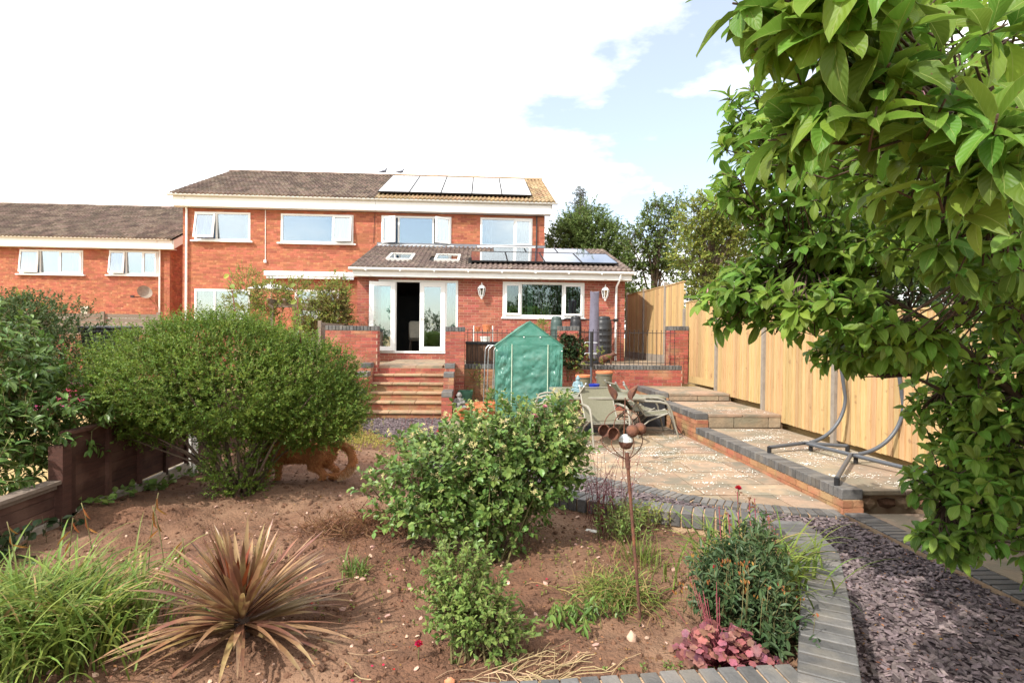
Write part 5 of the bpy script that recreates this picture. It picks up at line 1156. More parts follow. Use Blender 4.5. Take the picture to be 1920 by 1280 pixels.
# animal ornament on the coping
t = thing('animal_ornament', 'rusty dark metal hare like ornament standing on the coping by the railings', 'ornament', (2.98, 13.17, 1.065)); mb = MB()
capsule(mb, (-.08, 0, .13), (.09, 0, .2), .095, .065); capsule(mb, (.09, 0, .2), (.17, 0, .25), .05, .045); ball(mb, (.19, 0, .255), .05); capsule(mb, (.21, 0, .245), (.255, 0, .23), .03, .018); ball(mb, (-.09, 0, .1), .09, .07, .09)
for sy in (-.03, .03): capsule(mb, (.1, sy, .17), (.12, sy, .02), .025, .018); capsule(mb, (-.09, sy, .08), (-.05, sy, .015), .04, .02); capsule(mb, (.18, sy, .29), (.165, sy*1.6, .335), .016, .01)
V, F = remesh(mb, .012, 3); obj('body', ([(v[0]+2.98, v[1]+13.17, v[2]+1.07) for v in V], F), M['rust'], t, True, sharp=0)
for sy in (-.022, .022): b = MB(); ball(b, (3.205, 13.17+sy*1.8, 1.345), .008, n=8); obj('eye', b, M['white'], t)

# rusty stakes
t = thing('garden_stake', 'rusty metal stake with a crackled glass ball and four rust balls', 'garden ornament', (.82, 2.78, .3))
top = Vector((.745, 2.78, 1.10)); bot = Vector((.825, 2.78, .26)); ax = (top-bot).normalized()
obj('pole', MB().tube([bot, top], [.0075, .0085], 10), M['rust'], t, True); obj('socket', MB().tube([top-ax*.03, top+ax*.045], [.013, .011], 10), M['rust'], t, True)
cb = top+ax*.10
b = MB().lathe([(.010, -.036), (.024, -.03), (.034, -.012), (.0365, .002), (.034, .002), (.022, -.02)], cb, 20); obj('cup', b, M['rust'], t, True)
b = MB(); ball(b, cb+Vector((0, 0, .004)), .0355, n=20); obj('glass_ball', b, M['ball'], t, True)
balls = [(.027, -.02, .058, 1), (.080, .03, .060, 1), (-.105, .02, .052, 0), (-.070, -.03, .046, 0)]
for dx, dy, dz, full in balls:
    c = cb+Vector((dx, dy, dz)); r = .0315
    Q = [top+ax*.01, top+Vector((dx*.75, dy*.8, .035)), cb+Vector((dx*1.25+.012*(1 if dx > 0 else -1), dy, -.012)), c+Vector((dx*.06, 0, -r*.9))]
    P = [Q[0]*(1-q)**3+Q[1]*3*q*(1-q)**2+Q[2]*3*q*q*(1-q)+Q[3]*q**3 for q in np.linspace(0, 1, 14)]
    obj('wire', MB().tube(P, .0024, 6), M['rust'], t, True)
    if dx < 0:
        e = cb+Vector((balls[0][0] if dx > -.09 else balls[1][0], balls[0][1] if dx > -.09 else balls[1][1], .085)); a_ = c+Vector((0, 0, r*.9)); mid_ = (a_+e)/2; hw = (e-a_)/2
        obj('hoop', MB().tube([mid_-hw*cos(q)+Vector((0, 0, (.07 if dx > -.09 else .078)*sin(q))) for q in np.linspace(0, pi, 18)], .0024, 6), M['rust'], t, True)
    b = MB()
    if full: ball(b, c, r, n=18); obj('rust_ball', b, M['rust'], t, True)
    else:
        n = 18; V = []; F = []
        for i in range(10):
            th = pi*i/9
            for j in range(14): q = 2*pi*(.14+.72*j/13)-pi/2-.3; V.append(c+Vector((r*sin(th)*cos(q), r*sin(th)*sin(q), -r*cos(th))))
        for i in range(9):
            for j in range(13): F.append((i*14+j, i*14+j+1, (i+1)*14+j+1, (i+1)*14+j))
        obj('open_ball', (V, F), M['rust'], t, True)
t = thing('rust_petals', 'rusty iron flower with two upright curved petals on a stake', 'garden ornament', (1.92, 7.3, 0)); c = Vector((1.94, 7.30, 1.0))
for s, dx in ((1, .03), (-1, -.14)):
    V = []; F = []
    for i in range(9):
        v = i/8; wd = .055*sin(pi*(.12+.86*v))
        for j in range(7): u = j/6*2-1; V.append(c+Vector((dx+s*(.02+.10*v*v)+u*wd, -.05*(1-u*u)*1.2+.02, -.09+.20*v)))
    for i in range(8):
        for j in range(6): F.append((i*7+j, i*7+j+1, (i+1)*7+j+1, (i+1)*7+j))
    obj('petal', (V, F), M['rust'], t, True)
obj('stake', MB().tube([(1.9, 7.32, 0), (1.92, 7.32, .93)], .008, 6), M['rust'], t)
# swing frame
t = thing('swing_frame', 'grey tubular swing seat frame standing without its seat on the lowest terrace', 'swing frame', (4.6, 6.6, .22)); zt = .30
r_ = .024
# foot bars and two curved uprights
A0, A1, A2 = (3.84, 7.25, .29), (4.42, 7.45, .31), (4.86, 7.72, .31)
def tb(name, P, r=r_): obj(name, MB().tube(P, r, 10), M['swing'], t, True)
tb('foot_bar', [A0, A1]); tb('foot_bar', [A1, (4.98, 7.35, .29)]); J = (4.55, 6.65, .32)
tb('cross_bar', [(4.45, 7.42, .31), J]); tb('foot_bar', [J, (3.70, 5.62, .29)]); tb('foot_bar', [J, (4.88, 5.72, .29)])
def up_curve(p, dx, dy, h):
    P = []
    for q in np.linspace(0, 1, 16): P.append((p[0]+dx*sin(q*pi/2)**1.0, p[1]+dy*sin(q*pi/2), p[2]+h*(1-cos(q*pi/2))*1.0))
    P += [(P[-1][0]-.02*k, P[-1][1], P[-1][2]+.12*k) for k in range(1, 8)]
    return P
tb('curved_upright', up_curve(A1, .62, .05, .62)); tb('curved_upright', up_curve(J, .62, -.05, .62))
for p in ((3.84, 7.25), (3.70, 5.62), (4.88, 5.72), (4.98, 7.35)): obj('foot', MB().tube([(*p, .219), (*p, .30)], .028, 8), M['black'], t)
for p in ((4.48, 7.37), (4.60, 6.63)): obj('foot', MB().tube([(*p, .219), (*p, .31)], .026, 8), M['black'], t)
obj('brace_bolt', MB().tube([(4.52, 6.6, .35), (4.60, 6.60, .35)], .012, 6).tube([(4.40, 7.4, .34), (4.47, 7.4, .34)], .012, 6), M['alu'], t)

# label on the soil, wheelie bin, pool, pergola
V, F = bevbox(.085, .036, .006, .003); t = obj('plant_label', ([Matrix.Rotation(-.55, 3, 'Z') @ Matrix.Rotation(.12, 3, 'X') @ Vector(v) for v in V], F), M['petal'], None, loc=(0, 0, 0)); t.location = (.80, 3.92, sz(.80, 3.92)+.012); tag(t, 'white plant label lying on the soil behind the stake', 'plant label')
t = thing('wheelie_bin', 'dark grey wheelie bin on the neighbouring side by the hedge', 'bin', (-6.26, 10, .78)); x, y, z = -6.26, 10.0, .78
obj('bin', MB().add([(x-.22, y-.25, z+.04), (x+.22, y-.25, z+.04), (x+.22, y+.25, z+.04), (x-.22, y+.25, z+.04), (x-.28, y-.34, z+.98), (x+.28, y-.34, z+.98), (x+.28, y+.34, z+.98), (x-.28, y+.34, z+.98)], [(0, 3, 2, 1), (0, 1, 5, 4), (1, 2, 6, 5), (2, 3, 7, 6), (3, 0, 4, 7), (4, 5, 6, 7)]), M['bin'], t)
V, F = bevbox(.64, .76, .05, .02); obj('lid', ([(v[0]+x, v[1]+y, v[2]+z+1.01+.03*v[1]) for v in V], F), M['bin'], t); obj('lip', MB().box(x-.30, x+.30, y-.36, y-.30, z+.93, z+.985), M['bin'], t)
for s in (-1, 1): obj('wheel', MB().lathe([(.10, -.02), (.10, .02)], (0, 0, 0), 16).xf(Matrix.Translation((x+s*.2, y+.28, z+.10)) @ Matrix.Rotation(pi/2, 4, 'Y')), M['black'], t)
t = thing('paddling_pool', 'pink inflatable paddling pool on the dry lawn beyond the left fence', 'paddling pool', (-6.55, 9.2, .5))
for k, zz in enumerate((.60, .76, .9)): obj('ring', MB().tube([(-6.5+.62*cos(q), 9.3+.62*sin(q), zz-.03) for q in np.linspace(0, 2*pi, 25)[:-1]], .085, 10, closed=True), M['pink'], t, True)
obj('floor', MB().lathe([(.62, .0), (.01, .01)], (-6.5, 9.3, .56), 24), M['pink'], t)
t = thing('pergola', 'weathered timber pergola with notched rafter ends on the left', 'pergola', (-4.8, 15.5, 1))
obj('beam', MB().box(-5.65, -3.95, 15.46, 15.52, 2.42, 2.52).box(-5.65, -3.95, 17.4, 17.46, 2.42, 2.52), M['oldwood'], t)
for x in (-5.55, -5.15, -4.5, -4.12): obj('rafter', MB().add([(x-.03, 15.2, 2.60), (x-.03, 15.3, 2.50), (x-.03, 17.7, 2.50), (x-.03, 17.7, 2.62), (x-.03, 15.2, 2.64), (x+.03, 15.2, 2.60), (x+.03, 15.3, 2.50), (x+.03, 17.7, 2.50), (x+.03, 17.7, 2.62), (x+.03, 15.2, 2.64)], [(0, 1, 2, 3, 4), (9, 8, 7, 6, 5), (0, 5, 6, 1), (1, 6, 7, 2), (2, 7, 8, 3), (3, 8, 9, 4), (4, 9, 5, 0)]), M['oldwood'], t)
for x in (-5.55, -4.05):
    for y in (15.49, 17.43): obj('post', MB().box(x-.045, x+.045, y-.045, y+.045, .9, 2.42), M['oldwood'], t)
def drape():
    V = []; F = []; n = 40
    for i in range(n+1):
        u = i/n
        for j in range(13):
            v = j/12; x = -4.75+(-.25-.35*(1-v))*(1-2*u)*1.0; V.append((x, 15.75+.05*sin(u*38+v)+.1*(1-v), 1.1+v*1.15-.12*abs(2*u-1)*v))
    for i in range(n):
        for j in range(12): k = i*13+j; F.append((k, k+13, k+14, k+1))
    return V, F
tag(obj('garden_sheet', drape(), M['sheet'], None, True, loc=(-4.75, 15.7, 1.1), sharp=0), 'pale green sheet hanging in folds under the pergola', 'sheet')
t = thing('garden_umbrella', 'small white umbrella top showing above the climbers on the left', 'umbrella', (-6.3, 17.5, 1))
obj('canopy', MB().lathe([(.78, 0), (.5, .10), (.2, .17), (.03, .2), (.02, .25), (.005, .26)], (-6.3, 17.5, 3.02), 8), M['white'], t); obj('pole', MB().tube([(-6.3, 17.5, 1), (-6.3, 17.5, 3.1)], .02, 6), M['white'], t)
# dog
t = thing('dog', 'golden brown dog walking behind the round shrub, tail curled low', 'dog', (-1.7, 5.7, .27)); mb = MB(); gz = .27
D_ = lambda x, y, z: (-1.7+x, 5.65+y, gz+z)
capsule(mb, D_(.16, 0, .30), D_(-.30, .0, .31), .115, .135); capsule(mb, D_(.16, 0, .30), D_(.22, 0, .27), .11, .09); capsule(mb, D_(-.30, 0, .33), D_(-.46, 0, .45), .10, .075)
ball(mb, D_(-.53, 0, .50), .085, .075, .08); capsule(mb, D_(-.57, 0, .48), D_(-.67, 0, .455), .045, .032)
for sy in (-.07, .07):
    k = .05 if sy > 0 else -.04
    capsule(mb, D_(.18, sy, .27), D_(.13+k, sy, .17), .075, .05); capsule(mb, D_(.13+k, sy, .17), D_(.24+k, sy, .10), .045, .03); capsule(mb, D_(.24+k, sy, .10), D_(.22+k, sy, .02), .028, .026); capsule(mb, D_(.22+k, sy, .02), D_(.17+k, sy, .018), .028, .022)
    capsule(mb, D_(-.30-k, sy, .26), D_(-.29-k*1.6, sy, .13), .055, .035); capsule(mb, D_(-.29-k*1.6, sy, .13), D_(-.31-k*1.8, sy, .02), .032, .026); capsule(mb, D_(-.31-k*1.8, sy, .02), D_(-.36-k*1.8, sy, .018), .026, .022)
    capsule(mb, D_(-.50, sy*1.05, .54), D_(-.48, sy*1.3, .44), .028, .035)
TP = [(.22, 0, .33), (.34, -.01, .37), (.44, -.02, .32), (.475, -.03, .21), (.43, -.04, .11), (.34, -.05, .065), (.25, -.05, .075)]
for a, b, ra, rb in zip(TP[:-1], TP[1:], (.04, .040, .040, .042, .040, .034), (.040, .040, .042, .040, .034, .02)): capsule(mb, D_(*a), D_(*b), ra, rb)
V, F = remesh(mb, .017, 4); body = obj('body', (V, F), M['fur'], t, True, sharp=0)
Va = np.array(V); fi = np.array([f[:3] for f in F]); k = rng.integers(0, len(fi), 12000); w = rng.dirichlet((1, 1, 1), 12000); pp = np.einsum('nk,nkj->nj', w, Va[fi[k]])
nn = np.cross(Va[fi[k, 1]]-Va[fi[k, 0]], Va[fi[k, 2]]-Va[fi[k, 0]]); nn /= np.linalg.norm(nn, axis=1)[:, None]+1e-9
dd = nn*.45 + np.array([.6, 0, -.55]) + rng.normal(0, .25, nn.shape); dd /= np.linalg.norm(dd, axis=1)[:, None]; ln = rng.uniform(.012, .032, 12000)
sd = np.cross(dd, rng.normal(0, 1, dd.shape)); sd /= np.linalg.norm(sd, axis=1)[:, None]
HV = np.stack([pp-sd*.003, pp+sd*.003, pp+dd*ln[:, None]], 1).reshape(-1, 3)
hair = obj('hair', (HV, np.arange(len(HV)).reshape(-1, 3)), M['fur'], t, kind='stuff')
b = MB(); ball(b, D_(-.70, 0, .455), .018, n=8); obj('nose', b, M['black'], t)
for sy in (-.04, .04): b = MB(); ball(b, D_(-.585, sy, .525), .012, n=8); obj('eye', b, M['black'], t)
obj('tail_plume', (np.stack([pp-sd*.003, pp+sd*.003, pp+dd*ln[:, None]*1.2+np.array([0, 0, -.012])], 1)[(pp[:, 0] > -1.38) & (pp[:, 2] < .44)].reshape(-1, 3), np.arange(3*int(((pp[:, 0] > -1.38) & (pp[:, 2] < .44)).sum())).reshape(-1, 3)), M['furw'], t, kind='stuff')
# ------------------------------------------------------------ planting
T_S = (np.array([(0, 0, 0), (.5, .45, .10), (0, 1, -.05), (-.5, .45, .10)]), np.array([(0, 1, 2), (0, 2, 3)]))
T_M = (np.array([(0, 0, 0), (.36, .25, .07), (.5, .52, .09), (.28, .82, .0), (0, 1, -.12), (-.28, .82, .0), (-.5, .52, .09), (-.36, .25, .07), (0, .5, .0)]), np.array([(0, 1, 8), (1, 2, 8), (2, 3, 8), (3, 4, 8), (4, 5, 8), (5, 6, 8), (6, 7, 8), (7, 0, 8)]))
def big_uv(): return np.array([(c*.5+.5, y) for y in (0, .12, .3, .5, .68, .82, .92, 1) for c in (-1, -.5, 0, .5, 1)])
def set_uv(me, n):
    u = np.tile(big_uv(), (n, 1)); li = np.empty(len(me.loops), dtype=np.int32); me.loops.foreach_get('vertex_index', li); l = me.uv_layers.new(name='leaf'); l.data.foreach_set('uv', u[li].astype(np.float32).ravel())
def big_leaf(droop=.25, wav=.03, seed=0, curl=0.):
    r = random.Random(seed); rows = [(0, .03), (.12, .16), (.3, .40), (.5, .62), (.68, .64), (.82, .50), (.92, .28), (1, .02)]; V = []; F = []
    ph = r.random()*6
    for y, w in rows:
        yy = y-.12*droop*y*y
        for c in (-1, -.5, 0, .5, 1): V.append((c*w*.5/.64, yy, -droop*y*y + abs(c)*w*.20*(1-.3*y) + wav*sin(9*y+ph+c*2)*abs(c) + curl*c*y*y))
    for i in range(len(rows)-1):
        for j in range(4): a = i*5+j; F.append((a, a+1, a+6, a+5))
    return np.array(V), np.array(F)
def norm(a): return a/(np.linalg.norm(a, axis=-1, keepdims=True)+1e-9)
def leaf_cloud(parent, name, P, D, N, L, Wd, tm, m, smooth=False, kind='stuff'):
    V, F = tm; D = norm(D); S = norm(np.cross(D, N)); U = np.cross(S, D)
    W = P[:, None] + S[:, None]*(V[None, :, 0:1]*Wd[:, None, None]) + D[:, None]*(V[None, :, 1:2]*L[:, None, None]) + U[:, None]*(V[None, :, 2:3]*L[:, None, None])
    FF = (F[None]+(np.arange(len(P))*len(V))[:, None, None]).reshape(-1, F.shape[1])
    return obj(name, (W.reshape(-1, 3), FF), m, parent, smooth, kind=kind, sharp=0)
def tubes(parent, name, paths, m, n=4, kind=None):
    mb = MB()
    for P, r in paths: mb.tube(P, r, n)
    return obj(name, mb, m, parent, True, kind=kind, sharp=0)
def lumps(d, k, amp, f=2.5):
    r = np.random.default_rng(k); s = 0
    for _ in range(6): v = r.normal(0, f, 3); s = s + np.sin(d@v+r.random()*6.28)
    return 1+amp*s/2.4
def twigs(c, rad, n, lo=.55, amp=.16, seed=1, zmin=None, up=.5, cut=None):
    """twig start points and directions in a lumpy ellipsoid"""
    r = np.random.default_rng(seed); d = norm(r.normal(0, 1, (n*2, 3)))
    q = lo+(1-lo)*r.random(n*2)**.6; P = np.array(c)+d*np.array(rad)*(q*lumps(d, seed, amp))[:, None]
    k = np.ones(len(P), bool)
    if zmin is not None: k &= P[:, 2] > zmin
    if cut is not None: k &= cut(P)
    P, d = P[k][:n], d[k][:n]
    return P, norm(d*.7+np.array([0, 0, up])+r.normal(0, .35, d.shape))
def twig_leaves(P, D, tl, nl, L, Wd, seed=1, spread=.8, hang=0.):
    r = np.random.default_rng(seed+99); n = len(P); tl = tl*(.55+r.random(n)**2*1.1)
    s = np.linspace(.1, 1, nl)[None]*np.ones((n, 1)); p = P[:, None]+D[:, None]*(s*tl[:, None])[..., None]
    e = norm(r.normal(0, 1, (n, nl, 3))); e = norm(e-D[:, None]*(e*D[:, None]).sum(-1, keepdims=True))
    ld = norm(D[:, None]*(1-spread*.55)+e*spread+np.array([0, 0, -hang])); nn = norm(np.array([0, 0, 1.])+D[:, None]*.5+r.normal(0, .35, ld.shape))
    k = n*nl; sc = r.uniform(.65, 1.2, k)
    return p.reshape(k, 3), ld.reshape(k, 3), nn.reshape(k, 3), L*sc, Wd*sc
def stems_to(base, P, k, r0, seed, spread=.08, mid=.35):
    r = random.Random(seed); out = []
    for i in range(k):
        q = P[r.randrange(len(P))]; b = Vector(base)+Vector((r.uniform(-spread, spread), r.uniform(-spread, spread), 0)); q = Vector(q)
        m_ = b.lerp(q, .45)+Vector((0, 0, mid*(q-b).length*.25)); out.append(([b, b.lerp(m_, .5), m_, m_.lerp(q, .6), q], [r0, r0*.8, r0*.6, r0*.4, r0*.2]))
    return out
def shrub(name, label, cat, base, blobs, leafm, ntw, tl, nl, L, Wd, tm=T_S, stems=14, r0=.012, seed=1, up=.5, zmin=None, stemm='bark', hang=0., spread=.8, lo=.55, amp=.16, group=None, twigm='twig', crown='foliage', cut=None):
    t = thing(name, label, cat, base, group); PP = []; A = []
    vol = [b[1][0]*b[1][1]*b[1][2] for b in blobs]; tv = sum(v**.67 for v in vol)
    for i, (c, rad) in enumerate(blobs):
        P, D = twigs(c, rad, max(8, int(ntw*vol[i]**.67/tv)), lo, amp, seed+i*7, zmin, up, cut); PP.append(P); A.append((P, D))
    P = np.concatenate([a[0] for a in A]); D = np.concatenate([a[1] for a in A])
    leaf_cloud(t, crown, *twig_leaves(P, D, tl, nl, L, Wd, seed, spread, hang), tm, M[leafm])
    if stems: tubes(t, 'stems', stems_to(base, P, stems, r0, seed), M[stemm], 5)
    k = np.random.default_rng(seed).permutation(len(P))[:min(len(P), 900)]
    tubes(t, 'twigs', [([Vector(P[i])-Vector(D[i])*tl*.4, Vector(P[i])+Vector(D[i])*tl], [tl*.03, tl*.012]) for i in k], M[twigm], 3, 'stuff')
    return t, P, D

# round shrub
shrub('round_shrub', 'large rounded shrub of tiny olive green leaves on the left of the bed', 'shrub', (-2.05, 5.0, .26),
      [((-2.28, 5.15, 1.32), (1.10, .85, .54)), ((-2.85, 5.2, 1.18), (.52, .5, .40)), ((-1.55, 5.2, 1.15), (.56, .55, .46)), ((-2.08, 5.0, .62), (.24, .24, .40)), ((-2.88, 5.1, 1.02), (.48, .45, .24)), ((-1.45, 5.1, 1.0), (.42, .45, .26)), ((-2.3, 5.2, 1.55), (.6, .5, .36))],
      'l_priv', 15000, .10, 13, .022, .0135, seed=3, stems=26, r0=.018, zmin=.34, lo=.55, amp=.09, up=.5)
t = thing('shoots', 'few tall leafy shoots rising above the round shrub', 'shoot', (-2.2, 5.2, 1.8)); PS = []; LS = []
for x, y, h, dx in ((-2.18, 5.3, .50, -.10), (-1.62, 5.25, .42, -.05), (-1.72, 5.3, .30, .06)):
    P = [(x+dx*q, y, 1.6+(h+.15)*q) for q in np.linspace(0, 1, 5)]; PS.append((P, [.006, .005, .004, .003, .002]))
    for q in np.linspace(.35, 1, 6): LS.append((x+dx*q, y, 1.6+(h+.15)*q))
tubes(t, 'stem', PS, M['redstem']); LS = np.array(LS); k = len(LS)
leaf_cloud(t, 'leaves', LS, norm(rng.normal(0, 1, (k, 3))*np.array([1, .5, .2])+[0, 0, -.5]), norm(rng.normal(0, .3, (k, 3))+[0, -.8, .6]), rng.uniform(.05, .08, k), rng.uniform(.04, .05, k), T_M, M['l_vine'])

# rose bush with seed sepals
rb, P, D = shrub('rose_bush', 'large rose bush with cream spent flower heads in the middle of the bed', 'rose bush', (.08, 3.5, .26),
      [((.06, 3.85, .86), (.54, .52, .27)), ((-.28, 3.75, .74), (.33, .36, .27)), ((.43, 3.85, .86), (.29, .36, .32)), ((.33, 3.8, 1.03), (.36, .34, .22)), ((.06, 3.65, .58), (.30, .3, .16)), ((-.15, 3.65, .60), (.34, .3, .16))],
      'l_rose', 1650, .13, 9, .044, .029, T_M, stems=22, r0=.009, seed=12, zmin=.36, lo=.45, amp=.22, up=.45, stemm='twig')
k = [i for i in range(len(P)) if D[i][2] > .25 and P[i][2] > .68]; k = [k[i] for i in rng.permutation(len(k))[:110]]
SP = []; SD = []
for i in k:
    for _ in range(rng.integers(2, 6)):
        c = P[i]+D[i]*.14+rng.normal(0, .02, 3); sn_ = norm(np.array([rng.normal(0, .6), -.5+rng.normal(0, .5), .6])); sx_ = norm(np.cross(sn_, [0.3, .2, 1.])); sy_ = np.cross(sn_, sx_)
        for q in range(5): a = q*1.257+rng.random(); SP.append(c); SD.append(sx_*cos(a)+sy_*sin(a)+sn_*.3)
SP = np.array(SP); SD = np.array(SD); n = len(SP); leaf_cloud(rb, 'sepals', SP, SD, np.tile([0, -.6, .8], (n, 1)), rng.uniform(.015, .024, n), rng.uniform(.007, .010, n), T_S, M['sepal'])
def bloom(label, x, y, z, r, m):
    P = []; D_ = []; k = 16
    for i in range(k): a = i*2.4; q = i/k; P.append((x, y, z)); D_.append((cos(a)*(.3+q), sin(a)*(.3+q), 1.1-q))
    t = thing('rose_flower', label, 'flower', (x, y, z)); leaf_cloud(t, 'petals', np.array(P), np.array(D_), np.tile([.2, -.3, 1.], (k, 1)), np.full(k, r), np.full(k, r*.95), T_M, M[m], kind=None); 
    obj('stem', MB().tube([(x, y, z-.12), (x, y, z+.005)], .003, 5), M['twig'], t)
bloom('single pale pink rose flower at the top of the large rose bush', .36, 3.62, 1.20, .028, 'pinkp'); bloom('smaller pink rose bud high on the large rose bush', .43, 3.66, 1.26, .020, 'pinkp')
bloom('red flower at the left top of the large rose bush', -.26, 3.9, 1.05, .034, 'redp')
shrub('small_rose_bush', 'smaller bright green rose bush at the front of the bed', 'rose bush', (-.03, 2.42, .29),
      [((-.10, 2.58, .62), (.13, .12, .13)), ((.0, 2.50, .50), (.18, .14, .13)), ((.08, 2.45, .44), (.15, .12, .10)), ((-.08, 2.5, .52), (.12, .12, .13))], 'l_rose2', 420, .085, 9, .026, .016, T_M, stems=14, r0=.006, seed=31, zmin=.33, lo=.3, amp=.2, stemm='twig')
bloom('red rose flower low beside the small rose bush', -.245, 2.42, .40, .020, 'redp')
n = 26; PX = rng.uniform(-1.0, .5, n); PY = rng.uniform(2.25, 3.4, n); PZ = np.array([sz(a, b)+.006 for a, b in zip(PX, PY)])
t = obj('fallen_petals', ([], []), M['redp']) if False else None
tag(leaf_cloud(None, 'fallen_petals', np.stack([PX, PY, PZ], 1), norm(rng.normal(0, 1, (n, 3))*[1, 1, .1]), np.tile([0, 0, 1.], (n, 1)), rng.uniform(.012, .022, n), rng.uniform(.010, .018, n), T_M, M['redp']), 'few fallen red petals on the soil round the small rose bush', 'petals')
n = 2600; PX = rng.uniform(-2.6, 2.0, n)*.8+rng.normal(.1, .3, n); PY = 2.05+3.2*rng.random(n)**1.5; k = pip(PX, PY, SOILP); PX, PY = PX[k], PY[k]; n = len(PX); PZ = soil_z(PX, PY)+.006
tag(leaf_cloud(None, 'leaf_litter', np.stack([PX, PY, PZ], 1), norm(rng.normal(0, 1, (n, 3))*[1, 1, .25]), norm(rng.normal(0, .4, (n, 3))+[0, 0, 1.]), rng.uniform(.008, .022, n), rng.uniform(.006, .013, n), T_S, M['l_fall']), 'dry brown leaf crumbs scattered over the soil of the bed', 'leaf litter', kind='stuff')

n = 900; PX = rng.uniform(1.3, 3.6, n); PY = 1.6+4.2*rng.random(n); k = pip(PX, PY, PATH); PX, PY = PX[k], PY[k]; n = len(PX)
tag(leaf_cloud(None, 'leaf_litter', np.stack([PX, PY, np.full(n, -.008)], 1), norm(rng.normal(0, 1, (n, 3))*[1, 1, .25]), norm(rng.normal(0, .4, (n, 3))+[0, 0, 1.]), rng.uniform(.010, .03, n), rng.uniform(.006, .014, n), T_S, M['l_fall']), 'dry brown leaf crumbs lying on the slate chipping path', 'leaf litter', kind='stuff')
# blades
def blade(base, az, el, L, w, droop, seg=7, twist=0.):
    """arching strip: returns V, F"""
    V = []; F = []; p = Vector(base); e = el; h = Vector((cos(az), sin(az), 0)); s = Vector((-sin(az), cos(az), 0))
    for i in range(seg+1):
        q = i/seg; ww = w*(.55+.45*min(1, q*3))*(1-q**2.2)**.8+.0004; c = s*cos(twist*q)+Vector((0, 0, 1))*sin(twist*q)
        up = Vector((-h.x*sin(e), -h.y*sin(e), cos(e)))
        V += [p-c*ww, p-up*ww*.35, p+c*ww]
        if i < seg: st_ = L/seg; p = p+(h*cos(e)+Vector((0, 0, 1))*sin(e))*st_; e -= droop/seg*(.4+1.2*q)
        if i: k = 3*(i-1); F += [(k, k+1, k+4, k+3), (k+1, k+2, k+5, k+4)]
    return V, F
def blades(parent, name, specs, m, limit=0):
    specs.sort(key=lambda s: (Vector(s[0])-CAM).length)
    for s in specs[:limit]: obj(name, blade(*s), M[m], parent, True, sharp=0)
    mb = MB()
    for s in specs[limit:]: mb.add(*blade(*s))
    if mb.V: obj(name if not limit else name+'s', (np.array(mb.V), np.array(mb.F)), M[m], parent, True, kind='stuff', sharp=0)
R_ = random.Random(21)
cz = sz(-1.08, 2.66)
t = thing('cordyline', 'bronze spiky cordyline with long stiff striped blades at the front left', 'cordyline', (-1.08, 2.66, cz))
sp = []
for i in range(185):
    az = R_.random()*6.283; q = R_.random(); el = radians(88-84*q**.72+R_.gauss(0, 5)); sp.append(((-1.08+.03*cos(az), 2.66+.03*sin(az), cz+.05+.12*(1-q)), az, el, R_.uniform(.30, .40)+.20*q, R_.uniform(.012, .018), R_.uniform(.2, .85)*(.4+1.0*q), 8, R_.gauss(0, .3)))
blades(t, 'blade', sp, 'l_cord', 185)
sp = [((-1.09+R_.gauss(0, .015), 2.64+R_.gauss(0, .015), cz+.16), R_.random()*6.283, radians(R_.uniform(58, 86)), R_.uniform(.22, .32), .014, .08) for _ in range(11)]
blades(t, 'young_blade', sp, 'l_cordr', 11)
obj('stem', MB().tube([(-1.08, 2.66, cz-.03), (-1.08, 2.66, cz+.2)], [.04, .03], 8), M['barkd'], t)
def sedge(label, cx, cy, n, spread, Lr, w, m, name='sedge', cat='grass', limit=0, droop=(1.1, 2.2), el=(50, 88), drym=None, ndry=0):
    t = thing(name, label, cat, (cx, cy, sz(cx, cy)))
    def mk(n):
        return [((x, y, sz(x, y)-.01), R_.random()*6.283, radians(R_.uniform(*el)), R_.uniform(*Lr), R_.uniform(.6, 1.2)*w, R_.uniform(*droop), 7, R_.gauss(0, .5)) for x, y in [(R_.gauss(cx, spread), R_.gauss(cy, spread*.8)) for _ in range(n)]]
    blades(t, 'blade', mk(n), m, limit)
    if ndry: blades(t, 'dry_blade', mk(ndry), drym)
    return t
cx_ = sedge('large arching clump of bright green sedge at the front left corner', -1.93, 2.62, 1150, .185, (.32, .54), .0078, 'l_grass', limit=220, drym='l_dry', ndry=90)
PS = []; SPK = []
for x, y, h in ((-1.95, 3.0, .62), (-2.05, 2.95, .55), (-1.72, 3.05, .66), (-1.6, 3.0, .6), (-2.25, 2.9, .55), (-1.45, 2.9, .45)):
    dx = R_.uniform(-.12, .12); P = [(x+dx*q**2, y, .3+h*(q-.12*q**3)) for q in np.linspace(0, 1, 7)]; PS.append((P, .0028))
    for q in (.72, .84, .95): SPK.append((x+dx*q*q, y, .3+h*(q-.12*q**3)))
tubes(cx_, 'flower_stalk', PS, M['twig']); SPK = np.array(SPK); n = len(SPK)
leaf_cloud(cx_, 'seed_spikes', SPK, norm(rng.normal(0, .6, (n, 3))*[1, .4, .3]+[0.3, 0, -.8]), np.tile([0, -1., .2], (n, 1)), rng.uniform(.06, .09, n), np.full(n, .010), T_M, M['orange'])
sedge('flattened patch of yellowing grass by the foot of the rusty stake', .76, 3.0, 420, .10, (.12, .24), .0026, 'l_grass', 'grass_tuft', 'grass', droop=(1.2, 2.6), el=(15, 60), drym='l_dry', ndry=200)
sedge('sparse fine grass tuft behind the rusty stake', 1.0, 3.4, 130, .07, (.10, .2), .002, 'l_grass', 'grass_tuft', 'grass', droop=(.3, 1.2))
sedge('little green weed tuft just behind the bronze spiky plant', -.72, 3.35, 60, .05, (.08, .16), .005, 'l_rose2', 'weed', 'weed', droop=(.5, 1.6))
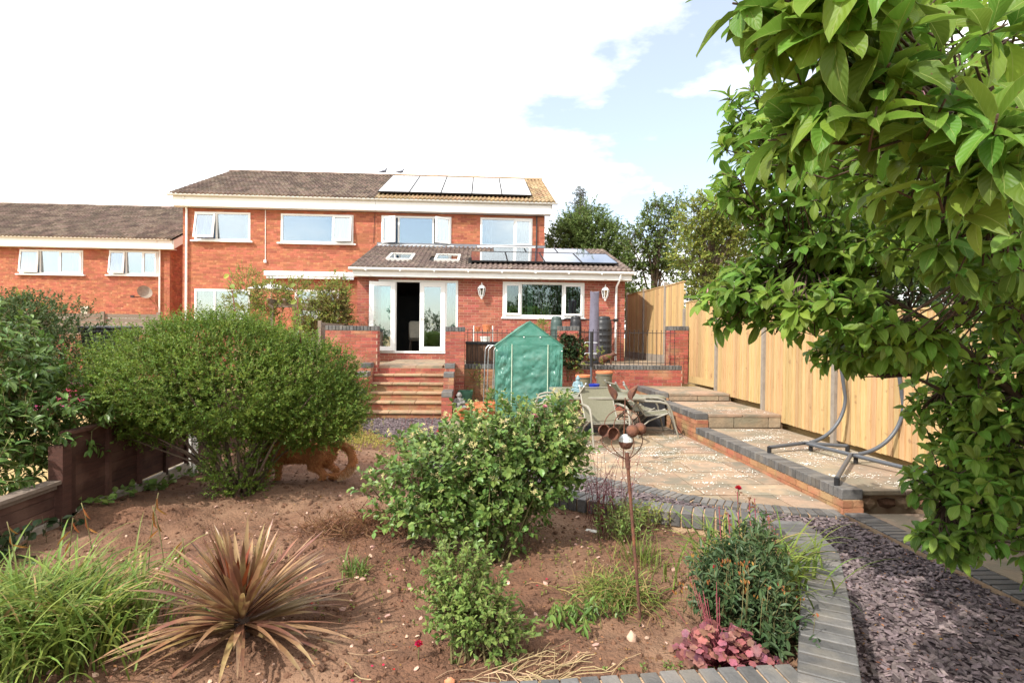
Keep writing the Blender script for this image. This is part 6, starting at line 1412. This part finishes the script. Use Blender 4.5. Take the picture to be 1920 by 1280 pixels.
# strappy leaves behind the sweet william
sedge('arching strap leaved clump behind the sweet william at the kerb', 1.50, 2.98, 260, .14, (.36, .56), .0075, 'l_grass', 'daylily', 'daylily', droop=(1.2, 2.3), el=(55, 88), drym='l_dry', ndry=22)
sw_, P, D = shrub('sweet_william', 'dense dark green sweet william clump with orange seed heads by the kerb', 'flowering plant', (1.27, 2.58, .3),
      [((1.27, 2.62, .50), (.16, .17, .18)), ((1.38, 2.75, .52), (.12, .15, .16)), ((1.15, 2.6, .48), (.10, .13, .14)), ((1.33, 2.50, .42), (.12, .10, .12))], 'l_will', 620, .10, 8, .05, .015, T_M, stems=30, r0=.004, seed=51, zmin=.31, lo=.35, amp=.2, up=.9, stemm='twig')
HP = []; HS = []
for _ in range(42):
    x, y = R_.gauss(1.20, .13), R_.gauss(2.52, .1); h = R_.uniform(.22, .42); z = .3+h; HS.append(([(x, y, .45), (x+.01, y, z)], .0014))
    for q in range(3): HP.append((x+R_.gauss(0, .012), y+R_.gauss(0, .012), z-.01))
tubes(sw_, 'flower_stalk', HS, M['twig']); HP = np.array(HP); n = len(HP)
leaf_cloud(sw_, 'seed_heads', HP, norm(rng.normal(0, .35, (n, 3))+[0, 0, 1.]), np.tile([0, -1., 0], (n, 1)), rng.uniform(.013, .022, n), rng.uniform(.006, .009, n), T_M, M['orange'])
HS = []; HP = []
for x, y, h in ((1.40, 2.95, .60), (1.47, 2.96, .56), (1.52, 3.0, .55), (1.33, 2.9, .5), (1.6, 3.0, .46), (1.3, 2.95, .52), (1.58, 2.9, .42)):
    HS.append(([(x, y, .3), (x+.01, y, .3+h*.5), (x-.01, y, .3+h)], .0026)); HP += [(x-.01+R_.gauss(0, .012), y+R_.gauss(0, .01), .3+h-.012*i) for i in range(6)]
t = thing('dahlia_stalks', 'tall dark stalks with withered brown flower heads rising behind the kerb plants', 'flowering plant', (1.45, 2.95, .3)); tubes(t, 'stalk', HS, M['redstem']); HP = np.array(HP); n = len(HP)
leaf_cloud(t, 'withered_heads', HP, norm(rng.normal(0, .6, (n, 3))+[0, 0, .4]), norm(rng.normal(0, 1, (n, 3))), rng.uniform(.014, .026, n), rng.uniform(.010, .016, n), T_M, M['l_weed'])
bloom('single dark red flower at the tip of the tallest stalk', 1.395, 2.95, .915, .022, 'redp')
bloom('dark red flower low on the left of the sweet william', 1.10, 2.55, .66, .014, 'redp')
# heuchera with scalloped leaves
hz = sz(1.07, 2.36)
t = thing('heuchera', 'pink and purple leaved heuchera spilling over the front kerb', 'heuchera', (1.07, 2.36, hz))
SC_ = [(0, 0, 0)] + [(.5*(1+.10*cos(5*a))*sin(a)*1.05, .5-.5*(1+.10*cos(5*a))*cos(a), .05*sin(5*a)) for a in np.linspace(.25, 2*pi-.25, 22)]
T_H = (np.array(SC_ + [(0, .5, -.03)]), np.array([(i, i+1, 23) for i in range(22)] + [(22, 0, 23)]))
def heu(parent, cx, cy, n, r, hmax):
    P = []; D_ = []; st_ = []
    for i in range(n):
        a = R_.random()*6.283; q = R_.random()**.6; x, y = cx+r*q*cos(a), cy+r*q*sin(a)*.8; z = sz(cx, cy)+.03+hmax*(1-q*q)*R_.uniform(.5, 1)+.02; P.append((x, y, z)); D_.append((cos(a)+R_.gauss(0, .4), sin(a)-.4+R_.gauss(0, .4), -.1-.5*q)); st_.append(([(cx+R_.gauss(0, .015), cy, sz(cx, cy)), (x, y, z)], .0016))
    n = len(P); o = []
    P = np.array(P); D_ = norm(np.array(D_)); 
    for i in range(n):
        s = R_.uniform(.026, .044); S = np.cross(D_[i], [R_.gauss(0, .5), -.35+R_.gauss(0, .3), 1.]); S /= np.linalg.norm(S); U = np.cross(S, D_[i]); V = P[i]+np.outer(T_H[0][:, 0]*s, S)+np.outer(T_H[0][:, 1]*s, D_[i])+np.outer(T_H[0][:, 2]*s, U)
        obj('leaf', (V, T_H[1]), M['l_heu'], parent, True, sharp=0)
    tubes(parent, 'leaf_stalks', st_, M['redstem'], 4)
heu(t, 1.05, 2.36, 190, .205, .15)
HS = [([(1.05, 2.38, hz), (1.05+R_.gauss(-.06, .06), 2.42+R_.gauss(0, .03), hz+R_.uniform(.2, .4))], .0012) for _ in range(14)]; tubes(t, 'flower_stalk', HS, M['redstem'])
t = thing('heuchera', 'small outlying pink heuchera rosette right of the main one', 'heuchera', (1.23, 2.27, hz)); heu(t, 1.235, 2.27, 22, .06, .05)
def weeds(name, label, cat, cx, cy, n, sx, sy, h, m, L, w, stemm='twig', tm=T_S, up=.7, cl=7):
    """soft low plant: upright thin stems carrying leaves"""
    t = thing(name, label, cat, (cx, cy, sz(cx, cy))); ST = []; P = []; D_ = []
    for _ in range(n):
        x, y = R_.gauss(cx, sx), R_.gauss(cy, sy); z = sz(x, y); hh = h*R_.uniform(.5, 1.1); dx, dy = R_.gauss(0, .25)*hh, R_.gauss(0, .25)*hh; ST.append(([(x, y, z), (x+dx*.4, y+dy*.4, z+hh*.6), (x+dx, y+dy, z+hh)], [.0022, .0018, .001]))
        for k in range(cl): q = .25+.75*k/cl; P.append((x+dx*q*q, y+dy*q*q, z+hh*q)); D_.append((R_.gauss(0, 1), R_.gauss(0, 1), R_.gauss(up-.4, .4)))
    tubes(t, 'stems', ST, M[stemm], 3, 'stuff'); n = len(P); P = np.array(P); leaf_cloud(t, 'foliage', P, norm(np.array(D_)), norm(rng.normal(0, .4, (n, 3))+[0, -.3, 1.]), rng.uniform(.6, 1.2, n)*L, rng.uniform(.6, 1.2, n)*w, tm, M[m]); return t
weeds('wilted_plant', 'wilted drooping green plant on the soil left of the yellow grass', 'plant', .50, 2.78, 26, .09, .05, .14, 'l_rose', .06, .016, tm=T_M, up=-.6)
weeds('leafy_perennial', 'upright leafy green plant with yellow tops left of the stake, behind the label', 'plant', .96, 3.72, 60, .09, .08, .27, 'l_rose2', .035, .013, tm=T_M)
weeds('leafy_perennial', 'low green and orange foliage at the rose foot beside the kerb', 'plant', 1.12, 4.0, 70, .12, .08, .2, 'l_vine', .03, .013, tm=T_M)
weeds('columbine', 'thin red flower stems standing right of the large rose bush', 'flowering plant', .98, 4.1, 46, .10, .12, .55, 'l_heu', .02, .008, stemm='redstem', cl=5)
weeds('seedhead_stems', 'thin brown stems with pale seed heads in front of the steps', 'flowering plant', -.72, 5.6, 26, .14, .15, .75, 'l_dry', .03, .014, stemm='redstem', cl=4)
weeds('ground_cover', 'yellow green creeping ground cover at the edge of the slate patch', 'ground cover', -1.85, 8.6, 420, .42, .5, .09, 'l_yel', .028, .016, cl=8)
weeds('ground_cover', 'yellow flowering creeping plant left of the slate patch edging', 'ground cover', -2.35, 9.6, 300, .22, .45, .2, 'l_yel', .03, .018, cl=8)
weeds('ivy_seedlings', 'broad green ivy creeping along the foot of the red fence', 'ivy', -2.98, 5.3, 60, .07, .55, .10, 'l_rose2', .06, .055, tm=T_M, cl=4)
weeds('ivy_seedlings', 'dark ivy under the low fence at the far left', 'ivy', -2.95, 3.3, 90, .10, .4, .16, 'l_ivy', .06, .055, tm=T_M, cl=4)
weeds('weed', 'pale wispy weed behind the bronze spiky plant', 'weed', -1.28, 3.45, 40, .06, .05, .12, 'l_dry', .01, .006, cl=8)
weeds('weed', 'tiny green weeds dotted between stones near the front kerb', 'weed', .85, 2.3, 22, .14, .03, .04, 'l_rose2', .02, .012, cl=4)
weeds('low_weeds', 'thin scatter of small weeds under the rose bush on the left', 'weed', -.45, 3.2, 60, .3, .25, .05, 'l_vine', .018, .01, cl=4)
weeds('low_weeds', 'thin scatter of small weeds around the yellow grass', 'weed', .8, 3.3, 120, .3, .25, .05, 'l_vine', .018, .008, cl=4)
# dead weed heap, straw, stray stems
t = thing('dead_weeds', 'heap of dried brown uprooted weeds left of the large rose bush', 'weeds', (-.9, 4.0, sz(-.9, 4))); mb = MB()
for _ in range(1300):
    x, y = R_.gauss(-.82, .22), R_.gauss(4.0, .13); z = sz(x, y)+abs(R_.gauss(0, .06))*max(0, 1-abs(x+.82)/.5); a = R_.random()*6.28; L = R_.uniform(.05, .2); e = R_.gauss(.1, .35)
    P = [Vector((x, y, z))]; 
    for _k in range(3): a += R_.gauss(0, .5); e += R_.gauss(0, .3); P.append(P[-1]+Vector((cos(a)*cos(e), sin(a)*cos(e), sin(e)))*L/3)
    mb.tube(P, .0016, 3)
obj('stems', (np.array([tuple(v) for v in mb.V]), [f for f in mb.F]), M['l_weed'], t, kind='stuff')
def strands(label, cx, cy, n, sx, sy, L, m, name='dry_straw'):
    mb = MB()
    for _ in range(n):
        x, y = R_.gauss(cx, sx), R_.gauss(cy, sy); a = R_.gauss(0, .7); P = [Vector((x, y, sz(x, y)+.012))]
        for _k in range(5): a += R_.gauss(0, .25); q = P[-1]+Vector((cos(a), sin(a), 0))*L/5; q.z = sz(q.x, q.y)+.012+R_.uniform(0, .012); P.append(q)
        mb.tube(P, .0018, 4)
    tag(obj(name, mb, M[m], None, True, loc=(cx, cy, sz(cx, cy))), label, 'straw', kind='stuff')
strands('handful of pale straw lying by the front kerb', .22, 2.26, 60, .12, .025, .26, 'l_straw'); strands('single long dry stem lying between the sedge and the spiky plant', -1.55, 3.25, 2, .03, .02, .45, 'l_straw', 'dry_stem'); strands('dry stem on bare soil right of the bronze spiky plant', -.55, 2.62, 3, .01, .1, .22, 'l_straw', 'dry_stem')

# ------------------------------------------------------------ hedges, climbers and trees
shrub('laurel_bush', 'glossy green laurel bush at the left edge behind the low fence', 'bush', (-3.75, 4.4, .25),
      [((-3.85, 4.5, 1.35), (.62, .5, .52)), ((-3.95, 4.3, .85), (.60, .5, .5)), ((-3.5, 4.65, 1.1), (.34, .35, .36)), ((-3.35, 4.3, 1.0), (.26, .28, .34)), ((-3.35, 3.9, .75), (.26, .25, .2)), ((-3.06, 4.45, 1.0), (.2, .2, .16)), ((-3.6, 4.3, 1.45), (.4, .35, .35))], 'l_laur', 1000, .15, 9, .075, .032, T_M, stems=18, r0=.014, seed=61, zmin=.4, lo=.5, up=.35, hang=.35)
shrub('hedge_bush', 'dark rounded hedge bush behind the laurel on the left', 'bush', (-6.6, 8.9, .45), [((-6.75, 9.0, 1.45), (.95, .7, .78)), ((-6.35, 8.9, 1.1), (.5, .5, .6)), ((-7.5, 9.0, 1.55), (.8, .6, .7)), ((-6.7, 8.9, 1.75), (.45, .5, .40))], 'l_dark', 2600, .13, 10, .045, .026, stems=10, seed=71, zmin=.5)
shrub('hedge_bush', 'pale olive bush at the far left edge beyond the laurel', 'bush', (-8.0, 9.4, .45), [((-8.2, 9.4, 1.7), (.9, .6, .7)), ((-7.4, 9.5, 1.8), (.6, .5, .5))], 'l_priv', 1400, .13, 10, .045, .026, stems=8, seed=74, zmin=.5)
for lab, bl, mm, n, sd in (('leafy green climber over the left end of the pergola', [((-5.7, 15.7, 2.75), (.55, .5, .45)), ((-5.0, 15.8, 2.85), (.5, .5, .35)), ((-6.3, 15.6, 2.7), (.5, .4, .7)), ((-5.6, 15.6, 2.1), (.3, .3, .5))], 'l_vine', 720, 81),
                           ('bushy climber against the corner of the extension', [((-3.95, 15.4, 2.75), (.42, .4, .5)), ((-3.85, 15.3, 2.1), (.38, .4, .45)), ((-4.4, 15.3, 2.15), (.45, .4, .4))], 'l_vine', 800, 85),
                           ('brownish inner part of the climber beside the extension corner', [((-3.8, 15.25, 2.35), (.3, .3, .45)), ((-4.35, 15.2, 1.85), (.4, .3, .25))], 'l_vineb', 420, 87)):
    shrub('climbing_plant', lab, 'climber', (bl[0][0][0], 15.6, .95), bl, mm, n, .2, 9, .055, .034, stems=8, r0=.012, seed=sd, up=.3, amp=.28)
shrub('ivy', 'dark ivy spilling down the pier behind the greenhouse', 'ivy', (2.08, 12.9, .7), [((2.0, 12.93, 1.55), (.22, .10, .28)), ((2.22, 12.92, 1.42), (.16, .10, .34)), ((2.05, 12.93, 1.25), (.20, .09, .22))], 'l_ivy', 420, .06, 6, .05, .045, T_M, stems=8, r0=.006, seed=91, up=-.2, amp=.25, stemm='twig')
pl_ = shrub('potted_plant', 'small bright green plant in the white pot by the ivy pier', 'plant', (1.53, 13.9, 1.8), [((1.53, 13.9, 1.95), (.13, .12, .14))], 'l_vine', 60, .08, 6, .05, .022, T_M, stems=6, r0=.004, seed=95, stemm='twig')
shrub('climber', 'sparse yellow green leafy stems behind the table by the low wall', 'plant', (2.5, 12.9, .4), [((2.35, 12.85, 1.2), (.28, .1, .45)), ((2.75, 12.85, 1.28), (.16, .1, .2))], 'l_vine', 46, .10, 5, .06, .035, T_M, stems=7, r0=.005, seed=97, amp=.4, stemm='twig', lo=.2)
shrub('grass_shoots', 'thin shoots growing in the tall terracotta pot', 'plant', (.30, 11.92, .28), [((.30, 11.92, .42), (.12, .10, .10))], 'l_vine', 50, .07, 4, .07, .008, stems=6, r0=.003, seed=98, up=1.2, stemm='twig')
shrub('wall_weed', 'spindly weed against the low wall behind the wire hoops', 'weed', (-.05, 13.0, .2), [((-.08, 13.0, .7), (.16, .05, .35))], 'l_vine', 30, .07, 4, .045, .022, T_M, stems=4, r0=.004, seed=99, amp=.4, lo=.2, stemm='twig')

def tree(label, base, blobs, leafm, ntw, tl, nl, L, Wd, seed, limbs=14, r0=.16, trunk_h=None, tm=T_S, group='trees beyond the right fence', amp=.25, lo=.5, ivy=None, up=.35, name='tree', lean=(0, 0)):
    t = thing(name, label, 'tree', base, group); A = []; r = random.Random(seed)
    vol = [b[1][0]*b[1][1]*b[1][2] for b in blobs]; tv = sum(v**.67 for v in vol)
    for i, (c, rad) in enumerate(blobs): A.append(twigs(c, rad, max(8, int(ntw*vol[i]**.67/tv)), lo, amp, seed+i*7, None, up))
    P = np.concatenate([a[0] for a in A]); D = np.concatenate([a[1] for a in A])
    leaf_cloud(t, 'crown', *twig_leaves(P, D, tl, nl, L, Wd, seed), tm, M[leafm])
    b = Vector(base); th = trunk_h or (max(c[2] for c, _ in blobs)-b.z)*.75; top = b+Vector((lean[0], lean[1], th))
    tk = obj('trunk', MB().tube([b-Vector((0, 0, .2)), b.lerp(top, .25)+Vector((.05, 0, 0)), b.lerp(top, .6)-Vector((.06, 0, 0)), top], [r0, r0*.8, r0*.6, r0*.3], 9), M['bark'], t, True, sharp=0)
    pa = []
    for i in range(limbs):
        q = P[r.randrange(len(P))]; s = b.lerp(top, r.uniform(.35, .95)); q = Vector(q); m_ = s.lerp(q, .5)+Vector((0, 0, .15*(q-s).length)); pa.append(([s, s.lerp(m_, .5), m_, q], [r0*.38, r0*.28, r0*.18, r0*.06]))
    tubes(t, 'limbs', pa, M['bark'], 6)
    k = np.random.default_rng(seed).permutation(len(P))[:min(len(P), 700)]
    tubes(t, 'twigs', [([Vector(P[i])-Vector(D[i])*tl, Vector(P[i])+Vector(D[i])*tl], [tl*.03, tl*.01]) for i in k], M['bark'], 3, 'stuff')
    return t
tree('dense rounded evergreen tree just right of the extension roof', (4.95, 26, 1), [((4.95, 26, 5.5), (1.75, 1.5, 1.7)), ((4.9, 26, 6.6), (1.15, 1, 1.1)), ((5.7, 26, 4.4), (1.5, 1.2, 1.5)), ((4.1, 26, 4.6), (1.3, 1.1, 1.5)), ((4.15, 26, 6.0), (1.0, 1, 1.1)), ((5.8, 26, 5.9), (1.1, 1, 1.1)), ((5.9, 25, 3.0), (1.0, 1, 1.2))], 'l_tree', 5200, .32, 11, .12, .062, 101, limbs=8, amp=.12, lo=.6)
tree('narrow tip of a brown green conifer above the rounded evergreen', (6.7, 38, 1), [((6.75, 38, 11.2), (.22, .22, .75)), ((6.75, 38, 10.1), (.5, .5, .8)), ((6.75, 38, 8.8), (.9, .9, 1.2))], 'l_con', 700, .4, 10, .14, .05, 111, limbs=4, amp=.4, trunk_h=10.2, r0=.14, up=-.5)
tree('airy open tree with gaps of sky right of the evergreen', (7.5, 24, 1), [((7.6, 24, 6.9), (.8, .8, .8)), ((6.9, 24, 6.0), (.75, .7, .7)), ((8.3, 24, 6.1), (.8, .7, .7)), ((7.4, 24, 5.2), (1.2, .8, .6)), ((6.6, 24, 4.6), (.7, .7, .6)), ((8.2, 24, 4.7), (.9, .7, .7)), ((6.6, 23.6, 3.6), (.5, .5, .4)), ((8.3, 24, 7.4), (.5, .5, .4))], 'l_tree', 1250, .30, 9, .12, .08, 121, limbs=24, amp=.32, lo=.35)
tree('second airy tree behind the tall fence panels', (8.6, 21, 1), [((8.6, 21, 5.6), (.9, .8, .9)), ((9.2, 21, 4.6), (.9, .8, .8)), ((8.0, 21, 4.3), (.6, .6, .6)), ((9.6, 21, 6.2), (.9, .8, .8)), ((8.2, 21, 3.2), (.8, .6, .5))], 'l_tree', 950, .28, 9, .12, .075, 131, limbs=20, amp=.3, lo=.35)
tree('ivy clad leafy tree standing close behind the end of the tall fence', (6.0, 14.8, .9), [((5.75, 14.8, 4.9), (.50, .5, .55)), ((6.3, 14.8, 5.1), (.6, .5, .5)), ((5.5, 14.8, 4.0), (.35, .4, .5)), ((6.4, 14.8, 4.1), (.7, .5, .8)), ((6.1, 14.8, 3.1), (.7, .5, .5)), ((7.2, 14.9, 4.6), (.8, .6, .9))], 'l_vine', 1500, .2, 9, .085, .055, 141, limbs=26, r0=.10, amp=.25, lo=.35)
tree('dark leafy tree behind the fence at the middle terrace', (7.2, 11.5, .8), [((7.0, 11.5, 3.6), (.9, .7, 1.0)), ((7.6, 11.5, 4.6), (1.0, .8, 1.0)), ((6.5, 11.8, 2.9), (.6, .5, .6)), ((7.4, 11, 2.8), (1.0, .7, .7)), ((8.6, 11, 4), (1.1, .8, 1.3))], 'l_dark', 1900, .22, 9, .10, .06, 151, limbs=18, r0=.11, amp=.25, lo=.4)
tree('ivy covered hedge tree behind the fence at the right edge', (6.3, 6.5, .3), [((6.2, 7.2, 2.4), (.7, 1.2, .9)), ((6.4, 5.2, 2.3), (.8, 1.2, 1.1)), ((6.6, 8.8, 2.8), (.8, 1.1, 1.0)), ((6.6, 6.6, 3.5), (.9, 1.5, .9)), ((6.5, 3.6, 2.2), (.8, 1, 1.3))], 'l_ivy', 2600, .16, 9, .085, .065, 161, limbs=16, r0=.09, amp=.2, lo=.5)
shrub('ivy_hedge', 'added dark ivy hedge for the shade at the right edge under the magnolia', 'hedge', (4.75, 3.9, .0), [((4.75, 4.1, .9), (.45, .8, 1.0)), ((4.8, 3.2, 1.2), (.5, .9, 1.3)), ((4.7, 4.6, .5), (.4, .5, .55)), ((4.85, 2.2, 1.4), (.5, .8, 1.5)), ((4.8, 3.7, 2.1), (.45, .9, .6))], 'l_ivy', 2300, .12, 8, .06, .05, T_M, stems=16, r0=.014, seed=171, zmin=.03, lo=.5)  # dark hedge added to give the shade behind the magnolia leaves

# ------------------------------------------------------------ magnolia
mg = thing('magnolia', 'magnolia tree with big bright leaves overhanging the right of the garden', 'tree', (3.15, 3.0, 0))
BL = [  # centre, radii, whorls
    ((.98, 1.35, 2.36), (.36, .16, .22), 20), ((.80, 1.25, 2.48), (.22, .12, .12), 8), ((1.1, 1.25, 2.2), (.3, .12, .14), 9), ((.68, 1.3, 2.50), (.12, .1, .10), 5), ((1.5, 3.3, 2.6), (.16, .2, .18), 8), ((1.5, 3.3, 1.98), (.18, .2, .10), 8), ((1.62, 3.4, 1.85), (.22, .2, .13), 10), ((2.30, 3.4, 1.66), (.3, .2, .12), 12), ((1.30, 1.40, 2.15), (.28, .18, .16), 10), ((1.20, 1.5, 2.60), (.4, .2, .2), 12),
    ((1.45, 2.0, 2.42), (.36, .3, .26), 22), ((1.85, 2.1, 2.15), (.34, .3, .24), 20), ((1.75, 2.2, 2.6), (.5, .35, .3), 22),
    ((1.68, 3.1, 2.65), (.36, .4, .42), 42), ((1.95, 3.2, 2.2), (.42, .4, .30), 48), ((1.85, 3.0, 1.90), (.36, .3, .16), 26), ((2.45, 3.2, 2.5), (.6, .5, .55), 62),
    ((1.62, 3.4, 2.05), (.20, .25, .16), 16), ((2.15, 2.8, 1.75), (.30, .3, .14), 22), ((1.72, 3.4, 3.05), (.28, .35, .25), 18),
    ((2.5, 3.3, 1.70), (.40, .3, .15), 36), ((3.12, 3.5, 1.25), (.26, .35, .34), 40), ((3.7, 3.6, 1.5), (.45, .45, .9), 70), ((3.75, 3.3, .7), (.35, .4, .5), 34), ((3.0, 3.35, .85), (.26, .28, .30), 38), ((3.05, 3.4, .50), (.24, .22, .16), 26), ((3.35, 3.3, 1.5), (.5, .5, .6), 44), ((3.45, 3.3, .75), (.32, .4, .5), 36),
    ((3.2, 3.0, 2.3), (.6, .6, .6), 52), ((2.6, 2.6, 2.9), (.9, .6, .5), 60), ((3.6, 2.2, 1.6), (.5, .6, .9), 34), ((2.5, 2.3, 2.0), (.5, .4, .4), 34)]
LM = [big_leaf(d, w, s, c) for d, w, s, c in ((.28, .03, 1, .05), (.45, .04, 2, -.08), (.15, .03, 3, .10), (.6, .03, 4, 0), (.35, .05, 5, -.12), (.22, .02, 6, .02))]
me_l = [mkmesh('leaf', V, [tuple(f) for f in F], M['l_mag'], True, 0) for V, F in LM]
for m_ in me_l: set_uv(m_, 1)
LEAVES = []; TIPS = []
rg = np.random.default_rng(5)
for c, rad, n in BL:
    n = int(n*(1.65 if c[0] < 1.6 else 2.3))
    d = norm(rg.normal(0, 1, (n, 3))); q = rg.random(n)**.45; P = np.array(c)+d*np.array(rad)*q[:, None]
    for i in range(n):
        ax_ = norm(d[i]*.6+np.array([-.35, -.15, .35])+rg.normal(0, .3, 3)); TIPS.append((P[i], ax_)); k = rg.integers(5, 9); a0 = rg.random()*6.28
        u = norm(np.cross(ax_, [0.2, .1, 1.])); v = np.cross(ax_, u)
        for j in range(k):
            a = a0+j*2.4; e = u*cos(a)+v*sin(a); dr = norm(ax_*rg.uniform(.15, .7)+e*rg.uniform(.7, 1.1)+np.array([-.22, 0, -.06])); L = rg.uniform(.085, .16)*(1. if c[1] < 1.7 else .80)
            LEAVES.append((P[i]-ax_*rg.uniform(0, .05), dr, norm(ax_*.5+np.array([0, 0, 1.])+rg.normal(0, .2, 3)), L, L*rg.uniform(.36, .50), rg.integers(0, 6)))
LEAVES.sort(key=lambda l: np.linalg.norm(l[0]-np.array(CAM)))
LEAVES = [l for l in LEAVES if np.linalg.norm(l[0]-np.array(CAM)) > .95]
mo = ORG[mg.name]
for p, dr, nn, L, w, k in LEAVES[:300]:
    S = norm(np.cross(dr, nn)); U = np.cross(S, dr); o = bpy.data.objects.new('leaf', me_l[k]); COL.objects.link(o); o.parent = mg
    pl = p-np.array(mo); o.matrix_basis = Matrix(((S[0]*w, dr[0]*L, U[0]*L, pl[0]), (S[1]*w, dr[1]*L, U[1]*L, pl[1]), (S[2]*w, dr[2]*L, U[2]*L, pl[2]), (0, 0, 0, 1)))
for k in range(6):
    s = [l for l in LEAVES[300:] if l[5] == k]
    f_ = leaf_cloud(mg, 'foliage', np.array([l[0] for l in s]), np.array([l[1] for l in s]), np.array([l[2] for l in s]), np.array([l[3] for l in s]), np.array([l[4] for l in s]), LM[k], M['l_mag'], True); set_uv(f_.data, len(s))
hub = [((3.62, 3.3, -.1), (3.6, 3.3, .8), (3.4, 3.2, 1.5), (2.9, 2.9, 2.2), (2.6, 2.7, 2.9), (2.4, 2.6, 3.3)), ((3.4, 3.2, 1.4), (2.8, 2.75, 2.0), (2.2, 2.3, 2.25), (1.7, 1.8, 2.35), (1.25, 1.45, 2.4)), ((3.5, 3.25, 1.2), (2.8, 3.3, 1.8), (2.2, 3.25, 2.1), (1.8, 3.2, 2.3)), ((3.6, 3.3, .8), (3.2, 3.5, 1.0), (2.95, 3.4, .9), (2.95, 3.4, .6)), ((3.55, 3.3, 1.0), (3.0, 3.5, 1.4), (2.6, 3.4, 1.55)), ((2.9, 2.9, 2.2), (2.4, 3.1, 2.6), (1.8, 3.2, 2.9)), ((2.2, 2.3, 2.25), (1.8, 2.1, 2.45), (1.5, 1.9, 2.5))]
rr = [(.07, .055, .045, .03, .02, .012), (.028, .02, .014, .01, .006), (.026, .02, .014, .008), (.018, .013, .009, .005), (.018, .012, .006), (.024, .016, .008), (.018, .012, .006)]
for P, r in zip(hub, rr): obj('branch' if P[0][2] > 0 else 'trunk', MB().tube(P, list(r), 9), M['barkd'], mg, True, sharp=0)
HP_ = np.array([p for P in hub for a, b in zip(P[:-1], P[1:]) for p in [np.array(a)*(1-q)+np.array(b)*q for q in (0, .33, .66)]])
pa = []
for p, a in TIPS:
    dist = np.linalg.norm(HP_-p, axis=1)+np.maximum(0, HP_[:, 2]-p[2])*.2; h = HP_[dist.argmin()]; m_ = h*.45+p*.55-np.array([0, 0, .05]); pa.append(([h, m_, p-a*.08, p+a*.02], [.0055, .0042, .0034, .0026]))
tubes(mg, 'twigs', pa, M['barkd'], 5, 'stuff')
for i in (3, 14, 24, 40, 60, 84, 130): 
    p, a = TIPS[i % len(TIPS)]; p = Vector(p); a = Vector((0, 0, 1)); obj('bud', MB().tube([p, p+a*.012, p+a*.03, p+a*.045], [.004, .008, .007, .001], 8), M['pinkp'], mg, True)

# trees behind the camera, seen only as reflections in the house glass
tree('broad dark tree behind the camera reflected in the long window', (5.5, -13, 0), [((5.5, -13, 4.2), (2.4, 1.5, 2.0)), ((3.6, -13, 3.0), (1.6, 1.2, 1.6)), ((7.6, -13, 3.6), (2, 1.2, 2))], 'l_dark', 1500, .4, 8, .2, .13, 181, group='trees behind the camera')
tree('lower bushy tree behind the camera reflected in the glass doors', (-4.5, -13, 0), [((-4.2, -13, 1.9), (1.6, 1.0, 1.5)), ((-6.6, -13, 1.6), (1.8, 1.0, 1.2)), ((-1.8, -13, 1.4), (1.5, 1.0, 1.0)), ((.6, -13, 1.4), (1.5, 1.0, 1.1))], 'l_dark', 1200, .35, 8, .16, .1, 186, group='trees behind the camera', trunk_h=1.8)
